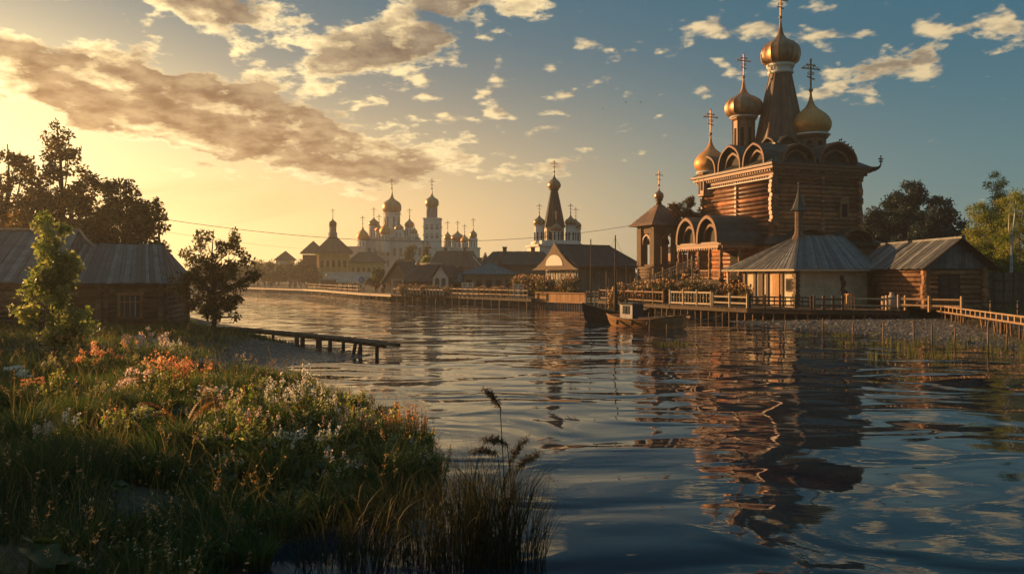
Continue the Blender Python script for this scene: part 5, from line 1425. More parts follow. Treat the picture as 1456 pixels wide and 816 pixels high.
# white gabled hut on the far quay
Y = 133; zb = gz(625, Y); S = Y / FPX
t = empty('quay_hut', (X(616, Y), Y, zb), R(-20), 'small hut with a white arched gable and dark sweeping roof on the far quay', 'hut')
m = MB(); gw, gh = 2.6, 2.6
m.prism([(-.1, 0), (gw + .1, 0), (gw + .1, gh), (gw / 2, gh + 1.9), (-.1, gh)], (0, 0, 0), (1, 0, 0), (0, 0, 1), (0, .25, 0)); gb = m.build('white_gable', M['white_paint'], t)
for x in (.72, 1.88):
    m = MB(); m.prism([(x + .38 * math.cos(a), 1.1 + (1.1 if 0 <= i <= 8 else 0) + .4 * (math.sin(a) if i <= 8 else 0)) for i, a in enumerate([math.pi * k / 8 for k in range(9)])] + [(x - .38, .5), (x + .38, .5)], (0, -.03, 0), (1, 0, 0), (0, 0, 1), (0, .06, 0)); m.build('arched_window', M['navy'], gb)
m = MB(); m.box((-2.6, 3.2, 1.2), (8.0, 5.6, 2.4)); m.box((gw / 2, 3, 1.3), (gw, 5.6, 2.6)); m.build('wall', M['brown_wall'], t)
m = MB()
m.planks((-.4, -.3, gh - .1), (-.4, 6, gh - .1), (gw / 2, -.3, gh + 2.1), (gw / 2, 6, gh + 2.1), 8); m.planks((gw + .4, -.3, gh - .1), (gw + .4, 6, gh - .1), (gw / 2, -.3, gh + 2.1), (gw / 2, 6, gh + 2.1), 8)
m.planks((-6.8, -.4, 1.9), (-.3, -.4, 1.9), (-4, 3, 4.8), (.3, 3, 4.8), 14); m.planks((-6.8, 6.5, 1.9), (-.3, 6.5, 1.9), (-4, 3, 4.8), (.3, 3, 4.8), 14); m.planks((-6.8, -.4, 1.9), (-6.8, 6.5, 1.9), (-4, 3, 4.8), (-4, 3, 4.8), 8)
m.build('roof', M['roof_dark'], t)
m = MB(); m.tube((-4.3, 3, 4.9), (.2, 3, 4.9), .22, .22, 8); m.ball((-4.4, 3, 4.95), .38, 8); m.build('ridge_log', M['pale_wood'], t)
m = MB()
for k in range(4): m.box((-6.3 + .0 * k, -.6 + .01 * k, .5 + .55 * k), (2.2, .1, .1))
for x in (-7.3, -5.3): m.box((x, -.6, 1.2), (.22, .2, 2.4))
m.box((-6.3, -.6, 2.35), (2.3, .24, .25)); m.build('porch_frame', M['pale_wood'], t)
Y = 150
t = empty('brown_cottage', (X(566, Y), Y, gz(566, Y)), R(-35), 'dark roofed cottage with one long sunlit barge board left of the quay hut', 'cottage')
m = MB(); m.prism([(-3.2, 0), (3.2, 0), (3.2, 2.0), (0, 5.2), (-3.2, 2.0)], (0, 0, 0), (1, 0, 0), (0, 0, 1), (0, 5, 0)); m.build('wall', M['brown_wall'], t)
m = MB(); m.planks((-3.8, -.6, 1.5), (-3.8, 5.6, 1.5), (0, -.6, 5.5), (0, 5.6, 5.5), 10); m.planks((3.8, -.6, 1.5), (3.8, 5.6, 1.5), (0, -.6, 5.5), (0, 5.6, 5.5), 10); rf = m.build('roof', M['roof_dark'], t)
m = MB(); m.beam((-3.9, -.65, 1.5), (0, -.65, 5.6), .12, .4, up=(0, -1, 0)); m.build('barge_board', M['pale_wood'], rf)

# round blue sign on its post
Y = 141
t = empty('round_sign', (X(516, Y), Y - 1, gz(516, Y) if gz(516, Y) > .5 else .95), R(-8), 'round blue sign with a white ring mark on a thin post', 'sign')
hh = Zh(398, Y) - .95
m = MB(); m.tube((0, .08, 0), (0, .08, hh), .06, .06, 8); m.build('post', M['pale_wood'], t)
def disc(r0, r1, y0, y1, mt, nm, a0=0, a1=360, par=None, cx=0, cz=hh):
    m = MB(); n = 32
    pa = [(r1 * math.cos(R(a0 + (a1 - a0) * k / n)), r1 * math.sin(R(a0 + (a1 - a0) * k / n))) for k in range(n + 1)]
    pb = [(r0 * math.cos(R(a0 + (a1 - a0) * k / n)), r0 * math.sin(R(a0 + (a1 - a0) * k / n))) for k in range(n + 1)]
    A_ = [(cx + x, y0, cz + z) for x, z in pa]; B_ = [(cx + x, y0, cz + z) for x, z in pb]
    A2 = [(x, y1, z) for x, _, z in A_]; B2 = [(x, y1, z) for x, _, z in B_]
    m.strip(A_, B_, .5); m.strip(B2, A2, .5); m.strip(A2, A_, .5); m.strip(B_, B2, .5)
    return m.build(nm, mt, par or t)
bd = disc(0.0, .60, -.04, .04, M['blue_sign'], 'disc')
disc(.56, .63, -.06, .05, M['white_paint'], 'rim', par=bd)
mk = disc(.2, .32, -.075, -.045, M['white_paint'], 'ring_mark', -70, 260, bd, -.03, hh + .02)
m = MB(); m.beam((.1, -.06, hh - .12), (.32, -.06, hh - .3), .03, .1, up=(0, -1, 0)); m.beam((.26, -.06, hh - .05), (.26, -.06, hh + .26), .03, .08, up=(0, -1, 0)); m.build('mark_stroke', M['white_paint'], bd)

# kiosk on the promenade
t = empty('kiosk', (X(464, 190), 190, .95), 0, 'small pale stepped kiosk on the distant promenade', 'kiosk')
m = MB(); m.box((0, 2, 1.0), (3.2, 2, 2.0)); m.build('counter', M['brown_wall'], t)
m = MB(); m.box((0, 2, 2.15), (4.4, 2.8, .3), taper=.9); m.box((-.2, 2, 2.6), (1.8, 1.6, .6), taper=.7); m.lathe([(.4, 2.9), (.42, 3.3), (.12, 3.6)], 8, (-.2, 2, 0)); m.build('canopy', M['pale_wood'], t)

# ------------------------------------------------------------------ hut on the left bank
hut = empty('log_hut', (-25.75, 46.9, .85), R(10), 'low dark log hut with a weathered grey board roof and one small window', 'hut')
W, D = 5.0, 6.2; HWL = 2.75; HR = 5.05
m = MB(); log_box(m, 0, W, 0, D, 0, HWL, .3, .28); m.box((W / 2, D / 2, HWL / 2), (W - .1, D - .1, HWL - .02), tone=.05)
for k in range(9): m.tube((2.0, -.3, .15 + .3 * k), (2.0, .3, .15 + .3 * k), .15, .15, 8)
m.box((1.55, -.12, 1.35), (.3, .26, 2.7)); m.build('log_wall', M['log_dark'], hut)
m = MB(); m.planks((-.3, -.75, HWL - .1), (W + .55, -.75, HWL - .1), (-.3, D / 2, HR), (W - .75, D / 2, HR), 19, .05, .055)
m.planks((-.3, D + .75, HWL - .1), (W + .55, D + .75, HWL - .1), (-.3, D / 2, HR), (W - .75, D / 2, HR), 19, .05, .055)
m.planks((W + .55, -.75, HWL - .1), (W + .55, D + .75, HWL - .1), (W - .75, D / 2, HR), (W - .75, D / 2, HR), 14, .05, .03); m.build('board_roof', M['hut_roof'], hut)
m = MB()
for a, b in ((-.62, 0), (.62, 0)): m.box((3.3 + a, -.2, 1.35), (.16, .14, 1.35))
m.box((3.3, -.2, 2.08), (1.5, .16, .16)); m.box((3.3, -.22, .68), (1.5, .2, .12)); wf = m.build('window_frame', M['log_house'], hut)
m = MB()
for a in (-.3, .0, .3): m.box((3.3 + a, -.19, 1.35), (.05, .06, 1.2))
m.box((3.3, -.19, 1.6), (1.1, .06, .05)); m.build('glazing_bar', M['fence_wood'], wf)
m = MB(); m.box((3.3, -.17, 1.36), (1.1, .02, 1.25)); m.build('pane', M['navy'], wf)
hut2 = empty('log_barn', (-35.5, 46.6, .85), 0, 'taller dark log barn with a sagging ridge pole, left of the small hut', 'barn')
W, D, HWL, HR = 9.3, 7.5, 2.85, 5.9
m = MB(); log_box(m, 0, W, 0, D, 0, HWL, .32, .28); m.box((W / 2, D / 2, HWL / 2), (W - .1, D - .1, HWL - .02), tone=.05); m.build('log_wall', M['log_dark'], hut2)
m = MB(); m.planks((-.5, -.9, HWL - .15), (W + .2, -.9, HWL - .15), (-.5, D / 2, HR), (W - .9, D / 2, HR), 26, .05, .04)
m.planks((-.5, D + .9, HWL - .15), (W + .2, D + .9, HWL - .15), (-.5, D / 2, HR), (W - .9, D / 2, HR), 26, .05, .04)
m.planks((W + .2, -.9, HWL - .15), (W + .2, D + .9, HWL - .15), (W - .9, D / 2, HR), (W - .9, D / 2, HR), 14, .05, .04); m.build('board_roof', M['hut_roof'], hut2)
m = MB(); m.path([(-.6, D / 2, HR + .1), (4, D / 2 - .05, HR + .12), (W - .9, D / 2, HR + .14), (W + .1, D / 2 - 1.0, HR - .55), (W + .9, D / 2 - 1.4, HR - 1.0)], [.1, .1, .09, .07, .05], 8); m.build('ridge_pole', M['fence_wood'], hut2)

# ------------------------------------------------------------------ utility pole and cables
up_ = empty('utility_pole', (X(226, 78), 78, 0.4), R(20), 'dark utility pole standing behind the tree by the hut, carrying cables across the lake', 'utility pole')
m = MB(); m.tube((0, 0, -.6), (0, 0, 9.4), .14, .1, 8); m.build('pole', M['dark_wood'], up_)
m = MB(); m.beam((-.9, 0, 9.0), (.9, 0, 9.0), .1, .12); m.beam((-.6, 0, 8.2), (.6, 0, 8.2), .1, .1); m.build('cross_arm', M['dark_wood'], up_)
m = MB()
for a in (-.8, .8): m.lathe([(.05, 9.05), (.07, 9.12), (.05, 9.25)], 8, (a, 0, 0))
m.build('insulator', M['white_paint'], up_)
def cable(p, q, sag, label, th_=.026):
    p, q = Vector(p), Vector(q); m = MB(); n = 36
    pts = [p.lerp(q, i / n) - Vector((0, 0, sag * 4 * (i / n) * (1 - i / n))) for i in range(n + 1)]
    m.path([v - p for v in pts], th_, 5); o = m.build('cable', M['iron'], None, 1, p); tag(o, label, 'cable')
pa = Vector((X(226, 78), 78, 9.55)); pb = Vector((X(912, 106), 106, Zh(318, 106)))
cable(pa, pb, 2.3, 'upper dark cable sagging from the left trees to the bell tower')
cable(pa + Vector((0, 0, -1.2)), Vector((X(515, 262), 262 - 1.4, Zh(352, 262))), 1.2, 'lower thin cable running from the left trees towards the white cathedral', .014)
# three birds high over the lake
for i, (px, py) in enumerate(((890, 146), (911, 146), (857, 155))):
    m = MB(); Y = 120
    m.path([(-.28, 0, 0), (-.1, 0, .02), (.1, 0, .02), (.3, 0, 0)], [.01, .07, .06, .015], 6, .5)
    o = m.build('bird', M['cloth_dark'], None, 1, (X(px, Y), Y, Zh(py, Y))); o.rotation_euler = (0, 0, R(20 * i)); o.scale = (.6, .6, .6); tag(o, 'tiny dark bird gliding high over the lake', 'bird', 'birds over the lake')
    m = MB()
    for s_ in (-1, 1): m.add([(.1, 0, .03), (-.08, 0, .03), (-.1, s_ * .35, .16), (-.22, s_ * .75, .05), (-.02, s_ * .38, .2)], [(0, 1, 2, 4), (2, 3, 4)], .5)
    m.build('wing', M['cloth_dark'], o)
# ------------------------------------------------------------------ trees
def leaf_cloud(centers, radii, n, size, asp=0.55, up=0.2, jitter=.55):
    """n rhombic leaves scattered in clumps; returns verts, quads, tone"""
    centers = np.asarray(centers, float); radii = np.asarray(radii, float)
    w = radii ** 2; w /= w.sum()
    k = rng.choice(len(centers), n, p=w)
    d = rng.normal(size=(n, 3)); d /= np.linalg.norm(d, axis=1)[:, None]
    rad = rng.random(n) ** 0.45
    p = centers[k] + d * (rad * radii[k])[:, None] * np.array([1, 1, .8])
    a = rng.normal(size=(n, 3)) + np.array([0, 0, -up]); a /= np.linalg.norm(a, axis=1)[:, None]
    b = np.cross(a, rng.normal(size=(n, 3))); b /= np.linalg.norm(b, axis=1)[:, None]
    s = size * rng.uniform(1 - jitter, 1 + jitter, n)
    c = np.cross(a, b)
    v = np.empty((n, 4, 3))
    v[:, 0] = p; v[:, 1] = p + (a * .5 + b * asp * .5 + c * .08) * s[:, None]; v[:, 2] = p + a * s[:, None]; v[:, 3] = p + (a * .5 - b * asp * .5 + c * .08) * s[:, None]
    clump_t = rng.random(len(centers))
    t = np.clip(clump_t[k] * .6 + rng.random(n) * .5 - .05, 0, 1)
    return v.reshape(-1, 3), np.arange(n * 4).reshape(n, 4), t


def tree(name, label, loc, h, blobs, n, leaf, mt, bark=None, tr=.2, lean=(0, 0), group=None, clump=(.5, .9), nclump=70, limbs=14, fork=.35, asp=.55, cat='tree'):
    """trunk and limbs that reach the leaf clumps; blobs = (x, y, z, rx, ry, rz) relative to the base"""
    root = empty(name, loc, 0, label, cat, group)
    bark = bark or M['bark']
    cs, rs = [], []
    bl = np.array(blobs, float); wv_ = np.prod(bl[:, 3:], axis=1) ** .66; wv_ /= wv_.sum()
    for i in range(nclump):
        q = bl[rng.choice(len(bl), p=wv_)]
        d = rng.normal(size=3); d /= np.linalg.norm(d)
        cs.append(q[:3] + d * q[3:] * rng.uniform(.35, 1.0)); rs.append(rng.uniform(*clump))
    m = MB()
    top = Vector((lean[0], lean[1], h * .93)); pts = []
    for i in range(9):
        t = i / 8; pts.append(Vector((top.x * t ** 1.4 + math.sin(t * 7 + h) * tr * .5, top.y * t ** 1.4 + math.cos(t * 5 + h) * tr * .5, top.z * t - .3 * (i == 0))))
    m.path(pts, [tr * (1.25 if i == 0 else 1) * (1 - .88 * i / 8) for i in range(9)], 8, .5)
    order = sorted(range(len(cs)), key=lambda i: -rs[i])[:limbs]
    for i in order:
        c = Vector(cs[i]); t = max(.15, min(.92, (c.z / h) * .78 - .02)); s_ = t * 8; j = min(7, int(s_)); p = pts[j].lerp(pts[j + 1], s_ - j)
        mid = p.lerp(c, .5) + Vector((rnd.uniform(-.2, .2), rnd.uniform(-.2, .2), -.08 * (c - p).length))
        r = tr * (1 - .88 * t) * .55; m.path([p, mid, c], [r, r * .6, r * .18], 5, .4)
        for _ in range(2):
            e = c + Vector((rnd.uniform(-1, 1), rnd.uniform(-1, 1), rnd.uniform(-.4, .8))) * rs[i]; m.path([mid, mid.lerp(e, .6), e], [r * .4, r * .25, r * .1], 4, .4)
    m.build('trunk', bark, root)
    v, f, t = leaf_cloud(cs, rs, n, leaf, asp)
    fast_mesh('crown', v, f, mt, root, t)
    return root

big = 'big trees behind the log hut'
def T(px, Y): return (X(px, Y), Y, max(.3, hgt(X(px, Y), Y)))
tree('broadleaf_tree', 'tallest brown-lit tree behind the log barn, with a knobbly top', T(84, 62), 16,
     [(0, 0, 8, 2.8, 2.6, 3.4), (.2, 0, 12, 1.7, 1.6, 2.0), (-.2, 0, 14.2, 1.1, 1.0, 1.6), (2.0, 0, 9.0, 1.9, 1.7, 2.4), (-2.4, 0, 7.0, 1.8, 1.6, 2.4), (1.5, -.5, 5.5, 2.8, 2.0, 2.4)], 12500, .28, M['leaf_big'], tr=.32, group=big, clump=(.4, .85), nclump=150, limbs=50)
tree('broadleaf_tree', 'broad dark tree cut by the picture edge behind the log barn', T(8, 64), 14.5,
     [(0, 0, 7.5, 3.2, 2.6, 3.4), (.5, 0, 11.5, 1.7, 1.6, 2.0), (-2.5, 0, 10, 2, 2, 2.5), (-2, 0, 6, 2.5, 2.2, 2.5)], 11500, .28, M['leaf_big'], tr=.3, group=big, clump=(.4, .85), nclump=135, limbs=44)
tree('broadleaf_tree', 'lower leafy tree rising over the small hut roof', T(183, 58), 10.6,
     [(0, 0, 6.5, 2.4, 2.0, 2.4), (-.8, 0, 8.6, 1.2, 1.1, 1.2), (1.6, 0, 7.0, 1.2, 1.2, 1.6), (2.1, 0, 5.2, 1.0, 1.0, 1.5), (-2, 0, 6, 1.5, 1.5, 2)], 10500, .26, M['leaf_mid'], tr=.24, group=big, clump=(.34, .72), nclump=125, limbs=44)
tree('broadleaf_tree', 'small dark tree filling the gap between the tall tree and the barn ridge', T(45, 57), 8.5,
     [(0, 0, 5.5, 3.0, 1.6, 2.2), (3.0, 0, 5.5, 2.4, 1.5, 2)], 12000, .26, M['leaf_big'], tr=.2, group=big, clump=(.5, .9), nclump=110, limbs=14)
tree('shore_tree', 'rounded dark tree at the head of the jetty beside the hut', T(303, 46.5), 6.3,
     [(0, 0, 2.6, 2.0, 1.5, 1.7), (-.8, 0, 4.3, 1.1, 1.0, 1.2), (-.45, 0, 5.5, .5, .5, .6), (1.1, 0, 4.4, 1.0, .9, 1.2), (1.35, 0, 5.4, .45, .4, .5), (1.9, 0, 3.0, .9, .8, 1.2), (-1.8, 0, 2.7, .8, .8, 1.0), (.2, 0, 1.3, 1.7, 1.2, .9)], 10000, .16, M['leaf_mid'], tr=.13, clump=(.2, .42), nclump=160, limbs=60)
tree('sapling', 'slender bright green sapling in front of the log barn', (X(76, 29), 29, hgt(X(76, 29), 29)), 5.2,
     [(0, 0, 2.6, .95, .8, 1.2), (-.2, 0, 4.0, .62, .6, .8), (-.25, 0, 4.9, .3, .3, .4), (.35, 0, 4.75, .3, .25, .2), (-.9, 0, 1.7, .45, .4, .35), (.55, 0, 1.3, .9, .6, .8), (.3, 0, .7, .65, .5, .5), (.15, 0, 3.2, .75, .6, .8)], 12000, .13, M['leaf_bright'], tr=.05, clump=(.17, .36), nclump=190, limbs=60, lean=(-.25, 0))
# trees that stand beyond the left edge and throw the shade over the bank
for px_, Y, h, sc in ((-560, 20.5, 6.5, 1.0), (-900, 15.5, 8, 1.0)):
    x = X(px_, Y)
    tree('broadleaf_tree', 'leafy bank tree standing left of the picture edge', (x, Y, hgt(x, Y)), h, [(0, 0, h * .55, 2.6 * sc, 2.4 * sc, h * .3), (.8, .5, h * .78, 1.5 * sc, 1.5 * sc, h * .17), (-1, -.5, h * .35, 2 * sc, 2 * sc, h * .2)], 5000, .34, M['leaf_mid'], tr=.25, group='trees left of the picture', clump=(.5, .9), nclump=80, limbs=12)
for x, Y, h in ((-21.5, 25.5, 2.7), (-22.8, 29.5, 3.0), (-24.6, 33.5, 3.0), (-19.8, 22, 2.5), (-27.3, 38, 3.1)):  # unseen low bushes added to shade the ground, leaving flower tips sunlit
    tree('shade_bush', 'dense unseen bush added left of the view to shade the bank', (x, Y, hgt(x, Y)), h, [(0, 0, h * .42, 1.7, 1.9, h * .34), (.2, .6, h * .72, 1.0, 1.2, h * .2)], 5000, .2, M['leaf_mid'], tr=.08, group='added shade bushes left of the view', clump=(.3, .6), nclump=90, limbs=20, cat='bush')
# right-hand trees
dk = 'dark trees behind the log house'
for px_, top, Y, w, lab in ((1243, 292, 112, 2.6, 'lowest dark tree, hard against the church wall'), (1272, 268, 116, 3.2, 'dark round-topped tree right of the church'), (1299, 250, 112, 2.8, 'tallest dark pointed tree between church and birches'), (1336, 277, 110, 3.6, 'dark broad tree just left of the birches'), (1318, 300, 104, 3.2, 'dark low bushy tree behind the log house ridge')):
    x, z0 = X(px_, Y), 1.5; h = Zh(top, Y) - z0
    tree('dark_tree', lab, (x, Y, z0), h, [(0, 0, h * .38, w * 1.3, w, h * .34), (-.3, 0, h * .66, w * .85, w * .8, h * .22), (.2, 0, h * .84, w * .5, w * .5, h * .14), (w * .8, 0, h * .5, w * .7, w * .6, h * .24), (-w * .8, 0, h * .5, w * .7, w * .6, h * .22)], 24000, .33, M['leaf_blue'], tr=.3, group=dk, clump=(.6, 1.15), nclump=190, limbs=16)
bg_ = 'birches right of the log house'
for px_, top, Y, w, lab in ((1398, 282, 76, 1.9, 'bushy bright birch right behind the log house gable'), (1416, 233, 80, 1.2, 'tallest narrow birch with a thin pointed crown'), (1448, 262, 72, 2.1, 'birch with a bright white double trunk at the right edge'), (1382, 330, 84, 1.9, 'low bright bushy birch left of the plank fence')):
    x, z0 = X(px_, Y), 1.2; h = Zh(top, Y) - z0
    t_ = tree('birch_tree', lab, (x, Y, z0), h, [(0, 0, h * .34, w * 1.35, w * 1.2, h * .3), (.1, 0, h * .60, w * 1.05, w, h * .24), (0, 0, h * .84, w * .7, w * .7, h * .15), (w * .7, -.4, h * .3, w * .9, w * .8, h * .26)], 26000, .16, M['leaf_birch'], M['birch_bark'], tr=.15, group=bg_, clump=(.4, .8), nclump=210, limbs=20)
x = X(1437, 69); m = MB(); z0 = 1.1
m.path([(0, 0, -.3), (.05, 0, 3), (.1, 0, 5.5), (.35, 0, 8), (.45, 0, 9.4)], [.15, .13, .11, .07, .03], 8, .5); m.path([(.1, 0, 5.3), (-.15, 0, 7), (-.1, 0, 8.8)], [.09, .06, .02], 7, .5); m.path([(.12, 0, 5.8), (.5, -.1, 7.0), (.75, 0, 7.9)], [.05, .035, .012], 6, .5)
bt_ = empty('bare_birch', (x, 69, z0), 0, 'bare white forked birch trunk in front of the bright birches', 'tree'); m.build('trunk', M['birch_bark'], bt_)
v, f, tt = leaf_cloud([(.4, 0, 9), (-.1, 0, 8.6), (.6, 0, 7.6), (.2, 0, 6.5), (.3, .2, 4.5)], [.5, .4, .4, .4, .5], 900, .12); fast_mesh('crown', v, f, M['leaf_birch'], bt_, tt)
# bronze-leaved tree by the church's left corner
tree('autumn_tree', 'rusty brown tree tangled against the left corner of the log church', (X(972, 103), 103, 1.4), 13.2, [(0, 0, 11.0, 1.6, 1.4, 1.0), (1.4, -.5, 10.3, 1.0, 1.0, .9), (-1.3, 0, 11.4, .8, .7, .6), (.8, -.5, 12, .8, .7, .7)], 6000, .2, M['leaf_autumn'], tr=.2, clump=(.25, .55), nclump=90, limbs=40)
# far trees in the haze
hzg = 'hazy trees on the far shore'
for i, (px_, top, Y, w) in enumerate(((352, 374, 236, 3.2), (366, 370, 240, 3.5), (381, 372, 236, 3.2), (396, 376, 232, 3.0), (411, 371, 238, 3.4), (425, 370, 230, 3.2), (440, 376, 228, 2.8), (338, 378, 238, 3.5), (320, 376, 242, 4), (300, 378, 240, 4), (280, 375, 244, 4))):
    x, z0 = X(px_, Y), 1.2; h = Zh(top, Y) - z0
    tree('shore_grove_tree', 'soft hazy round tree in the row left of the ochre palace', (x, Y, z0), h, [(0, 0, h * .45, w, w * .8, h * .36), (.4, 0, h * .78, w * .55, w * .5, h * .2)], 2200, .55, M['leaf_far'], tr=.25, group=hzg, clump=(.7, 1.3), nclump=40, limbs=6)
for px_, top, Y, w, lab in ((583, 348, 205, 2.6, 'hazy round tree in front of the white cathedral'), (606, 340, 215, 1.4, 'tall narrow spruce-like tree below the bell tower of the cathedral'), (603, 358, 170, 1.2, 'small sunlit tree above the quay hut'), (570, 368, 190, 2.2, 'low hazy tree left of the tall narrow tree'), (537, 382, 170, 2.6, 'low shadowed tree left of the brown cottage'), (626, 362, 200, 2.0, 'dim tree peeping over the dark long house')):
    x, z0 = X(px_, Y), 1.6; h = Zh(top, Y) - z0
    tree('distant_tree', lab, (x, Y, z0), h, [(0, 0, h * .42, w, w * .8, h * .34), (.1, 0, h * .78, w * .5, w * .5, h * .2)], 2600, .45, M['leaf_far'] if w != 1.2 else M['leaf_bright'], tr=.22, clump=(.5, 1.0), nclump=45, limbs=6)
rs_ = [(1500, 240, 95, 4), (1560, 250, 90, 4)]
for px_, top, Y, w in rs_:
    x, z0 = X(px_, Y), 1.2; h = Zh(top, Y) - z0
    tree('birch_tree', 'birch standing beyond the right picture edge', (x, Y, z0), h, [(0, 0, h * .4, w, w, h * .3), (0, 0, h * .75, w * .6, w * .6, h * .2)], 6000, .25, M['leaf_birch'], M['birch_bark'], tr=.2, group='birches beyond the right edge', clump=(.5, .9), nclump=90, limbs=10)

# ------------------------------------------------------------------ rusty shrubs with round heads before the church and along the far quay
def shrub_proto(seed):
    root = empty('headed_shrub', (0, 0, 0), 0, 'x', 'shrub', 'rusty shrubs with round heads')
    cs = [(rng.normal() * .32, rng.normal() * .32, .35 + .75 * rng.random()) for _ in range(16)]
    v, f, t = leaf_cloud(cs, [.2] * 16, 300, .13); fast_mesh('foliage', v, f, M['leaf_autumn'] if seed % 3 else M['leaf_mid'], root, t)
    m = MB(); mh = MB()
    for k in range(44):
        a = rnd.uniform(0, 6.28); r = .62 * rnd.random() ** .5; z = rnd.uniform(.7, 1.55) - r * .35
        m.path([(r * .3 * math.cos(a), r * .3 * math.sin(a), 0), (r * .7 * math.cos(a), r * .7 * math.sin(a), z * .6), (r * math.cos(a), r * math.sin(a), z)], [.014, .012, .008], 4, .5)
        mh.ball((r * math.cos(a), r * math.sin(a), z), rnd.uniform(.035, .085), 6)
    m.build('stem', M['stem'], root); mh.build('blossom_or_seed_head', M['seed_head'], root)  # the balls are the shrub's round tan seed heads, not petals
    return root
protos = [shrub_proto(i) for i in range(4)]
used_p = [0, 0, 0, 0]
def place_shrub(x, y, z, s, label, group):
    k = rnd.randrange(4)
    if used_p[k]: o = copy_tree(protos[k])
    else: o = protos[k]; used_p[k] = 1
    o.location = (x, y, z); o.rotation_euler = (0, 0, rnd.uniform(0, 6.28)); o.scale = (s * rnd.uniform(.9, 1.2), s * rnd.uniform(.9, 1.2), s)
    o['label'] = label; o['group'] = group
for i in range(64):                                                  # rising bank in front of the porch
    t = rnd.random(); px_ = 878 + 172 * t; Y = 93 - 9 * t + rnd.uniform(-4.5, 1.5)
    x = X(px_, Y); z = hgt(x, Y); top = 402 - 22 * min(1, t / .55) + (8 * max(0, (t - .6) / .4)) + rnd.uniform(0, 16)
    s = max(.9, (Zh(top, Y) - z) / 1.45)
    place_shrub(x, Y, z, min(s, 2.2) * rnd.choice((.4, .55, .7, 1.0)), 'rusty shrub with round tan heads crowding the bank before the porch', 'shrubs before the porch')
for i in range(14):
    px_ = rnd.uniform(1048, 1090); Y = 80.5 + rnd.uniform(-1, 1.2); x = X(px_, Y); place_shrub(x, Y, hgt(x, Y), rnd.uniform(1.1, 1.9), 'tan-headed shrub tucked under the roof of the plaster house', 'shrubs beside the plaster house')
for i in range(46):
    t = rnd.random(); px_ = 672 + 150 * t; Y = 123 - 17 * t + rnd.uniform(-1, 2.5); x = X(px_, Y); z = max(1.0, hgt(x, Y)); top = rnd.uniform(388, 408) if 735 < px_ < 822 else rnd.uniform(405, 413)
    place_shrub(x, Y, z, max(.8, (Zh(top, Y) - z) / 1.5), 'dark rusty shrub behind the far quay, one of a dense row', 'shrubs behind the far quay')
for i in range(20):
    px_ = rnd.uniform(560, 640); Y = 128 + rnd.uniform(-1, 1.5) - (px_ - 560) * .1; x = X(px_, Y); place_shrub(x, Y, max(1.0, hgt(x, Y)), rnd.uniform(.8, 1.2), 'low shrub with pale heads along the quay below the small hut', 'shrubs below the quay hut')

# ------------------------------------------------------------------ people on the far promenade
def person_mesh(name, walk, arm, mats):
    me = bpy.data.meshes.new('body'); st = walk
    J_ = {'pel': (0, 0, .95), 'che': (0, 0, 1.28), 'nec': (0, 0, 1.47), 'hea': (0, .02, 1.60), 'top': (0, .02, 1.70),
          'hl': (.10, 0, .9), 'kl': (.11, st, .50), 'al': (.11, st * 1.2 - .04, .07), 'fl': (.12, st * 1.2 + .12, .03),
          'hr': (-.10, 0, .9), 'kr': (-.11, -st * .6, .50), 'ar': (-.11, -st * 1.3 - .05, .08), 'fr': (-.12, -st * 1.3 + .11, .03),
          'sl': (.19, 0, 1.40), 'el': (.25, -arm * .5, 1.13), 'wl': (.24, arm * .6, .90), 'gl': (.23, arm * .7 + .03, .81),
          'sr': (-.19, 0, 1.40), 'er': (-.25, arm * .5, 1.13), 'wr': (-.24, arm * 1.6, .92 + arm * .3), 'gr': (-.23, arm * 1.8 + .03, .84 + arm * .4)}
    rr = {'pel': .155, 'che': .17, 'nec': .06, 'hea': .10, 'top': .075, 'hl': .10, 'kl': .065, 'al': .045, 'fl': .04, 'hr': .10, 'kr': .065, 'ar': .045, 'fr': .04,
          'sl': .075, 'el': .052, 'wl': .036, 'gl': .035, 'sr': .075, 'er': .052, 'wr': .036, 'gr': .035}
    E_ = [('pel', 'che'), ('che', 'nec'), ('nec', 'hea'), ('hea', 'top'), ('pel', 'hl'), ('hl', 'kl'), ('kl', 'al'), ('al', 'fl'), ('pel', 'hr'), ('hr', 'kr'), ('kr', 'ar'), ('ar', 'fr'),
          ('che', 'sl'), ('sl', 'el'), ('el', 'wl'), ('wl', 'gl'), ('che', 'sr'), ('sr', 'er'), ('er', 'wr'), ('wr', 'gr')]
    ks = list(J_); me.from_pydata([J_[k] for k in ks], [(ks.index(a), ks.index(b)) for a, b in E_], [])
    o = bpy.data.objects.new('tmp', me); COL.objects.link(o)
    o.modifiers.new('s', 'SKIN'); o.modifiers.new('d', 'SUBSURF').levels = 1
    for i, k in enumerate(ks): me.skin_vertices[0].data[i].radius = (rr[k], rr[k]); me.skin_vertices[0].data[i].use_root = (k == 'pel')
    dg = bpy.context.evaluated_depsgraph_get(); em = bpy.data.meshes.new_from_object(o.evaluated_get(dg))
    bpy.data.objects.remove(o)
    em.materials.clear()
    for m_ in mats: em.materials.append(m_)
    for p in em.polygons:
        z = sum(em.vertices[i].co.z for i in p.vertices) / len(p.vertices); x = abs(sum(em.vertices[i].co.x for i in p.vertices) / len(p.vertices))
        p.material_index = 2 if (z > 1.46 or (z < .9 and x > .19)) else (1 if z < .88 else 0); p.use_smooth = True
    em.name = name
    return em
bodies = [person_mesh('person_body', w, a, [M[c1], M[c2], M['skin']]) for w, a, c1, c2 in ((.0, .05, 'cloth_dark', 'cloth_dark'), (.18, .12, 'cloth_red', 'cloth_dark'), (.10, .2, 'cloth_pale', 'cloth_dark'), (.0, .15, 'cloth_dark', 'navy'), (.2, .1, 'cloth_pale', 'cloth_red'))]
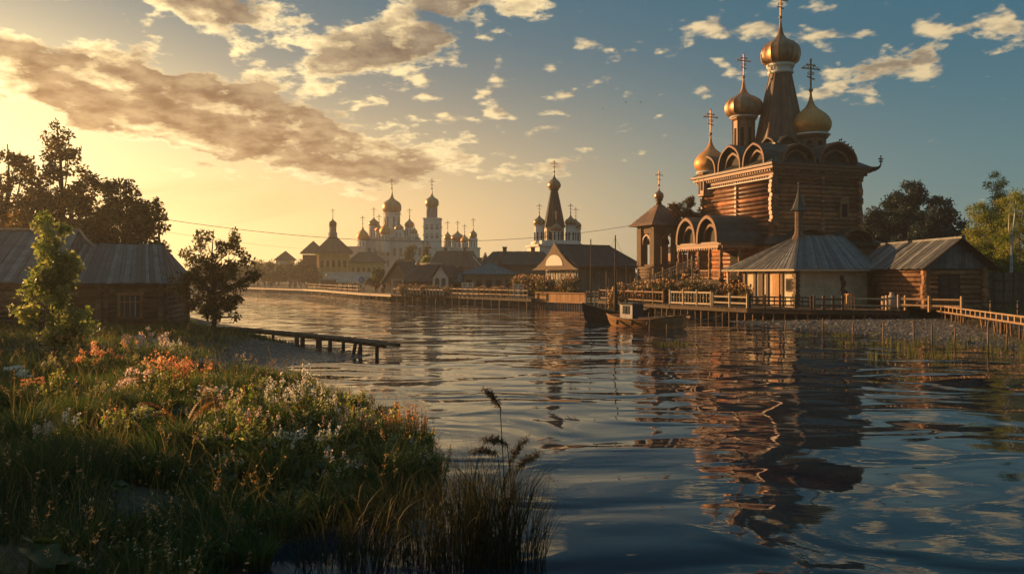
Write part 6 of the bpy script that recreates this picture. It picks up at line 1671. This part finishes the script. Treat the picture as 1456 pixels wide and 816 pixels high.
hair = MB(); hair.lathe([(.112, -.06), (.125, .0), (.118, .06), (.08, .11), (.02, .13)], 12, (0, -.005, 1.63)); hair_o = None
labs = ['tiny person in dark clothes standing on the far promenade', 'tiny person in a rust jacket walking on the far promenade', 'tiny person in a pale top and dark trousers on the far promenade', 'tiny person in dark top and blue trousers on the far promenade', 'tiny person in a pale coat over rust trousers on the far promenade']
seg = [Vector((-70, 210, 0)), Vector((-47, 184.6, 0)), Vector((-36.6, 165.6, 0)), Vector((-26, 144.5, 0)), Vector((-19, 133, 0))]
for i in range(46):
    t = rnd.uniform(.0, 4); j = min(3, int(t)); p = seg[j].lerp(seg[j + 1], t - j); k = rnd.randrange(5)
    o = bpy.data.objects.new('person', bodies[k]); COL.objects.link(o)
    d = (seg[j + 1] - seg[j]).normalized(); nr = Vector((-d.y, d.x, 0)); p = p + nr * rnd.uniform(-1.0, .8) * (1 if j else .5) + nr * 1.2
    o.location = (p.x, p.y, (1.0 if j < 2 else .95)); o.rotation_euler = (0, 0, rnd.uniform(0, 6.28)); s = rnd.uniform(.94, 1.05); o.scale = (s, s, s)
    tag(o, labs[k], 'person', ['people in dark clothes', 'people in rust jackets', 'people in pale tops', 'people in blue trousers', 'people in pale coats'][k] + ' on the far promenade')
    if hair_o is None: hair_o = hair.build('hair', M['cloth_dark'], o)
    else:
        h_ = hair_o.copy(); COL.objects.link(h_); h_.parent = o

# ------------------------------------------------------------------ grass, reeds, flowers on the near bank
def blades(P, H, W, bend, seg_=3, az=None):
    """curved tapering blades at points P (n,3) with heights H, widths W"""
    n = len(P); az = rng.uniform(0, 2 * np.pi, n) if az is None else az
    fa = rng.uniform(0, 2 * np.pi, n)
    d = np.stack([np.cos(az), np.sin(az), np.zeros(n)], 1); s = np.stack([np.cos(fa), np.sin(fa), np.zeros(n)], 1)
    V = np.empty((n, (seg_ + 1) * 2, 3))
    for k in range(seg_ + 1):
        t = k / seg_; wd = W * (1 - t) ** .7 + .0008
        c = P + d * (H * bend * t ** 2)[:, None] + np.array([0, 0, 1]) * (H * (t - .32 * bend * t ** 2.4))[:, None]
        V[:, 2 * k] = c - s * (wd / 2)[:, None]; V[:, 2 * k + 1] = c + s * (wd / 2)[:, None]
    base = np.arange(n)[:, None] * (seg_ + 1) * 2
    F = np.concatenate([base + np.array([2 * k, 2 * k + 1, 2 * k + 3, 2 * k + 2]) for k in range(seg_)], 0)
    return V.reshape(-1, 3), F


def bank_points(n, y0, y1, dmin=.25, pw=1.0, xl=-3.0):
    """random points on the near bank inside the view, denser near the eye"""
    out = []
    while sum(len(o) for o in out) < n:
        u = rng.random(n * 3); y = y0 + (y1 - y0) * u ** pw
        x = y * rng.uniform(-.70, .02, n * 3)
        P = np.stack([x, y], 1); ok = sdist(P, NEAR) > dmin
        out.append(P[ok])
    P = np.concatenate(out)[:n]; return P


def path_mask(P):
    """bare trodden shingle patches"""
    x, y = P[:, 0], P[:, 1]
    m = np.exp(-(((x + 5.6) / .9) ** 2 + ((y - 12.4) / 1.0) ** 2)) + np.exp(-(((x + 7.0) / .8) ** 2 + ((y - 16.2) / 1.6) ** 2)) + np.exp(-(((x + 10.6) / 1.6) ** 2 + ((y - 33) / 8) ** 2)) * 1.2 + np.exp(-(((x + 7.0) / 1.4) ** 2 + ((y - 24.5) / 3) ** 2)) * .8 + np.exp(-(((x + 9.5) / 4.2) ** 2 + ((y - 41) / 6.5) ** 2)) * 1.6
    return m

def grass(name, n, y0, y1, h0, h1, w, mt, tuft, pw, seed, dry=False, label=None):
    P = bank_points(n, y0, y1, .2, pw)
    cl = vnoise(P[:, 0], P[:, 1], tuft, seed) * .65 + vnoise(P[:, 0], P[:, 1], tuft * .35, seed + 1) * .35
    keep = (cl > .33) & (path_mask(P) < rng.uniform(.2, .7, n)); P, cl = P[keep], cl[keep]
    z = height(P[:, 0], P[:, 1]); k = len(P)
    H = (h0 + (h1 - h0) * np.clip((cl - .3) * 1.8, 0, 1)) * rng.uniform(.55, 1.15, k)
    azf = vnoise(P[:, 0], P[:, 1], 2.0, seed + 5) * 12 + rng.normal(0, .8, k)
    V, F = blades(np.stack([P[:, 0], P[:, 1], z - .03], 1), H, w * rng.uniform(.6, 1.3, k) * (1 + P[:, 1] / 30), rng.uniform(.15, .75, k), 3, azf)
    t = np.clip(vnoise(P[:, 0], P[:, 1], 3.0, seed + 9) * .5 + rng.random(k) * .5, 0, 1)
    o = fast_mesh(name, V, F, mt, None, np.tile(t, 3)); tag(o, kind='stuff')
grass('grass', 64000, 7.5, 30, .32, .85, .014, M['grass'], 1.5, 1.6, 20)
grass('grass', 34000, 26, 58, .25, .55, .02, M['grass'], 2.2, 1.2, 31)
grass('dry_grass', 8500, 8, 45, .5, 1.15, .009, M['grass_dry'], 2.4, 1.4, 47)
# tall seeding grass stalks
P = bank_points(560, 8.5, 34, .15, 1.3); P = P[path_mask(P) < .5]; z = height(P[:, 0], P[:, 1]); k = len(P)
H = rng.uniform(.7, 1.35, k); azs = rng.uniform(0, 6.28, k); bd_ = rng.uniform(.08, .4, k)
V, F = blades(np.stack([P[:, 0], P[:, 1], z - .03], 1), H, np.full(k, .008), bd_, 3, azs)
o = fast_mesh('seeding_grass', V, F, M['grass_dry'], None, np.tile(rng.random(k), 3)); tag(o, kind='stuff')
tips = np.concatenate([np.stack([P[:, 0] + np.cos(azs) * H * bd_ * t * t, P[:, 1] + np.sin(azs) * H * bd_ * t * t, z + H * (t - .32 * bd_ * t ** 2.4)], 1) for t in (.8, .86, .92, .98)])
v, f, t = leaf_cloud(tips, np.full(len(tips), .028), 9000, .033, .4, .1); o = fast_mesh('grass_seed_tips', v, f, M['seed_head'], None, t); tag(o, kind='stuff')
# low leafy ground cover
P = bank_points(5200, 8, 30, .2, 1.4, -3); cl = vnoise(P[:, 0], P[:, 1], 1.6, 77)
P = P[(cl > .42) & (path_mask(P) < .5) & (P[:, 0] / P[:, 1] > -.5)]
z = height(P[:, 0], P[:, 1])
v, f, t = leaf_cloud(np.stack([P[:, 0], P[:, 1], z + rng.uniform(.06, .34, len(P))], 1), np.full(len(P), .14), 36000, .085, .75)
o = fast_mesh('ground_cover', v, f, M['cover'], None, t); tag(o, kind='stuff')
v, f, t = leaf_cloud(np.stack([P[::3, 0], P[::3, 1], z[::3] + .36], 1), np.full(len(P[::3]), .12), 1300, .03, .9)
o = fast_mesh('meadow_blossom', v, f, M['petal_white'], None, t); tag(o, kind='stuff')
# grass on the right bank by the plank fence and on the far land
Pq = np.stack([rng.uniform(35, 48, 5000), rng.uniform(56, 66, 5000)], 1); z = height(Pq[:, 0], Pq[:, 1]); ok = z > .6; Pq, z = Pq[ok], z[ok]
V, F = blades(np.stack([Pq[:, 0], Pq[:, 1], z], 1), rng.uniform(.2, .5, len(Pq)), np.full(len(Pq), .05), rng.uniform(.1, .5, len(Pq)))
o = fast_mesh('grass', V, F, M['grass_dry'], None, np.tile(rng.random(len(Pq)), 3)); tag(o, kind='stuff')


def flower_plant(name, label, loc, h, spread, nst, head, mt, nleaf, leaf, style='spike', hn=26, group=None, cat='flower', lmat=None):
    """stems with leaves; heads are spikes, umbels or loose balls of small petals"""
    root = empty(name, loc, rnd.uniform(0, 6.28), label, cat, group)
    m = MB(); hc, hr, lc = [], [], []
    for k in range(nst):
        a = rnd.uniform(0, 6.28); r = spread * rnd.random() ** .6; hh = h * rnd.uniform(.62, 1.05) * (1 - .25 * (r / spread))
        e = Vector((r * math.cos(a), r * math.sin(a), hh)); b = Vector((r * .35 * math.cos(a), r * .35 * math.sin(a), -.05)); mid = b.lerp(e, .55) + Vector((r * .1 * math.cos(a + 1), r * .1 * math.sin(a + 1), .05))
        m.path([b, mid, e], [.008, .007, .004], 4, rnd.random())
        for j in range(6): t = rnd.uniform(.15, .85); lc.append(tuple(b.lerp(e, t)))
        if style == 'spike':
            for j in range(7): t = j / 7; hc.append(tuple(mid.lerp(e, .45 + .6 * t))); hr.append(head * (1 - .6 * t))
        elif style == 'ball':
            for j in range(3): hc.append((e.x + rnd.uniform(-1, 1) * head, e.y + rnd.uniform(-1, 1) * head, e.z + rnd.uniform(-.8, .8) * head)); hr.append(head * rnd.uniform(.7, 1.1))
        else:
            for j in range(6): aa = j * 1.05; hc.append((e.x + head * math.cos(aa), e.y + head * math.sin(aa), e.z)); hr.append(head * .35)
    m.build('stem', M['stem'], root)
    v, f, t = leaf_cloud(lc, np.full(len(lc), spread * .16 + .03), nleaf, leaf, .45); fast_mesh('foliage', v, f, lmat or M['leaf_bright'], root, t)
    v, f, t = leaf_cloud(hc, hr, hn * nst, .035 if head < .09 else .05, .95, .0, .3); fast_mesh('blossom_or_seed_head', v, f, mt, root, t)
    return root
def G(px, py):
    """ground point seen at a pixel of the photograph on the near bank"""
    Ys = 8 + .12 * np.arange(400); zs = height(X(px, Ys), Ys); k = np.nonzero(Zh(py, Ys) <= zs)[0]
    if len(k): return (float(X(px, Ys[k[0]])), float(Ys[k[0]]), float(zs[k[0]]))
    return (X(px, 50), 50, .9)
FL = [(238, 572, 1.25, .62, 22, .11, 'petal_orange', 'ball', 'big orange phlox-like clump glowing beside the shingle path'),
      (272, 568, 1.0, .4, 12, .10, 'petal_orange', 'ball', 'smaller orange clump just right of the big orange one'),
      (192, 575, .85, .4, 12, .09, 'petal_pink', 'ball', 'pale orange clump left of the big orange one'),
      (136, 540, .95, .4, 12, .10, 'petal_orange', 'ball', 'orange flowers at the foot of the green sapling'),
      (215, 520, 1.15, .85, 26, .09, 'petal_pink', 'ball', 'greyish pink bush in front of the small hut'),
      (185, 512, 1.1, .5, 14, .08, 'petal_orange', 'spike', 'brown orange spikes left of the greyish pink bush'),
      (242, 515, 1.0, .5, 14, .08, 'petal_white', 'spike', 'whitish spikes right of the greyish pink bush'),
      (336, 545, 1.0, .5, 16, .06, 'petal_pink', 'spike', 'small yellowish spikes alone on the shingle near the jetty'),
      (405, 610, 1.25, .5, 18, .06, 'petal_white', 'spike', 'tall white spiky flowers left of the white clump top'),
      (432, 612, 1.45, .45, 18, .07, 'petal_white', 'spike', 'tallest white flower clump at the water edge'),
      (462, 618, 1.2, .4, 14, .06, 'petal_white', 'spike', 'white flower spikes right of the tallest white clump'),
      (500, 640, 1.05, .5, 16, .06, 'petal_pink', 'spike', 'pale pink flowers in the middle of the bank edge'),
      (535, 650, 1.0, .45, 14, .06, 'petal_orange', 'spike', 'orange-pink flowers left of the tall orange spike'),
      (572, 655, 1.3, .42, 18, .06, 'petal_orange', 'spike', 'tall orange flower spike nearest the lake'),
      (598, 660, 1.2, .35, 14, .06, 'petal_orange', 'spike', 'orange flower spike at the edge of the reeds'),
      (620, 690, 1.0, .35, 10, .05, 'petal_pink', 'spike', 'dusty pink flowers between bank and reeds'),
      (365, 632, .75, .45, 12, .05, 'petal_pink', 'spike', 'low pink flowers left of the white clump'),
      (320, 612, .85, .4, 12, .045, 'petal_pink', 'spike', 'thin pink and orange flowers by the rusty fern'),
      (450, 665, .85, .5, 14, .045, 'petal_white', 'spike', 'sparse white flowers in front of the white clump'),
      (400, 660, .75, .5, 12, .04, 'petal_white', 'spike', 'scattered whitish flowers over the leafy cover'),
      (480, 700, .8, .45, 10, .04, 'petal_pink', 'spike', 'few pink flowers in the dark leaves above the reeds'),
      (22, 560, .7, .3, 6, .09, 'petal_white', 'umbel', 'white umbels at the left edge of the bank'),
      (48, 575, .65, .25, 5, .08, 'petal_orange', 'umbel', 'orange umbels beside the white ones at the left'),
      (95, 640, .8, .3, 7, .05, 'petal_white', 'spike', 'thin white spikes in the tall dark grass'),
      (60, 655, .7, .3, 6, .05, 'petal_pink', 'spike', 'thin pink spikes left of the white ones in dark grass'),
      (345, 770, .55, .35, 8, .035, 'petal_orange', 'spike', 'dark low plant with reddish flowers near the bottom'),
      (160, 530, .8, .4, 9, .06, 'petal_orange', 'spike', 'little orange spikes right of the sapling foot'),
      (300, 585, .7, .4, 8, .05, 'petal_pink', 'ball', 'pink tufts right of the smaller orange clump')]
for px_, py, h, sp, ns, hd, mt_, sty, lab in FL:
    p = G(px_, py); flower_plant('flower_clump', lab, p, h * 1.08, sp, ns, hd, M[mt_], int(420 * sp / .4), .07, sty, 26 if sty != 'umbel' else 60, 'flower clumps on the near bank')
# mixed weeds that knit the lit edge of the bank together
kinds = []
for i in range(5):
    kinds.append(flower_plant('wildflower', 'x', (0, 0, 0), (.75, .95, .6, .85, 1.1)[i], .42, (12, 10, 14, 12, 9)[i], .045, M[('petal_pink', 'petal_orange', 'petal_white', 'petal_pink', 'petal_orange')[i]], 700, .085, ('spike', 'spike', 'spike', 'spike', 'spike')[i], 10, 'wildflowers along the lit edge of the bank'))
wi = 0
for i in range(46):
    px_, py = rnd.uniform(300, 610), rnd.uniform(575, 690)
    if i > 34: px_, py = rnd.uniform(10, 330), rnd.uniform(505, 640)
    p = G(px_, py)
    if sdist(np.array([p[:2]]), NEAR)[0] < .1: continue
    k = wi % 5; o = kinds[k] if wi < 5 else copy_tree(kinds[k]); wi += 1; o.location = p; o.rotation_euler = (0, 0, rnd.uniform(0, 6.28)); s = rnd.uniform(.65, 1.15); o.scale = (s, s, s)
    o['label'] = ('pale pink', 'orange', 'white', 'pale pink', 'orange')[k] + ' wildflower growing in the grass of the near bank'; o['group'] = ('pale pink', 'orange', 'white', 'pale pink', 'orange')[k] + ' wildflowers on the near bank'
# rusty arching fern
p = G(262, 620); t = empty('rusty_fern', p, 0, 'arching rusty orange fern in the middle of the bank', 'fern')
m = MB(); mt_ = MB()
for k in range(11):
    a = R(20 + rnd.uniform(-50, 50)) if k % 3 else R(200 + rnd.uniform(-30, 30)); L_ = rnd.uniform(.7, 1.15); pts = []
    for i in range(9):
        s_ = i / 8; pts.append(Vector((math.cos(a) * L_ * .9 * s_ ** 1.2, math.sin(a) * L_ * .6 * s_ ** 1.2, 1.05 * L_ * (s_ * 1.35 - s_ ** 2.4 * .75))))
    m.path(pts, [.011 * (1 - .8 * i / 8) for i in range(9)], 4, .4)
    for i in range(2, 9):
        for j in range(3):
            q_ = pts[i - 1].lerp(pts[i], j / 3); dr = (pts[i] - pts[i - 1]).normalized(); sd = dr.cross(Vector((0, 0, 1))).normalized(); ln = .15 * (1 - .75 * abs(i / 8 - .45))
            for sg in (-1, 1):
                e = q_ + sd * sg * ln + dr * ln * .35 - Vector((0, 0, ln * .3)); mt_.add([q_, q_.lerp(e, .5) + dr * .02, e, q_.lerp(e, .5) - dr * .02], [(0, 1, 2, 3)], rnd.random())
m.build('stem', M['stem'], t); mt_.build('frond', M['fern'], t)

# tall grass tussocks
for px_, py, h, n, lab in ((120, 610, .95, 420, 'large dark grass tussock in the left middle of the bank'), (35, 640, 1.0, 420, 'tall dark grass tussock at the left edge'), (215, 690, .75, 360, 'round green tussock right of the bare patch'), (290, 560, .6, 220, 'short tussock behind the orange clump'), (175, 500, .9, 260, 'upright grass tussock in front of the hut'), (60, 700, .9, 420, 'shaggy dark tussock low on the left'), (110, 800, .8, 420, 'wide tussock at the bottom left'), (270, 812, .7, 380, 'tussock at the bottom between bare patch and cover'), (365, 815, .6, 300, 'small tussock at the bottom by the dark water'), (540, 700, .95, 380, 'sunlit tussock left of the reeds'), (575, 690, 1.0, 300, 'thin tussock behind the reed bed'), (480, 640, .8, 300, 'tussock under the pale pink flowers'), (400, 765, .7, 320, 'dark tussock overhanging the little pool'), (455, 745, .75, 320, 'dark tussock between the leafy cover and the pool'), (505, 735, .8, 320, 'dark tussock at the inner edge of the reed bed'), (310, 700, .6, 300, 'low tussock at the edge of the leafy cover'), (420, 690, .65, 300, 'sedge tussock in the middle of the leafy cover'), (150, 590, .8, 360, 'broad tussock between fern and sapling'), (10, 590, .9, 380, 'high tussock cut by the left picture edge'), (235, 640, .65, 300, 'green tussock below the rusty fern'), (425, 625, 1.05, 260, 'tall green tussock beside the tallest white flowers'), (520, 655, 1.1, 260, 'tall green tussock left of the tall orange spike'), (385, 690, .95, 300, 'tall shaggy tussock in the leafy cover'), (330, 640, .9, 260, 'tall tussock right of the rusty fern')):
    p = Vector(G(px_, py)); t = empty('grass_tussock', p, 0, lab, 'grass tussock', 'grass tussocks on the near bank')
    az = rng.uniform(0, 2 * np.pi, n); r = .28 * h * rng.random(n) ** .5
    V, F = blades(np.stack([r * np.cos(az), r * np.sin(az), np.full(n, -.04)], 1), h * rng.uniform(.6, 1.15, n), rng.uniform(.008, .018, n), rng.uniform(.25, .8, n), 4, az + rng.normal(0, .5, n))
    fast_mesh('blade', V, F, M['grass'], t, np.tile(rng.random(n), 4))

# reed bed at the water edge
def reed_clump(px_, py, h, n, r, lab, plumes):
    Y = 4 * FPX / (py - HY); t = empty('reed_clump', (X(px_, Y), Y, 0), 0, lab, 'reeds', 'reed clumps at the near water edge')
    az = rng.uniform(0, 2 * np.pi, n); rr = r * rng.random(n) ** .5
    P = np.stack([rr * np.cos(az), rr * np.sin(az), np.full(n, -.35)], 1)
    V, F = blades(P, (h + .35) * rng.uniform(.5, 1.0, n), rng.uniform(.007, .014, n), rng.uniform(.05, .42, n), 5, az + rng.normal(0, .9, n)); fast_mesh('stem', V, F, M['reed'], t, np.tile(rng.random(n) ** 1.8, 5))
    k = n // 4; az = rng.uniform(0, 2 * np.pi, k); rr = r * rng.random(k) ** .5
    V, F = blades(np.stack([rr * np.cos(az), rr * np.sin(az), rng.uniform(.1, h * .55, k)], 1), rng.uniform(.4, .9, k), rng.uniform(.012, .022, k), rng.uniform(.5, 1.0, k), 4, az); fast_mesh('leaf', V, F, M['reed'], t, np.tile(rng.random(k), 4))
    for (bx, bz, tx, tz_, L_) in plumes:
        m = MB(); a, b = Vector((bx, 0, bz)), Vector((tx, .05, tz_)); cv = a.lerp(b, .5) + Vector((0, 0, .10 * L_ + abs(tx - bx) * .12))
        s0 = Vector((bx - (tx - bx) * .35, 0, -.3)); m.path([s0, s0.lerp(a, .5) + Vector((-(tx - bx) * .08, 0, 0)), a, a.lerp(cv, .8)], [.009, .008, .006, .004], 5, .4); so = m.build('plume_stem', M['reed'], t)
        cs = []; rs_ = []
        for i in range(12):
            s_ = i / 11; q_ = a * (1 - s_) ** 2 + cv * 2 * s_ * (1 - s_) + b * s_ ** 2; cs.append(tuple(q_)); rs_.append(.008 + .022 * math.sin(math.pi * min(1, s_ * .9 + .1)))
        v, f, tt = leaf_cloud(cs, rs_, 420, .07, .13, .4); fast_mesh('plume', v, f, M['plume'], so, tt)
reed_clump(600, 792, 1.35, 150, .32, 'sparse reed clump nearest the bank flowers', [])
reed_clump(650, 800, 1.75, 240, .42, 'leftmost dense reed clump standing in the water', [])
reed_clump(695, 796, 1.95, 330, .42, 'tallest middle reed clump carrying four dark plumes', [(.16, 2.15, -.10, 2.42, .45), (.26, 1.62, -.12, 1.68, .4), (.12, 1.50, -.28, 1.50, .4), (.3, 1.4, .55, 1.72, .4), (.35, 1.25, .78, 1.5, .5)])
reed_clump(735, 802, 1.55, 240, .40, 'rightmost reed clump leaning over the open water', [])
reed_clump(560, 760, 1.1, 140, .34, 'short reed clump at the foot of the bank', [])
reed_clump(470, 800, 1.0, 150, .45, 'low reed clump standing in the little dark pool', [])
reed_clump(525, 806, 1.1, 170, .4, 'reed clump between the little pool and the dense reeds', [])
reed_clump(668, 745, 1.2, 120, .3, 'back reed clump half hidden by the dense ones', [])
# long stray blades in front
for i, (px_, py) in enumerate(((520, 735), (455, 748), (548, 745), (505, 720), (625, 690))):
    Y = min(4 * FPX / (py + 40 - HY), 14); x = X(px_, Y); z = max(0, hgt(x, Y)); m = MB(); h = rnd.uniform(.7, 1.05); bx = rnd.choice((-1, 1)) * rnd.uniform(.1, .35)
    pts = [(0, 0, -.1), (bx * .2, 0, h * .5), (bx * .55, 0, h * .85), (bx, 0, h * (.95 if i != 1 else .8))]
    m.path(pts, [.009, .008, .006, .002], 4, .9); o = m.build('stray_grass_stalk', M['grass_dry'], None, 1, (x, Y, z)); tag(o, 'single long pale grass stalk bending over the dark reeds', 'grass stalk', 'stray pale stalks')
# green reeds in the shallows on the right
for i in range(26):
    t = i / 25; px_ = 1252 + 230 * t + rnd.uniform(-6, 6); Y = 4 * FPX / (rnd.uniform(486, 512) - HY) ; x = X(px_, Y)
    o = empty('water_reed', (x, Y, 0), 0, 'low green reed tuft standing in the shallows off the right shingle bank', 'reeds', 'green reeds in the right shallows')
    n = 26; V, F = blades(np.stack([rng.normal(0, .35, n), rng.normal(0, .25, n), np.full(n, -.2)], 1), rng.uniform(.35, 1.0, n), np.full(n, .035), rng.uniform(.02, .2, n), 2); fast_mesh('blade', V, F, M['reed_green'], o, np.tile(rng.random(n), 2))
for k in range(9):
    Y = rnd.uniform(47, 60); x = X(rnd.uniform(1130, 1400), Y); z = hgt(x, Y); o = empty('water_weed', (x, Y, max(0, z)), 0, 'small weedy tuft on the right shingle bank', 'water weed', 'weedy tufts on the right bank')
    n = 60; V, F = blades(np.stack([rng.normal(0, .4, n), rng.normal(0, .3, n), np.full(n, -.05)], 1), rng.uniform(.1, .4, n), np.full(n, .03), rng.uniform(.2, .7, n), 2); fast_mesh('blade', V, F, M['reed_green'], o, np.tile(rng.random(n), 2))
for px_, py, lab in ((1185, 468, 'grass tuft on the shingle below the plaster house'), (960, 489, 'green weed tuft in the water right of the cabin boat')):
    Y = 4 * FPX / (py - HY); x = X(px_, Y); o = empty('water_weed', (x, Y, max(0, hgt(x, Y))), 0, lab, 'water weed')
    n = 90; V, F = blades(np.stack([rng.normal(0, .7, n), rng.normal(0, .35, n), np.full(n, -.1)], 1), rng.uniform(.15, .4, n), np.full(n, .04), rng.uniform(.2, .7, n), 2); fast_mesh('blade', V, F, M['reed_green'], o, np.tile(rng.random(n), 2))
# broad-leaved plant and dry twigs in the lower left corner
def dock(p, s, label, tilt=0.0, name='burdock', group=None):
    t = empty(name, p, tilt, label, 'plant', group)
    for k in range(rnd.randint(6, 8)):
        a = k * 1.1 + rnd.uniform(-.4, .4); L_ = rnd.uniform(.32, .52) * s; z = rnd.uniform(.22, .62) * s; el_ = rnd.uniform(-.05, .45)
        m = MB(); c = Vector((.12 * math.cos(a) * s, .12 * math.sin(a) * s, z)); d = Vector((math.cos(a), math.sin(a), el_)); s_ = Vector((-math.sin(a), math.cos(a), 0)); rows = []
        for i in range(8):
            u_ = i / 7; w = s * .17 * math.sin(math.pi * (u_ ** .75)) ** .8 + .004; q_ = c + d * L_ * u_ + Vector((0, 0, -.25 * s * u_ * u_)); wv = .03 * s * math.sin(i * 2.1 + k)
            rows.append([q_ - s_ * w + Vector((0, 0, .05 * s + wv)), q_ - s_ * w * .5 + Vector((0, 0, .012)), q_, q_ + s_ * w * .5 + Vector((0, 0, .012)), q_ + s_ * w + Vector((0, 0, .05 * s - wv))])
        fl = [v for r_ in rows for v in r_]; m.add(fl, [(i * 5 + j, i * 5 + j + 1, i * 5 + j + 6, i * 5 + j + 5) for i in range(7) for j in range(4)], rnd.random(), True)
        lf = m.build('leaf', M['broad_leaf'], t); m = MB(); m.path([(0, 0, -.05), (c.x * .6, c.y * .6, z * .6), tuple(c)], [.012, .01, .008], 5, .4); m.build('leaf_stalk', M['stem'], lf)
    return t
p = Vector((-5.45, 9.0, 0)); p.z = hgt(p.x, p.y)
dock(p, 1.15, 'largest broad-leaved plant, in the lower left corner of the bank')
for px_, py, s in ((150, 735, .8), (330, 705, .75), (395, 640, .7), (450, 690, .7), (255, 600, .75), (90, 580, .9), (320, 770, .7), (420, 720, .65), (520, 668, .75), (180, 640, .7), (360, 600, .7), (560, 672, .7), (480, 720, .65), (215, 770, .75)):
    p = G(px_, py); dock(p, s, 'low broad-leaved weed growing among the grass of the near bank', rnd.uniform(0, 6), 'dock_plant', 'broad-leaved weeds on the near bank')
m = MB()
q_ = Vector((-4.75, 9.1, 0)); q_.z = hgt(q_.x, q_.y)
for k in range(5): m.path([(0, 0, -.1), (.05 * k - .1, 0, .2), (.1 * k - .15, .03 * k, .38 + .05 * k)], [.012, .01, .004], 5, rnd.random()); m.path([(.05 * k - .1, 0, .2), (.1 * k, -.05, .34)], [.007, .003], 4)
o = m.build('dry_twig', M['panel_wood'], None, 1, q_); tag(o, 'reddish dry twigs beside the broad leaves at the lower left', 'twig')
